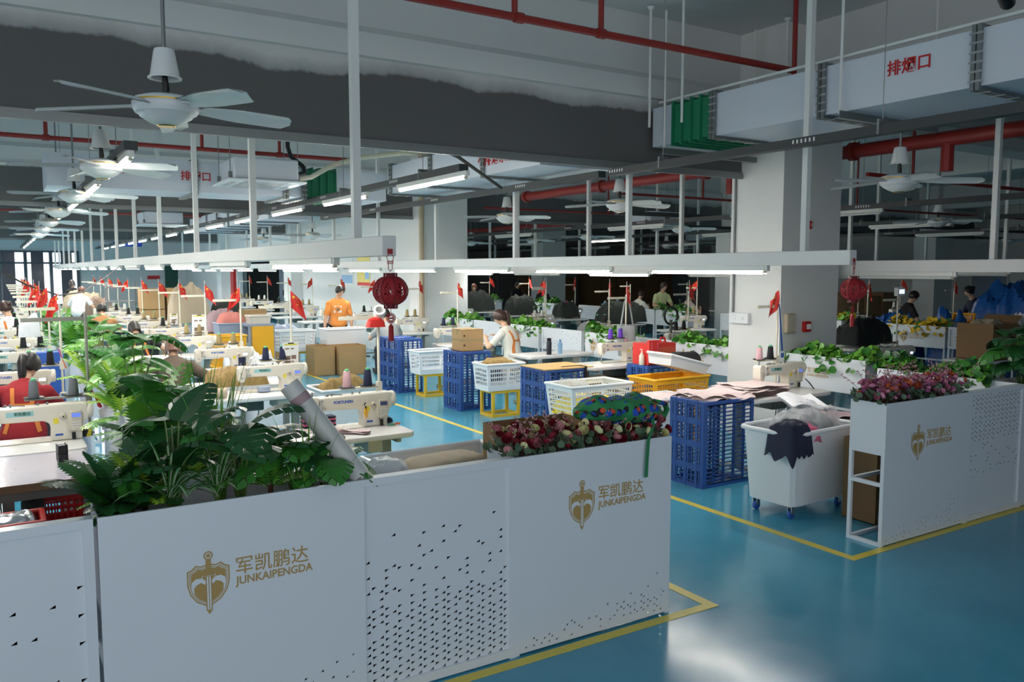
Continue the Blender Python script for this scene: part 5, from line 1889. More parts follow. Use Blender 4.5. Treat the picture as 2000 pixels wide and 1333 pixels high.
b.grid(bag_fn, 30, 26)
b.build('bag_body', 'printed_green', t)
pts = [(.16, -.10, .03), (.13, -.14, -.02), (.08, -.165, -.06), (.055, -.175, -.09), (.045, -.176, -.2), (.04, -.176, -.30)]
s = MB()
vs = []
for p in pts:
    vs += [(p[0] - .012, p[1], p[2]), (p[0] + .012, p[1], p[2]), (p[0] + .012, p[1] + .002, p[2]), (p[0] - .012, p[1] + .002, p[2])]
s.add(vs, [(i * 4 + k, i * 4 + (k + 1) % 4, i * 4 + 4 + (k + 1) % 4, i * 4 + 4 + k) for i in range(len(pts) - 1) for k in range(4)])
s.build('shoulder_strap', 'strap_green', t)
MB().tube([(.22, -.05, .10), (.30, -.06, .08), (.33, -.05, .04), (.30, -.06, .0), (.2, -.06, .02)], .022, 8, flat=.6).build('side_loop', 'printed_green', t)

# ------------------------------------------------------------------ things on the near tables
tz = .763
t = thing('tape_dispenser', 'black tape dispenser on the lilac work board', 'tape dispenser', (0.30, 6.0, .762), .1)
MB().box(-.028, .028, -.05, .05, 0, .05).box(-.028, -.022, -.05, .05, .05, .11).box(.022, .028, -.05, .05, .05, .11).box(-.022, .022, -.05, -.044, .05, .11).box(-.022, .022, .044, .05, .05, .10).build('dispenser_body', 'black', t, bevel=.004, seg=1)
MB().at(-.018, 0, .07, ry=pi / 2).lathe([(.0, 0), (.034, 0), (.034, .036), (0, .036)], 18).at().build('tape_reel', 'paper', t)
t = thing('marking_tape', 'yellow and black tape roll on the nearest left table', 'tape roll', (0.50, 6.83, .762))
for i in range(8):
    b = MB()
    pts = []
    a0, a1 = 2 * pi * i / 8, 2 * pi * (i + 1) / 8
    q = 5
    vs = []
    for k in range(q + 1):
        a = a0 + (a1 - a0) * k / q
        for r_, z in ((.05, 0), (.05, .05), (.036, .05), (.036, 0)):
            vs.append((r_ * cos(a + (z * 8)), r_ * sin(a + (z * 8)), z))
    b.add(vs, [(k * 4 + j, k * 4 + (j + 1) % 4, k * 4 + 4 + (j + 1) % 4, k * 4 + 4 + j) for k in range(q) for j in range(4)], 0, True)
    b.build('tape_band', ('label_yellow', 'black')[i % 2], t)
t = thing('white_jar', 'small white jar with red lid behind the tape roll', 'jar', (0.475, 6.98, .762))
MB().lathe([(.03, 0), (.032, .01), (.032, .075), (0, .075)], 16).build('jar_body', 'paper', t)
MB().lathe([(.035, .075), (.035, .088), (0, .088)], 16).build('lid', 'label_red', t)
t = thing('gift_pouch', 'red drawstring gift pouch tied to the grey stand pole', 'pouch', (0.56, 6.90, 1.02))
MB().tube([(0.0, 0, .08), (.01, 0, .055), (.03, 0, .02), (.05, 0, -.05), (.06, 0, -.06)], [.014, .010, .032, .042, .030], 12, flat=.35).build('pouch_body', 'flag_red', t)
MB().tube([(0, 0, .055), (-.03, -.01, .06), (-.035, -.01, .045), (0, -.01, .055)], .002, 5).build('drawstring', 'black', t)
t = thing('paper_card', 'white paper cards hanging from the grey stand pole', 'card', (0.60, 6.88, .84))
MB().add([(0, 0, .1), (.04, 0, .12), (.12, .01, 0), (.02, .0, -.06)], [(0, 1, 2, 3)]).add([(0, .006, .1), (.04, .006, .12), (.12, .016, 0), (.02, .006, -.06)], [(0, 1, 2, 3)]).build('card_sheet', 'paper', t)
# Fortunen table
t = thing('thread_snips', 'orange and black thread snips held on the nearest machine pillar', 'snips', (2.405, 6.018, .905))
MB().tube([(0, -.004, .055), (-.012, -.004, .04), (0, -.004, .025), (.012, -.004, .04), (0, -.004, .055)], .005, 6).tube([(0, -.004, .027), (0, -.004, .0)], .006, 6).build('snip_ring', 'black', t)
for s in (-1, 1):
    MB().tube([(s * .004, -.004, .01), (s * .010, -.004, -.03), (s * .005, -.004, -.065)], [.006, .007, .004], 6).build('handle', 'plastic_yellow', t)
t = thing('small_scissors', 'green and orange handled scissors on the nearest sewing table', 'scissors', (2.62, 5.98, .763), .3)
for x, m_ in ((0, 'duct_green'), (.055, 'rose_orange')):
    MB().tube([(x + .03 * cos(a * pi / 6), .015 + .018 * sin(a * pi / 6), .006) for a in range(13)], .005, 6).build('handle', m_, t)
MB().box(-.06, .0, .012, .018, .003, .006).build('blade', 'steel', t)
sheets('fabric_strip', 'pink fabric strips under the needle of the nearest machine', 'fabric', (2.22, 5.86, .764), .30, .09, 5, 'fabric_pink', 9, rz=-.6, dz=.004)
t = thing('striped_fabric', 'navy and red striped fabric bundle behind the nearest machine', 'fabric', (2.10, 6.26, .763))
for k in range(5):
    MB().box(-.13, .13, -.05, .05, .012 * k * 1.4, .012 * (k * 1.4 + 1)).build('folded_layer', ('fabric_navy', 'fabric_rose')[k % 2], t)
MB().box(.01, .025, -.052, .052, -.0, .092).build('black_band', 'black', t)
heap('navy_fabric', 'small navy fabric roll right of the nearest machine', 'fabric', (2.62, 6.16, .763), .12, .1, .05, 'fabric_navy', 21)
t = thing('white_tape_roll', 'white paper tape roll hung on the top of the nearest thread stand', 'tape roll', (2.60, 6.18, 1.655))
b = MB().at(0, 0, .01, rx=.9, ry=-.5).lathe([(.03, -.03), (.048, -.03), (.048, .03), (.03, .03), (.03, -.03)], 24)
b.at().build('tape_reel', 'paper', t)
heap('red_bow', 'crumpled red flag tied below the white tape roll', 'flag', (2.57, 6.19, 1.54), .14, .08, .08, 'flag_red', 22)
# second machine
t = thing('ribbon_roll', 'blue-grey ribbon roll on the second machine table', 'ribbon roll', (2.24, 8.34, .772))
MB().lathe([(.0, 0), (.062, 0), (.064, .01), (.064, .045), (.0, .045)], 20).build('reel', 'plastic_gray', t)
MB().box(.05, .24, -.10, -.092, .0, .006).build('ribbon_tail', 'plastic_gray', t)
tag(MB().tube([(-.16, 0, 0), (.16, 0, 0)], .05, 12).build('fabric_roll', 'fabric_beige', None, (1.66, 8.12, .815)), 'rolled peach fabric at the left of the second machine table', 'fabric roll')


def board(label, loc, rz, lines=True, w=.17, h=.30, tilt=.1):
    t = thing('instruction_sheet', label, 'paper sheet', loc, rz)
    t.rotation_euler = (tilt, 0, rz)
    MB().box(-w / 2, w / 2, 0, .004, -h, 0).build('sheet', 'paper', t)
    b = MB()
    b.box(-w * .4, w * .4, -.001, 0, -.03, -.015, 0)
    b.box(-w * .4, w * .1, -.001, 0, -h * .85, -h * .83, 0)
    b.build('yellow_bar', 'label_yellow', t)
    k = MB()
    k.box(-w * .35, -w * .1, -.001, 0, -h * .25, -h * .2).box(0, w * .2, -.001, 0, -h * .25, -h * .2).box(-w * .35, .0, -.001, 0, -h * .62, -h * .48).box(w * .05, w * .35, -.001, 0, -h * .6, -h * .46).box(-w * .35, w * .2, -.001, 0, -h * .8, -h * .66)
    k.build('printed_pictures', 'fabric_brown', t)
    MB().tube([(-.03, -.004, -.008), (.03, -.004, -.008)], .006, 6).build('binder_clip', 'black', t)
    return t


board('clipped instruction sheet hanging from the second thread stand', (2.58, 8.52, 1.24), 0)
board('white instruction sheet hanging from the third thread stand', (2.50, 12.75, 1.34), 0, w=.2, h=.4)
board('small instruction sheet on the fourth thread stand', (2.5, 14.82, 1.26), 0, w=.12, h=.2)
tag(MB().box(-.045, .045, -.005, .005, 0, .16).build('dark_card', 'fabric_navy', None, (2.52, 10.35, .762), .1), 'dark blue booklet standing on the brown-shirted worker\'s table', 'booklet')
# comb and bag on the left island
t = thing('rainbow_brush', 'lilac and orange brush stuck behind the black thread cones', 'brush', (0.50, 9.28, 1.02))
MB().tube([(-.03, 0, .22), (-.02, 0, .18), (.0, 0, .12), (.01, 0, .08)], [.006, .02, .018, .012], 10, flat=.4).build('bristle_head', 'rose_mauve', t)
MB().tube([(.01, 0, .08), (.035, 0, .0)], [.012, .014], 8, flat=.5).build('grip', 'rose_orange', t)
heap('printed_bag', 'white printed plastic bag hanging under the large red flags', 'plastic bag', (0.28, 11.1, 1.22), .22, .12, .3, 'bag_white', 31)
tag(MB().box(-.12, .12, -.1, .1, 0, 1.15).build('blue_bin', 'label_blue', None, (0.42, 9.75, 0)), 'blue bin standing behind the black thread cones', 'bin')
# bottles on the second island
t = thing('vacuum_flask', 'dark blue vacuum flask on the table behind the wooden board', 'flask', (6.80, 9.85, .763))
MB().lathe([(.0, 0), (.036, 0), (.038, .01), (.038, .18), (.03, .20), (.0, .2)], 20).build('body', 'bottle_dark', t)
MB().lathe([(.030, .20), (.032, .205), (.032, .24), (.0, .245)], 20).build('cap', 'black', t)
t = thing('water_bottle', 'blue plastic water bottle right of the dark flask', 'bottle', (7.02, 9.88, .763))
MB().lathe([(.0, 0), (.032, 0), (.034, .01), (.034, .07), (.030, .08), (.034, .09), (.034, .14), (.014, .18), (.013, .19), (0, .19)], 18).build('body', 'bottle_blue', t)
MB().lathe([(.015, .19), (.015, .205), (0, .205)], 14).build('cap', 'label_blue', t)
t = thing('soap_bottle', 'white pump bottle in front of the red gift box', 'bottle', (6.85, 7.86, .802))
MB().lathe([(.0, 0), (.034, 0), (.036, .01), (.034, .12), (.012, .15), (.01, .17), (0, .17)], 16).build('body', 'cream', t)
MB().tube([(0, 0, .17), (0, 0, .2), (-.03, 0, .2)], .006, 6).build('pump', 'paper', t)
# red gift box with bag
t = thing('gift_box', 'red patterned gift box with handles on the blue crate', 'box', (7.11, 7.92, .802))
MB().box(-.23, .23, -.15, .15, 0, .27).build('box_body', 'label_red', t)
g = MB()
for k in range(-6, 7):
    for s in (-1, 1):
        g.tube([(.036 * k - s * .05, -.151, .02), (.036 * k + s * .05, -.151, .22)], .0018, 4)
g.v = [(max(-.225, min(.225, x)), y, z) for x, y, z in g.v]
g.build('gold_lattice', 'gold', t)
MB().tube([(.08, -.02, .27), (.09, -.02, .33), (.15, -.02, .33), (.17, -.02, .27)], .012, 8).build('handle', 'plastic_red', t)
t = thing('red_tote', 'plain red paper bag hung on the front of the gift box', 'bag', (6.94, 7.735, .82))
MB().box(-.09, .09, -.008, .03, 0, .30).build('bag_body', 'label_red', t, bevel=.004, seg=1)
MB().tube([(-.05, -.012, .28), (-.05, -.02, .12), (0, -.02, .04), (.05, -.02, .12), (.05, -.012, .28)], .004, 6).build('handle', 'fabric_rose', t)
t = heap('black_pouch', 'black crumpled pouch in the tilted white tray', 'pouch', (6.68, 6.96, .93), .44, .22, .14, 'fabric_black', 33, rough=.5)
t = thing('grey_bag', 'tall grey cloth bag hanging behind the purple thread cones', 'bag', (7.38, 8.80, .80))
MB().tube([(0, 0, 0), (0, 0, .2), (0, 0, .40), (0, 0, .44)], [.15, .17, .18, .17], 16, flat=.5).build('bag_body', 'fabric_gray', t)
MB().tube([(-.10, 0, .43), (-.04, 0, .75), (0.0, 0, .83), (.05, 0, .75), (.12, 0, .43)], .016, 8, flat=.5).build('strap', 'fabric_gray', t)
t = thing('pink_pincushion', 'pink pincushion on the top of the purple thread machine', 'pincushion', (7.22, 8.62, 1.032))
MB().ball(0, 0, .012, .03, .02, .014, n=10).build('cushion', 'rose_pink', t)
# column fittings
x = 7.55
t = thing('socket_box', 'white double socket box on the near column', 'socket', (7.55, 7.03, 1.36))
MB().box(-.05, 0, -.30, 0, 0, .13).build('box', 'white_paint', t, bevel=.004, seg=1)
for y in (-.09, -.21):
    MB().at(-.05, y, .065, ry=-pi / 2).lathe([(.022, 0), (.022, .004), (.014, .006), (0, .006)], 16).at().build('switch_knob', 'plastic_white', t)
tag(MB().tube([(0, 0, 0), (0, 0, 1.62)], .014, 8).build('conduit_pipe', 'gray_metal', None, (7.535, 7.0, 1.492)), 'grey conduit running down the near column to the socket box', 'pipe')
t = thing('alarm_bell', 'round red alarm bell high on the near column', 'alarm', (8.0, 6.3, 2.52))
MB().at(0, 0, 0, rx=pi / 2).lathe([(.05, 0), (.05, .02), (.045, .03), (.02, .04), (0, .042)], 20).at().build('bell', 'plastic_red', t)
MB().at(.012, -.04, 0, rx=pi / 2).lathe([(.024, 0), (.024, .006), (0, .006)], 14).at().build('sounder', 'fabric_pink', t)
t = thing('call_point', 'square red fire call point on the near column', 'alarm button', (7.99, 6.3, 1.34))
MB().box(-.06, .06, -.045, 0, -.06, .06).build('case', 'plastic_red', t, bevel=.006, seg=1)
MB().box(-.03, .05, -.047, -.045, -.03, .03).build('glass', 'paper', t)
t = thing('junction_box', 'beige metal junction box on the near column', 'junction box', (7.69, 6.3, 1.28))
MB().box(-.08, .08, -.05, 0, 0, .22).build('case', 'fabric_beige', t, bevel=.006, seg=1)
MB().box(-.07, .07, -.054, -.05, .012, .208).build('door', 'cream_dark', t)
t = thing('blue_ribbon', 'bright blue ribbon tied to the thread stand before the near column', 'ribbon', (6.99, 5.85, 1.14))
MB().add([(0, 0, .50), (.012, 0, .50), (.085, 0, .0), (.06, 0, .0)], [(0, 1, 2, 3)]).add([(0, .004, .50), (.012, .004, .50), (.085, .004, .0), (.06, .004, .0)], [(0, 1, 2, 3)]).build('ribbon_band', 'label_blue', t)
t = thing('name_tag', 'white plastic card with blue picture hanging on the thread stand', 'card', (7.04, 5.83, 1.0))
MB().box(-.03, .03, 0, .004, 0, .13).build('card', 'plastic_white', t)
MB().box(-.024, .024, -.001, 0, .07, .12).build('picture', 'label_blue', t)
tag(MB().tube([(0, 0, 0), (.04, -.02, -.04), (.10, -.05, -.12), (.11, -.05, -.35)], [.012, .016, .014, .012], 8, flat=.35).build('black_strap', 'black', None, (7.10, 5.58, .87)), 'black strap hanging from the machine before the near column', 'strap')
# ------------------------------------------------------------------ people
from mathutils.bvhtree import BVHTree
mat('skin', (214, 170, 142), 0.5, var=0.05)
mat('hair_black', (26, 22, 22), 0.42, var=0.3, scale=40)
mat('hair_brown', (104, 66, 52), 0.42, var=0.3, scale=40)
mat('hair_dark_brown', (58, 38, 32), 0.42, var=0.3, scale=40)
mat('eye_dark', (20, 16, 16), 0.2)
mat('lips', (176, 104, 96), 0.5)
mat('strap_orange', (206, 120, 52), 0.7)
mat('shirt_red', (150, 28, 36), 0.85, var=0.1)
mat('shirt_black', (26, 26, 28), 0.85, var=0.15)
mat('shirt_brown', (92, 78, 66), 0.85, var=0.08)
mat('shirt_tan', (168, 118, 76), 0.85, var=0.08)
mat('shirt_white', (232, 230, 226), 0.85, var=0.03)
mat('shirt_cream', (230, 226, 214), 0.85, var=0.04)
mat('shirt_orange', (236, 150, 74), 0.85, var=0.06)
mat('shirt_gray', (166, 168, 170), 0.85, var=0.06)
mat('shirt_green', (206, 214, 160), 0.85, var=0.06)
mat('shirt_pink', (228, 200, 190), 0.85, var=0.06)
mat('trousers_black', (20, 20, 22), 0.85)
mat('trousers_gray', (60, 62, 68), 0.85)
mat('shoe', (60, 60, 64), 0.6)
STOOLS = None


def fingers(b, wrist, d, up, side, r, curl=0.9):
    """Palm, four fingers of unequal length and a thumb off the side of the palm."""
    d, up = Vector(d).normalized(), Vector(up).normalized()
    s = d.cross(up).normalized() * side
    b.tube([wrist, wrist + d * .035, wrist + d * .085], [.026, .034, .034], 10, flat=.55)
    for k, (o, L) in enumerate(((-.027, .068), (-.009, .078), (.009, .073), (.026, .058))):
        p = wrist + d * .080 + s * o
        q = [p]
        dd = d.copy()
        for j, f in enumerate((.45, .32, .23)):
            dd = (dd - up * curl * .55).normalized()
            q.append(q[-1] + dd * L * f)
        b.tube(q, [.0105, .0098, .009, .0075], 6)
    p = wrist + d * .03 - s * .030
    b.tube([p, p - s * .022 + d * .02, p - s * .028 + d * .045 - up * .012, p - s * .022 + d * .062 - up * .02], [.013, .0115, .0105, .009], 6)


def person(label, loc, rz, shirt, hair, hstyle='short', trousers='trousers_gray', lean=18, curve=22, head=(25, 0), wr=((-.16, .42, .84), (.16, .42, .84)), stand=False, vox=0.011, straps=False, scale=1.0, stoop=None, side=0.0, face=False, elbow_out=1.0, stool_ok=True, hold=None, sleeve=.72, build=1.0):
    root = thing('person', label, 'person', loc, rz)
    b = MB()
    hipz = .88 if stand else .50
    bones = []
    # spine
    sp = [Vector((0, 0, hipz))]
    a = RAD(lean)
    for k in range(6):
        a += RAD(curve) / 6
        sp.append(sp[-1] + Vector((side * .02, sin(a), cos(a))) * .088)
    sec = [(.170, .118), (.165, .112), (.146, .104), (.152, .112), (.166, .118), (.172, .098), (.10, .072)]
    vs, fs, n = [], [], 20
    for k, (p, (rx, ry)) in enumerate(zip(sp, sec)):
        t = (sp[min(k + 1, 6)] - sp[max(k - 1, 0)]).normalized()
        nrm = Vector((1, 0, 0)).cross(t).normalized()
        for q in range(n):
            w = 2 * pi * q / n
            vs.append(p + Vector((1, 0, 0)) * rx * build * cos(w) + nrm * ry * build * sin(w))
    for k in range(6):
        for q in range(n):
            fs.append((k * n + q, k * n + (q + 1) % n, (k + 1) * n + (q + 1) % n, (k + 1) * n + q))
    fs += [tuple(range(n - 1, -1, -1)), tuple(range(6 * n, 7 * n))]
    b.add(vs, fs)
    b.ball(0, 0, hipz, .168 * build, .118 * build, .10)
    for k in range(6):
        bones.append((sp[k], sp[k + 1], 'shirt' if k else 'shirt'))
    t = (sp[6] - sp[5]).normalized()
    ha = a * .75
    nk = sp[6] + Vector((0, sin(ha), cos(ha))) * .095
    b.tube([sp[5], sp[6], nk], [.075, .058, .05], 12)
    bones.append((sp[6] + t * .02, nk, 'skin'))
    # head
    hp, hy = a * .35 + RAD(head[0]) * .85, RAD(head[1])
    HM = Matrix.Translation(nk) @ Matrix.Rotation(hy, 4, 'Z') @ Matrix.Rotation(-hp, 4, 'X')
    hd = MB()
    hd.ball(0, .005, .105, .076, .094, .096, n=18)
    hd.ball(0, .040, .052, .054, .052, .062, n=14)
    hd.ball(0, .058, .022, .030, .026, .022, n=10)
    hd.tube([(0, .094, .10), (0, .108, .072), (0, .100, .064)], [.007, .011, .012], 8)
    for s in (-1, 1):
        hd.ball(s * .077, .0, .088, .009, .02, .03, n=8)
    b.M = HM
    b.add(hd.v, hd.f)
    b.M = Matrix.Identity(4)
    bones.append((HM @ Vector((0, 0, .03)), HM @ Vector((0, .02, .14)), 'skin'))
    # arms
    nrm = Vector((1, 0, 0)).cross(t).normalized()
    for i, s in enumerate((-1, 1)):
        sh = sp[5] + Vector((s * .165 * (.5 + .5 * build), 0, -.01))
        w = Vector(wr[i])
        L1, L2 = .275, .245
        v = w - sh
        D = min(v.length, (L1 + L2) * .995)
        w = sh + v.normalized() * D
        ca = (L1 * L1 + D * D - L2 * L2) / (2 * L1 * D)
        h = L1 * math.sqrt(max(0, 1 - ca * ca))
        hint = Vector((s * .8 * elbow_out, -.35, -.8))
        u = v.normalized()
        hint = (hint - u * hint.dot(u)).normalized()
        el = sh + u * L1 * ca + hint * h
        b.ball(sh.x, sh.y, sh.z, .066, .062, .062)
        b.tube([sh, sh.lerp(el, .4), el], [.058, .052, .041], 12)
        b.tube([el, el.lerp(w, .35), w], [.041, .042, .027], 12)
        b.ball(el.x, el.y, el.z, .041)
        fd = (w - el).normalized()
        if hold == i:
            fingers(b, w, (fd + Vector((0, 0, -.2))), Vector((-s, 0.2, 0)), s, .009, 1.7)
        else:
            fingers(b, w, fd, Vector((0, 0, 1)) if not stand else Vector((-s, 0, 0)), s, .009, .8)
        bones.append((sh, sh.lerp(el, sleeve), 'shirt'))
        bones.append((sh.lerp(el, sleeve + .04), el, 'skin'))
        bones.append((el, w, 'skin'))
        bones.append((w, w + fd * .16, 'skin'))
    # legs
    for s in (-1, 1):
        hp_ = Vector((s * .09, 0, hipz - .02))
        if stand:
            kn, an = Vector((s * .10, .02, .48)), Vector((s * .10, -.02, .085))
        else:
            kn, an = Vector((s * .12, .40, .50)), Vector((s * .13, .36, .085))
        b.tube([hp_, hp_.lerp(kn, .5), kn], [.088, .078, .058], 12)
        b.ball(kn.x, kn.y, kn.z, .058)
        b.tube([kn, kn.lerp(an, .3), an], [.056, .056, .038], 12)
        b.tube([an + Vector((0, -.05, -.04)), an + Vector((0, .06, -.045)), an + Vector((0, .16, -.055))], [.036, .042, .03], 10, flat=.8)
        bones += [(hp_ + Vector((0, .05 if not stand else 0, -.03)), kn, 'pants'), (kn, an, 'pants'), (an + Vector((0, -.03, -.05)), an + Vector((0, .16, -.055)), 'shoe')]
    bones.append((Vector((-.08, 0, hipz - .05)), Vector((.08, 0, hipz - .05)), 'pants'))
    me = b.mesh('tmp', 'skin')
    o = link('tmp', me)
    md = o.modifiers.new('r', 'REMESH')
    md.mode, md.voxel_size, md.adaptivity = 'VOXEL', vox, 0
    sm = o.modifiers.new('s', 'SMOOTH')
    sm.factor, sm.iterations = .5, 4 if vox < .015 else 2
    dg = bpy.context.evaluated_depsgraph_get()
    me2 = bpy.data.meshes.new_from_object(o.evaluated_get(dg))
    bpy.data.objects.remove(o)
    bpy.data.meshes.remove(me)
    me2.name = 'body'
    names = ['skin', shirt, trousers, 'shoe']
    idx = {'skin': 0, 'shirt': 1, 'pants': 2, 'shoe': 3}
    me2.materials.clear()
    for m in names:
        me2.materials.append(MATS[m])
    bb = [(p, q - p, (q - p).length_squared, idx[l], .06 if l == 'shirt' and i < 5 else 0) for i, (p, q, l) in enumerate(bones)]
    mi = []
    for f in me2.polygons:
        c = f.center
        best, bi = 9e9, 0
        for p, d, l2, ii, off in bb:
            tt = max(0, min(1, (c - p).dot(d) / l2))
            e = (p + d * tt - c).length - off
            if e < best:
                best, bi = e, ii
        mi.append(bi)
    me2.polygons.foreach_set('material_index', mi)
    me2.polygons.foreach_set('use_smooth', [True] * len(mi))
    body = link('body', me2, root)
    # shirt and trousers: worn over the body
    tree = None
    for part, ii, off, m in (('shirt', 1, .012, shirt), ('trousers', 2, .008, trousers)):
        g = MB()
        mp = {}
        for f, k in zip(me2.polygons, mi):
            if k != ii:
                continue
            for vi in f.vertices:
                if vi not in mp:
                    v = me2.vertices[vi]
                    fold = noise.noise(v.co * 9 + Vector((0, 0, label.__len__()))) * .010 + abs(noise.noise(v.co * 5)) * .008
                    mp[vi] = len(g.v)
                    g.v.append(tuple(v.co + v.normal * (off + fold)))
            g.f.append(tuple(mp[vi] for vi in f.vertices))
            g.m.append(0)
            g.s.append(True)
        if g.f:
            so = g.build(part, m, root, sharp=180)
            if part == 'shirt':
                tree = BVHTree.FromPolygons(g.v, g.f)
    # hair
    hb = MB()

    def hair_pt(u, v, k=1.0):
        az = 2 * pi * u
        pol = v * pi
        x, y, z = sin(pol) * sin(az), sin(pol) * cos(az), cos(pol)
        j = 1 + .03 * noise.noise(Vector((x * 6, y * 6, z * 3)))
        return Vector((.086 * k * x * j, .005 - .0 + .103 * k * y * j, .107 + .106 * k * z * j))
    nu, nv = 26, 12
    vs, fs = [], []
    for i in range(nu):
        az = 2 * pi * i / nu
        cz = cos(az)
        lim = .80 + (.78 - .80) * 0 if cz < -.25 else (.70 if cz < .30 else .70 - (cz - .30) / .70 * .37)
        if hstyle == 'short' and -.25 <= cz < .30:
            lim = .66
        for j in range(nv + 1):
            p = hair_pt(i / nu, lim * j / nv, 1.07 if j < nv else 1.0)
            if hstyle in ('bob', 'long') and cz < .45 and j > nv * .5:
                f = (j / nv - .5) / .5
                dn = (.085 if hstyle == 'bob' else .16) * f
                g_ = hair_pt(i / nu, .5, 1.10 - .10 * f)
                p = Vector((g_.x, g_.y - .012 * f, .107 - (.107 - hair_pt(i / nu, lim * .5).z) * 0 - dn - .055 * f)) if True else p
            vs.append(p)
    for i in range(nu):
        for j in range(nv):
            fs.append((i * (nv + 1) + j, i * (nv + 1) + j + 1, ((i + 1) % nu) * (nv + 1) + j + 1, ((i + 1) % nu) * (nv + 1) + j))
    hb.M = HM
    hb.add(vs, fs, 0, True)
    if hstyle == 'ponytail':
        hb.M = Matrix.Identity(4)
        q0, bk = HM @ Vector((0, -.085, .13)), (HM.to_3x3() @ Vector((0, -1, 0)))
        bk.z = 0
        bk.normalize()
        hb.tube([q0, q0 + bk * .035 + Vector((0, 0, .01)), q0 + bk * .065 + Vector((0, 0, -.05)), q0 + bk * .07 + Vector((.005, 0, -.16)), q0 + bk * .06 + Vector((.01, 0, -.27)), q0 + bk * .055 + Vector((.01, 0, -.34))], [.022, .032, .038, .036, .027, .010], 10)
        hb.M = HM
    if hstyle == 'bun':
        hb.ball(0, -.105, .12, .042, .036, .042)
    hb.build('hair', hair, root, sharp=180)
    if hstyle == 'ponytail':
        q = MB()
        q.M = HM
        q.tube([(0, -.093, .13), (0, -.103, .132)], .028, 12).build('hair_tie', 'black', root)
    if face:
        for s in (-1, 1):
            e = MB()
            e.M = HM
            e.ball(s * .030, .083, .100, .011, .008, .006, n=8).build('eye', 'eye_dark', root)
            e = MB()
            e.M = HM
            e.tube([(s * .015, .094, .118), (s * .03, .093, .122), (s * .048, .082, .117)], .0035, 5).build('eyebrow', hair, root)
        e = MB()
        e.M = HM
        e.tube([(-.020, .084, .036), (0, .091, .038), (.020, .084, .036)], [.002, .006, .002], 6).build('mouth', 'lips', root)
    if face == 'print' and tree:
        pr = MB()
        for w_, off, m_ in ((.075, .004, 0), (.028, .006, 1)):
            q = []
            for a_, c_ in ((-1, -1), (1, -1), (1, 1), (-1, 1)):
                hit = tree.ray_cast(Vector((.03 + a_ * w_, 2, sp[4].z - .03 + c_ * w_ * .95)), Vector((0, -1, 0)))[0]
                if hit:
                    q.append(hit + Vector((0, off + .004, 0)))
            if len(q) == 4:
                pr.add(q, [(0, 1, 2, 3)], m_)
        if pr.f:
            pr.build('shirt_print', ['paper', 'fabric_brown'], root)
    if straps and tree:
        def strip(p0, p1, wd, steps=14, b_=None):
            vv = []
            for k in range(steps + 1):
                x, z = p0[0] + (p1[0] - p0[0]) * k / steps, p0[1] + (p1[1] - p0[1]) * k / steps
                dx, dz = p1[0] - p0[0], p1[1] - p0[1]
                l = math.hypot(dx, dz)
                px, pz = -dz / l * wd, dx / l * wd
                row = []
                for q in (-1, 1):
                    hit = tree.ray_cast(Vector((x + px * q, -1.5, z + pz * q)), Vector((0, 1, 0)))[0]
                    if hit is None:
                        row = None
                        break
                    row.append(hit + Vector((0, -.007, .002)))
                if row:
                    vv.append(row)
            if len(vv) > 1:
                b_.add([p for r_ in vv for p in r_], [(2 * k, 2 * k + 1, 2 * k + 3, 2 * k + 2) for k in range(len(vv) - 1)], 0, True)
        zt, zb = sp[5].z + .05, sp[1].z - .02
        zm = sp[4].z - .02
        for s in (-1, 1):
            st = MB()
            strip((s * .085, zt), (s * .075, zm), .017, b_=st)
            strip((s * .075, zm), (s * .135, zb), .017, b_=st)
            if st.f:
                st.build('apron_strap', 'strap_orange', root)
        st = MB()
        strip((-.08, zm), (.08, zm), .014, b_=st)
        if st.f:
            st.build('cross_strap', 'strap_orange', root)
    root.scale = (scale,) * 3
    if not stand and stool_ok:
        global STOOLS
        L = Matrix.Rotation(rz, 4, 'Z') @ Vector((0, -.02, 0))
        q = (loc[0] + L.x, loc[1] + L.y, 0)
        sl = 'plain stool under the ' + label.replace('person in ', '').replace('person ', '').split(' at ')[0].split(' sewing')[0].split(' sitting')[0] + ' worker'
        if STOOLS is None:
            STOOLS = thing('work_stool', sl, 'stool', q, rz, 'work stools')
            MB().box(-.17, .17, -.13, .13, .355, .385).build('seat', 'wood', STOOLS, bevel=.006, seg=1)
            for x in (-.13, .13):
                for y in (-.1, .1):
                    MB().box(x - .015, x + .015, y - .015, y + .015, 0, .355).build('leg', 'frame_gray', STOOLS)
        else:
            dup(STOOLS, q, rz, sl, 'work stools')
    return root


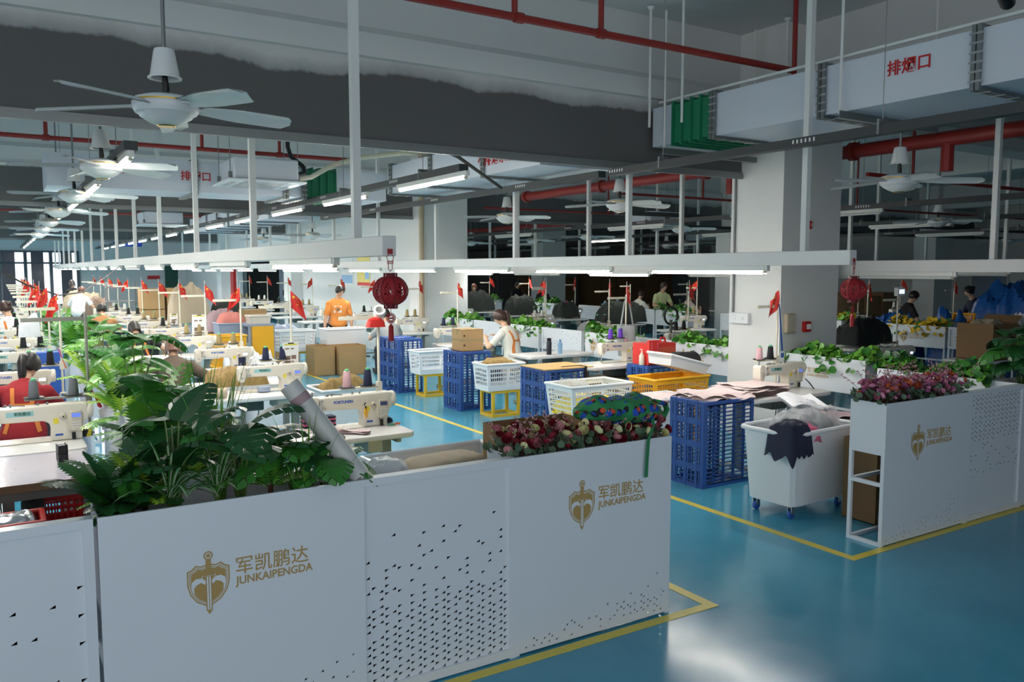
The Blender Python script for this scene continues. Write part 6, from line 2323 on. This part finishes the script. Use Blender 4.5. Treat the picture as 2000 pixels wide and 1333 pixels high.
near = [('person in dark red shirt with orange apron straps at the left edge', (0.13, 8.42, 0), RAD(-8), 'shirt_red', 'hair_black', dict(hstyle='ponytail', straps=True, lean=14, curve=24, head=(30, -25))),
        ('person in brown shirt with reddish bob sewing behind the foliage', (1.66, 9.86, 0), RAD(-6), 'shirt_brown', 'hair_brown', dict(hstyle='bob', lean=14, curve=26, head=(32, -5), elbow_out=1.5, wr=((-.2, .36, .80), (.30, .36, .80)))),
        ('person in black shirt with orange apron straps bending over a machine', (1.84, 13.92, 0), RAD(4), 'shirt_black', 'hair_black', dict(hstyle='bob', straps=True, lean=16, curve=30, head=(38, 0), elbow_out=1.8, wr=((-.32, .34, .82), (.26, .34, .82)))),
        ('person in grey shirt sitting behind the nearer red lantern', (6.22, 14.22, 0), RAD(0), 'shirt_gray', 'hair_black', dict(hstyle='short', lean=10, curve=20, head=(24, 0), build=1.12)),
        ('person in white shirt with ponytail and orange apron straps', (7.02, 11.15, 0), RAD(24), 'shirt_cream', 'hair_dark_brown', dict(hstyle='ponytail', straps=True, lean=8, curve=18, head=(28, 28), scale=1.06, face=True)),
        ('person in tan shirt with short dark hair sewing before the pale monstera', (1.74, 18.3, 0), RAD(-4), 'shirt_tan', 'hair_black', dict(hstyle='short', lean=12, curve=26, head=(30, 0), build=1.1, scale=1.06)),
        ('person in white top with orange straps and bun at the left edge', (0.16, 17.2, 0), RAD(10), 'shirt_white', 'hair_dark_brown', dict(hstyle='bun', straps=True, lean=8, curve=18, head=(22, 30), scale=1.12)),
        ]
for lab, loc, rz, sh, ha, kw in near:
    person(lab, loc, rz, sh, ha, **kw)
person('person in orange shirt standing with bowed head behind the big cartons', (5.92, 16.25, 0), RAD(170), 'shirt_orange', 'hair_black', 'short', 'trousers_black', lean=2, curve=10, head=(34, 22), wr=((-.27, .06, .80), (.30, .10, .78)), stand=True, face='print', hold=1, build=1.16, sleeve=.85)
person('person in white shirt bending over far back on the left', (1.72, 24.2, 0), RAD(-20), 'shirt_white', 'hair_brown', 'short', 'trousers_gray', lean=18, curve=30, head=(30, 0), wr=((-.2, .42, .9), (.3, .38, .85)), stand=True, vox=.02)
far = [('person in pale green shirt standing behind the third island planters', (15.25, 16.8, 0), 165, 'shirt_green', 'hair_dark_brown', 'ponytail', True, 1.0),
       ('person in beige shirt sitting sideways left of the pale green one', (16.9, 19.7, 0), -80, 'shirt_cream', 'hair_dark_brown', 'short', False, 1.05),
       ('person in pink top with straps sitting sideways left of the near column', (16.3, 16.95, 0), -95, 'shirt_pink', 'hair_black', 'short', False, 1.1),
       ('person with brown bob behind the dark fabric right of the drain pipe column', (12.5, 22.2, 0), 150, 'shirt_green', 'hair_brown', 'bob', True, .95),
       ('person in black with short hair behind the flags right of the drain pipe column', (14.6, 21.6, 0), 170, 'shirt_black', 'hair_brown', 'short', True, .92),
       ('person with black hair standing behind the red flags in the back', (14.8, 23.6, 0), 200, 'shirt_black', 'hair_black', 'bob', True, 1.0),
       ('person in dark top beside the big blue bag at the right edge', (17.3, 9.3, 0), 60, 'fabric_navy', 'hair_black', 'bun', True, 1.0),
       ('person in black jacket behind the red lantern on the right', (15.3, 9.75, 0), -120, 'shirt_black', 'hair_black', 'short', True, .95),
       ('person with dark hair far off behind the beige heap at the windows', (2.1, 30.5, 0), 10, 'shirt_black', 'hair_black', 'bob', True, 1.0),
       ('person with dark hair far off at the left before the windows', (0.8, 33.5, 0), 180, 'shirt_gray', 'hair_black', 'short', True, 1.0)]
for lab, loc, rz, sh, ha, hs, st, sc in far:
    person(lab, loc, RAD(rz), sh, ha, hs, lean=8, curve=16, head=(24, 0), wr=((-.15, .40, 1.0 if st else .84), (.15, .40, 1.0 if st else .84)), stand=st, vox=.02, scale=sc)
# the red broom held by the orange-shirted worker, and her shirt print
t = thing('red_broom', 'red long-handled dustpan held by the orange-shirted worker', 'dustpan', (5.55, 16.0, 0))
MB().tube([(-.25, -.25, .06), (.06, .13, .82)], .012, 8).build('handle', 'plastic_red', t)
MB().prism([(-.42, 0), (-.16, 0), (-.2, .10), (-.36, .05)], -.40, -.16, 'y').build('pan', 'shirt_red', t)
# ------------------------------------------------------------------ the far walls: windows, doors, posters
mat('window_frame', (84, 90, 100), 0.5)
mat('window_dark', (70, 76, 90), 0.15, var=0.1)
mat('window_bright', (238, 240, 246), 0.4, var=0.0, emit=1.1)
mat('door_gray', (150, 160, 174), 0.5)
mat('door_green', (30, 84, 70), 0.5)
mat('poster_blue', (150, 190, 226), 0.6)
mat('poster_yellow', (236, 218, 130), 0.6)
mat('sign_blue', (38, 74, 190), 0.5)
w = MB()
fr, dk, br = MB(), MB(), MB()
YW = 43.57
for x0, parts in ((-1.1, ((.05, .35, 1), (.35, .95, 0))), (0.05, ((.1, .62, 0), (.62, .95, 1))), (1.08, ((.08, .22, 1), (.22, .72, 0), (.72, .92, 1))), (2.1, ((.08, .4, 1), (.4, .86, 0), (.86, 1.02, 1)))):
    fr.box(x0 - .06, x0 + .06, YW - .06, YW + .02, .4, 2.86)
    for a, b_, br_ in parts:
        (br if br_ else dk).box(x0 + a, x0 + b_, YW - .02, YW, .4, 2.8)
fr.box(3.14, 3.26, YW - .06, YW + .02, .4, 2.86)
for z in (.35, 2.28, 2.8):
    fr.box(-1.2, 3.26, YW - .05, YW + .02, z, z + .08)
t = tag(fr.build('window_1', 'window_frame'), 'dark framed windows in the far wall at the left', 'window', kind='structure')
dk.build('glass_pane', 'window_dark', t)
br.build('daylight_pane', 'window_bright', t)
t = tag(MB().box(9.55, 9.59, 31.6, 32.9, 0, 2.1).build('door_1', 'door_gray'), 'grey-blue door in the recess of the white dividing wall', 'door', kind='structure')
MB().box(9.50, 9.55, 32.2, 32.26, 1.0, 1.2).build('door_handle', 'black', t)
tag(MB().box(7.0, 7.7, 43.53, 43.59, 0, 2.2).build('door_2', 'door_green'), 'dark green door in the far wall', 'door', kind='structure')
tag(MB().box(7.84, 7.945, 33.2, 33.7, .5, 2.15).build('fire_cabinet', 'plastic_red'), 'tall red fire cabinet on the white dividing wall', 'cabinet')
tag(MB().box(6.2, 6.75, 43.55, 43.59, 1.55, 1.72).build('exit_sign', 'label_red'), 'small red sign on the far wall left of the green door', 'sign')


def poster(label, y0, y1, z0, z1, base, blocks):
    t = thing('poster', label, 'poster', (7.945, y1, z0))
    MB().box(-.006, 0, -(y1 - y0), 0, 0, z1 - z0).build('sheet', base, t)
    for k, (a, b_, c, d, m_) in enumerate(blocks):
        MB().box(-.008, -.006, -(y1 - y0) * b_, -(y1 - y0) * a, (z1 - z0) * c, (z1 - z0) * d).build('printed_area', m_, t)
    return t


poster('white and blue poster above the orange-shirted worker', 20.6, 21.5, 1.62, 2.44, 'paper', [(.05, .95, .03, .3, 'poster_blue'), (.2, .8, .5, .52, 'ink'), (.2, .8, .6, .62, 'ink')])
poster('yellow poster with red foot left of the nearer red lantern', 19.45, 20.3, 1.60, 2.44, 'poster_yellow', [(0, 1, 0, .1, 'label_red'), (.62, .95, .2, .42, 'poster_blue'), (.15, .55, .5, .53, 'ink'), (.15, .7, .6, .63, 'ink')])
t = thing('hanging_sign', 'blue hanging sign with white characters far back over the left rows', 'sign', (3.9, 35.9, 2.93))
MB().box(0, 1.05, 0, .04, 0, .27).build('board', 'sign_blue', t)
text('white_lettering', '生产二组', .2, 'paper', t, (.1, -.002, .06))
for x in (.1, .95):
    MB().tube([(x, .02, .27), (x, .02, 1.0)], .006, 4).build('hanger_wire', 'gray_metal', t)
t = thing('wall_notice', 'white framed notice on the grey wall at the far right', 'poster', (29.58, 15.6, .9))
MB().box(-.02, 0, -.62, .62, 0, 1.15).build('sheet', 'plastic_gray', t)
MB().box(-.03, -.02, -.66, -.6, 0, 1.2).box(-.03, -.02, .6, .66, 0, 1.2).box(-.03, -.02, -.66, .66, 1.14, 1.2).build('frame', 'paper', t)
tag(MB().tube([(0, 0, 0), (0, 0, 4.6)], .055, 10).build('drain_pipe', 'fabric_beige', None, (7.52, 15.58, 0)), 'cream drain pipe at the corner of the second column', 'pipe')
pts = [(-.1, 12.9, 2.06), (.35, 13.8, 1.78), (.8, 14.8, 1.60), (1.2, 15.8, 1.62), (1.6, 16.8, 1.82), (2.04, 17.9, 2.06)]
t = thing('hanging_cable', 'black cable sagging between the two light rails on the left', 'cable', (-.1, 12.9, 2.06))
MB().tube([Vector(p) - Vector(pts[0]) for p in pts], .012, 6).build('cable_line', 'black', t)
t = thing('security_camera', 'black security camera at the upper right corner', 'camera', (4.05, 2.15, 3.32))
MB().tube([(0, 0, 0), (.16, .05, -.03)], .035, 12).build('camera_body', 'black', t)
MB().tube([(.05, .0, .03), (.05, .0, 1.42)], .012, 6).build('mount', 'black', t)

# ------------------------------------------------------------------ stores between the left rows and the aisle
carton('carton at the bottom left of the carton stack behind the beige heap', (2.95, 20.3, 0), .5, .45, .55)
carton('carton at the bottom right of the carton stack behind the beige heap', (3.5, 20.3, 0), .5, .45, .55)
carton('carton in the middle left of the carton stack behind the beige heap', (2.95, 20.3, .552), .5, .45, .55)
carton('carton in the middle right of the carton stack behind the beige heap', (3.5, 20.3, .552), .5, .45, .55)
carton('carton on the top left of the carton stack behind the beige heap', (2.95, 20.3, 1.104), .5, .45, .48)
carton('carton on the top right of the carton stack behind the beige heap', (3.5, 20.3, 1.104), .5, .45, .48)
basket('pale blue plastic tub under the tall beige cloth heap', (3.15, 17.1, 0), .62, .5, 1.15, 'plastic_clear', solid=True, nv=4, name='plastic_tub', cat='tub')
heap('beige_cloth', 'tall heap of beige cut cloth in the pale blue tub', 'cloth', (3.15, 17.1, 1.1), .72, .6, .62, 'fabric_beige', 41, rough=.6, drape=.2)
heap('beige_cloth', 'wide heap of beige cloth far back before the windows', 'cloth', (2.1, 27.3, .762), 1.1, .5, .62, 'fabric_beige', 42, rough=.6)
heap('brown_cloth', 'heap of brownish cloth right of the wide beige one', 'cloth', (2.25, 25.2, .762), .8, .5, .5, 'fabric_brown', 43, rough=.5)
basket('blue plastic tub at the bottom of the totes left of the yellow sheet', (3.38, 14.6, 0), .5, .46, .40, 'bottle_blue', solid=True, nv=4, name='plastic_tub', cat='tub')
basket('pale slotted basket in the middle of the totes left of the yellow sheet', (3.38, 14.6, .402), .5, .46, .32, 'plastic_white')
basket('greyish clear tub on the totes left of the yellow sheet', (3.38, 14.6, .722), .5, .46, .36, 'plastic_gray', solid=True, nv=4, name='plastic_tub', cat='tub')
heap('coral_cloth', 'coral pink cloth heaped on the top clear tub', 'cloth', (3.38, 14.6, 1.04), .44, .4, .22, 'fabric_coral', 44, rough=.5)
t = thing('grey_trolley', 'lilac-grey trolley frame with yellow sheet hanging from it', 'trolley', (3.72, 14.1, 0))
for x in (-.2, .2):
    for y in (-.2, .2):
        MB().box(x - .015, x + .015, y - .015, y + .015, 0, 1.08).build('post', 'plastic_gray', t)
MB().box(-.24, .24, -.24, .24, 1.06, 1.09).build('shelf', 'plastic_gray', t)
MB().grid(lambda u, v: (-.17 + .36 * u, -.25 - .012 * sin(u * 5) * v, 1.06 - .72 * v), 10, 8).build('yellow_sheet', 'plastic_yellow', t)
basket('cream plastic basin on the grey trolley', (3.72, 14.1, 1.092), .36, .3, .13, 'cream', solid=True, nv=3, name='plastic_basin', cat='basin')
basket('yellow plastic basket standing left of the blue tubs, lower one', (3.05, 13.4, 0), .5, .36, .48, 'plastic_yellow', name='yellow_basket')
basket('yellow plastic basket standing left of the blue tubs, upper one', (3.05, 13.4, .482), .5, .36, .48, 'plastic_yellow', name='yellow_basket')
heap('mauve_cloth', 'mauve cloth heap behind the coral cloth', 'cloth', (3.4, 15.4, .9), .6, .5, .4, 'fabric_mauve', 45, rough=.5)
carton('carton under the mauve cloth heap', (3.4, 15.4, 0), .5, .4, .9)
heap('dark_netting', 'grey-green coil of netting behind the mauve cloth', 'netting', (3.9, 17.2, 1.0), .6, .4, .45, 'fabric_dark', 46, rough=.6)
carton('carton under the grey-green netting', (3.9, 17.2, 0), .5, .4, 1.0)
carton('open carton standing high behind the cream basin', (4.35, 16.9, .9), .42, .36, .30, rz=.4)
carton('tall carton under the open carton behind the cream basin', (4.35, 16.9, 0), .5, .42, .90)
carton('carton under the grey plastic cover', (5.15, 17.6, 0), .62, .4, .62)
heap('grey_cover', 'grey plastic cover lying left of the orange-shirted worker', 'cover', (5.15, 17.6, .6), .72, .5, .24, 'plastic_gray', 47)
basket('white plastic basket farther back along the aisle by the posters', (5.2, 19.4, 0), .6, .45, .7, 'plastic_white')
heap('white_sack', 'white sack beside the coral cloth stack', 'sack', (2.95, 12.2, 0), .5, .5, .95, 'bag_white', 48)
# shelf rack far left
t = thing('shelf_rack', 'grey shelf rack far back left of the carton stack', 'shelf', (2.6, 22.6, 0))
for z in (.5, .85, 1.2, 1.55):
    MB().box(-.35, .35, -.2, .2, z, z + .03).build('shelf', 'gray_metal', t)
for x in (-.34, .34):
    for y in (-.18, .18):
        MB().box(x - .015, x + .015, y - .015, y + .015, 0, 1.7).build('post', 'gray_metal', t)
# ------------------------------------------------------------------ goods on and around the back rows
heap('dark_fabric', 'large heap of dark green fabric before the blue flowers', 'fabric', (12.2, 14.75, .80), 1.15, .6, .5, 'fabric_dark', 51, rough=.5)
heap('dark_fabric', 'heap of dark fabric right of the drain pipe column', 'fabric', (12.1, 21.4, .80), 1.1, .6, .6, 'fabric_dark', 52, rough=.5)
heap('dark_fabric', 'dark fabric heap between the red flags in the back', 'fabric', (12.3, 19.2, .80), .8, .6, .5, 'fabric_dark', 53, rough=.5)
heap('dark_fabric', 'black fabric heap on the table below the right red lantern', 'fabric', (11.9, 8.25, .80), .9, .5, .45, 'fabric_black', 54, rough=.5)
heap('dark_fabric', 'dark fabric heap behind the ponytailed worker', 'fabric', (12.4, 17.2, .80), .6, .5, .4, 'fabric_dark', 55, rough=.5)
heap('blue_bag', 'huge blue plastic bag at the right edge', 'bag', (16.6, 8.2, 0), 1.6, 1.4, 1.9, 'bag_blue', 56, rough=.3)
heap('blue_bag', 'blue plastic bag right of the red tray', 'bag', (14.3, 9.3, 0), 1.0, .9, 1.22, 'bag_blue', 57)
heap('blue_bag', 'blue plastic bag right of the yellow flowers', 'bag', (14.2, 7.35, 0), .8, .7, 1.22, 'bag_blue', 58)
heap('blue_bag', 'small blue plastic bag above the yellow flowers', 'bag', (14.35, 8.2, 0), .6, .6, 1.30, 'bag_blue', 59)
heap('grey_bag', 'grey plastic sheet before the huge blue bag', 'bag', (15.3, 7.55, 0), 1.0, .6, 1.25, 'bag_white', 60)
place(TABLE, (11.75, 6.2, 0), 0, 'white sewing table under the big open carton', 'sewing tables')
carton('big open carton with straw-like scraps at the right', (11.75, 6.2, .762), .62, .5, .50, open_top=True, flap=.2, mt='cardboard_dark')
heap('straw_scraps', 'beige scraps spilling out of the big open carton', 'scraps', (11.75, 6.2, 1.14), .5, .4, .16, 'fabric_beige', 61, rough=.7)
t = thing('digital_scale_head', 'white digital display head on the grey pole right of the near column', 'display', (9.85, 6.32, 1.665))
MB().box(-.08, .08, -.03, .03, 0, .11).build('case', 'paper', t, bevel=.008, seg=1)
MB().box(-.055, .055, -.032, -.03, .03, .085).build('display', 'screen_white', t)
t = thing('yellow_tray', 'yellow plastic tray propped up behind the red lantern', 'tray', (14.85, 10.62, .945))
t.rotation_euler = (-.3, 0, -.2)
MB().box(-.22, .22, 0, .03, -.18, .18).build('tray_plate', 'fabric_yellow', t, bevel=.01, seg=1)
MB().box(-.04, -.01, -.004, 0, .02, .12).box(.02, .05, -.004, 0, .02, .12).build('slots', 'black', t)
basket('red plastic tray with scraps right of the yellow tray', (15.45, 10.8, .765), .5, .36, .14, 'plastic_red', solid=True, nv=3, name='red_tray', cat='tray')
heap('scraps', 'cream scraps heaped in the red tray', 'scraps', (15.45, 10.8, .82), .3, .24, .2, 'fabric_beige', 62, rough=.6)
tr = basket('yellow plastic crate tipped up above the yellow flowers', (15.3, 8.5, .9), .4, .36, .2, 'plastic_yellow', name='yellow_basket')
tr.rotation_euler = (0, -.7, .3)
t = thing('pallet_truck', 'dark grey pallet truck handle left of the near column', 'pallet truck', (9.75, 10.45, 0))
MB().tube([(0, 0, .2), (0, 0, 1.15)], .03, 10).build('handle_post', 'frame_dark', t)
MB().tube([(.15 * cos(a * pi / 8), 0, 1.22 + .15 * sin(a * pi / 8)) for a in range(17)], .02, 8).build('handle_loop', 'fabric_black', t)
MB().box(-.28, -.1, -.1, 1.0, .06, .14).box(.1, .28, -.1, 1.0, .06, .14).box(-.28, .28, -.22, -.1, .04, .3).build('fork_frame', 'frame_dark', t)
heap('grey_goods', 'grey covered goods behind the green planter left of the dark heap', 'goods', (8.7, 11.3, .762), .5, .4, .36, 'fabric_gray', 63)
# cartons stored in the dark back of the hall
r = random.Random(9)
n = 0
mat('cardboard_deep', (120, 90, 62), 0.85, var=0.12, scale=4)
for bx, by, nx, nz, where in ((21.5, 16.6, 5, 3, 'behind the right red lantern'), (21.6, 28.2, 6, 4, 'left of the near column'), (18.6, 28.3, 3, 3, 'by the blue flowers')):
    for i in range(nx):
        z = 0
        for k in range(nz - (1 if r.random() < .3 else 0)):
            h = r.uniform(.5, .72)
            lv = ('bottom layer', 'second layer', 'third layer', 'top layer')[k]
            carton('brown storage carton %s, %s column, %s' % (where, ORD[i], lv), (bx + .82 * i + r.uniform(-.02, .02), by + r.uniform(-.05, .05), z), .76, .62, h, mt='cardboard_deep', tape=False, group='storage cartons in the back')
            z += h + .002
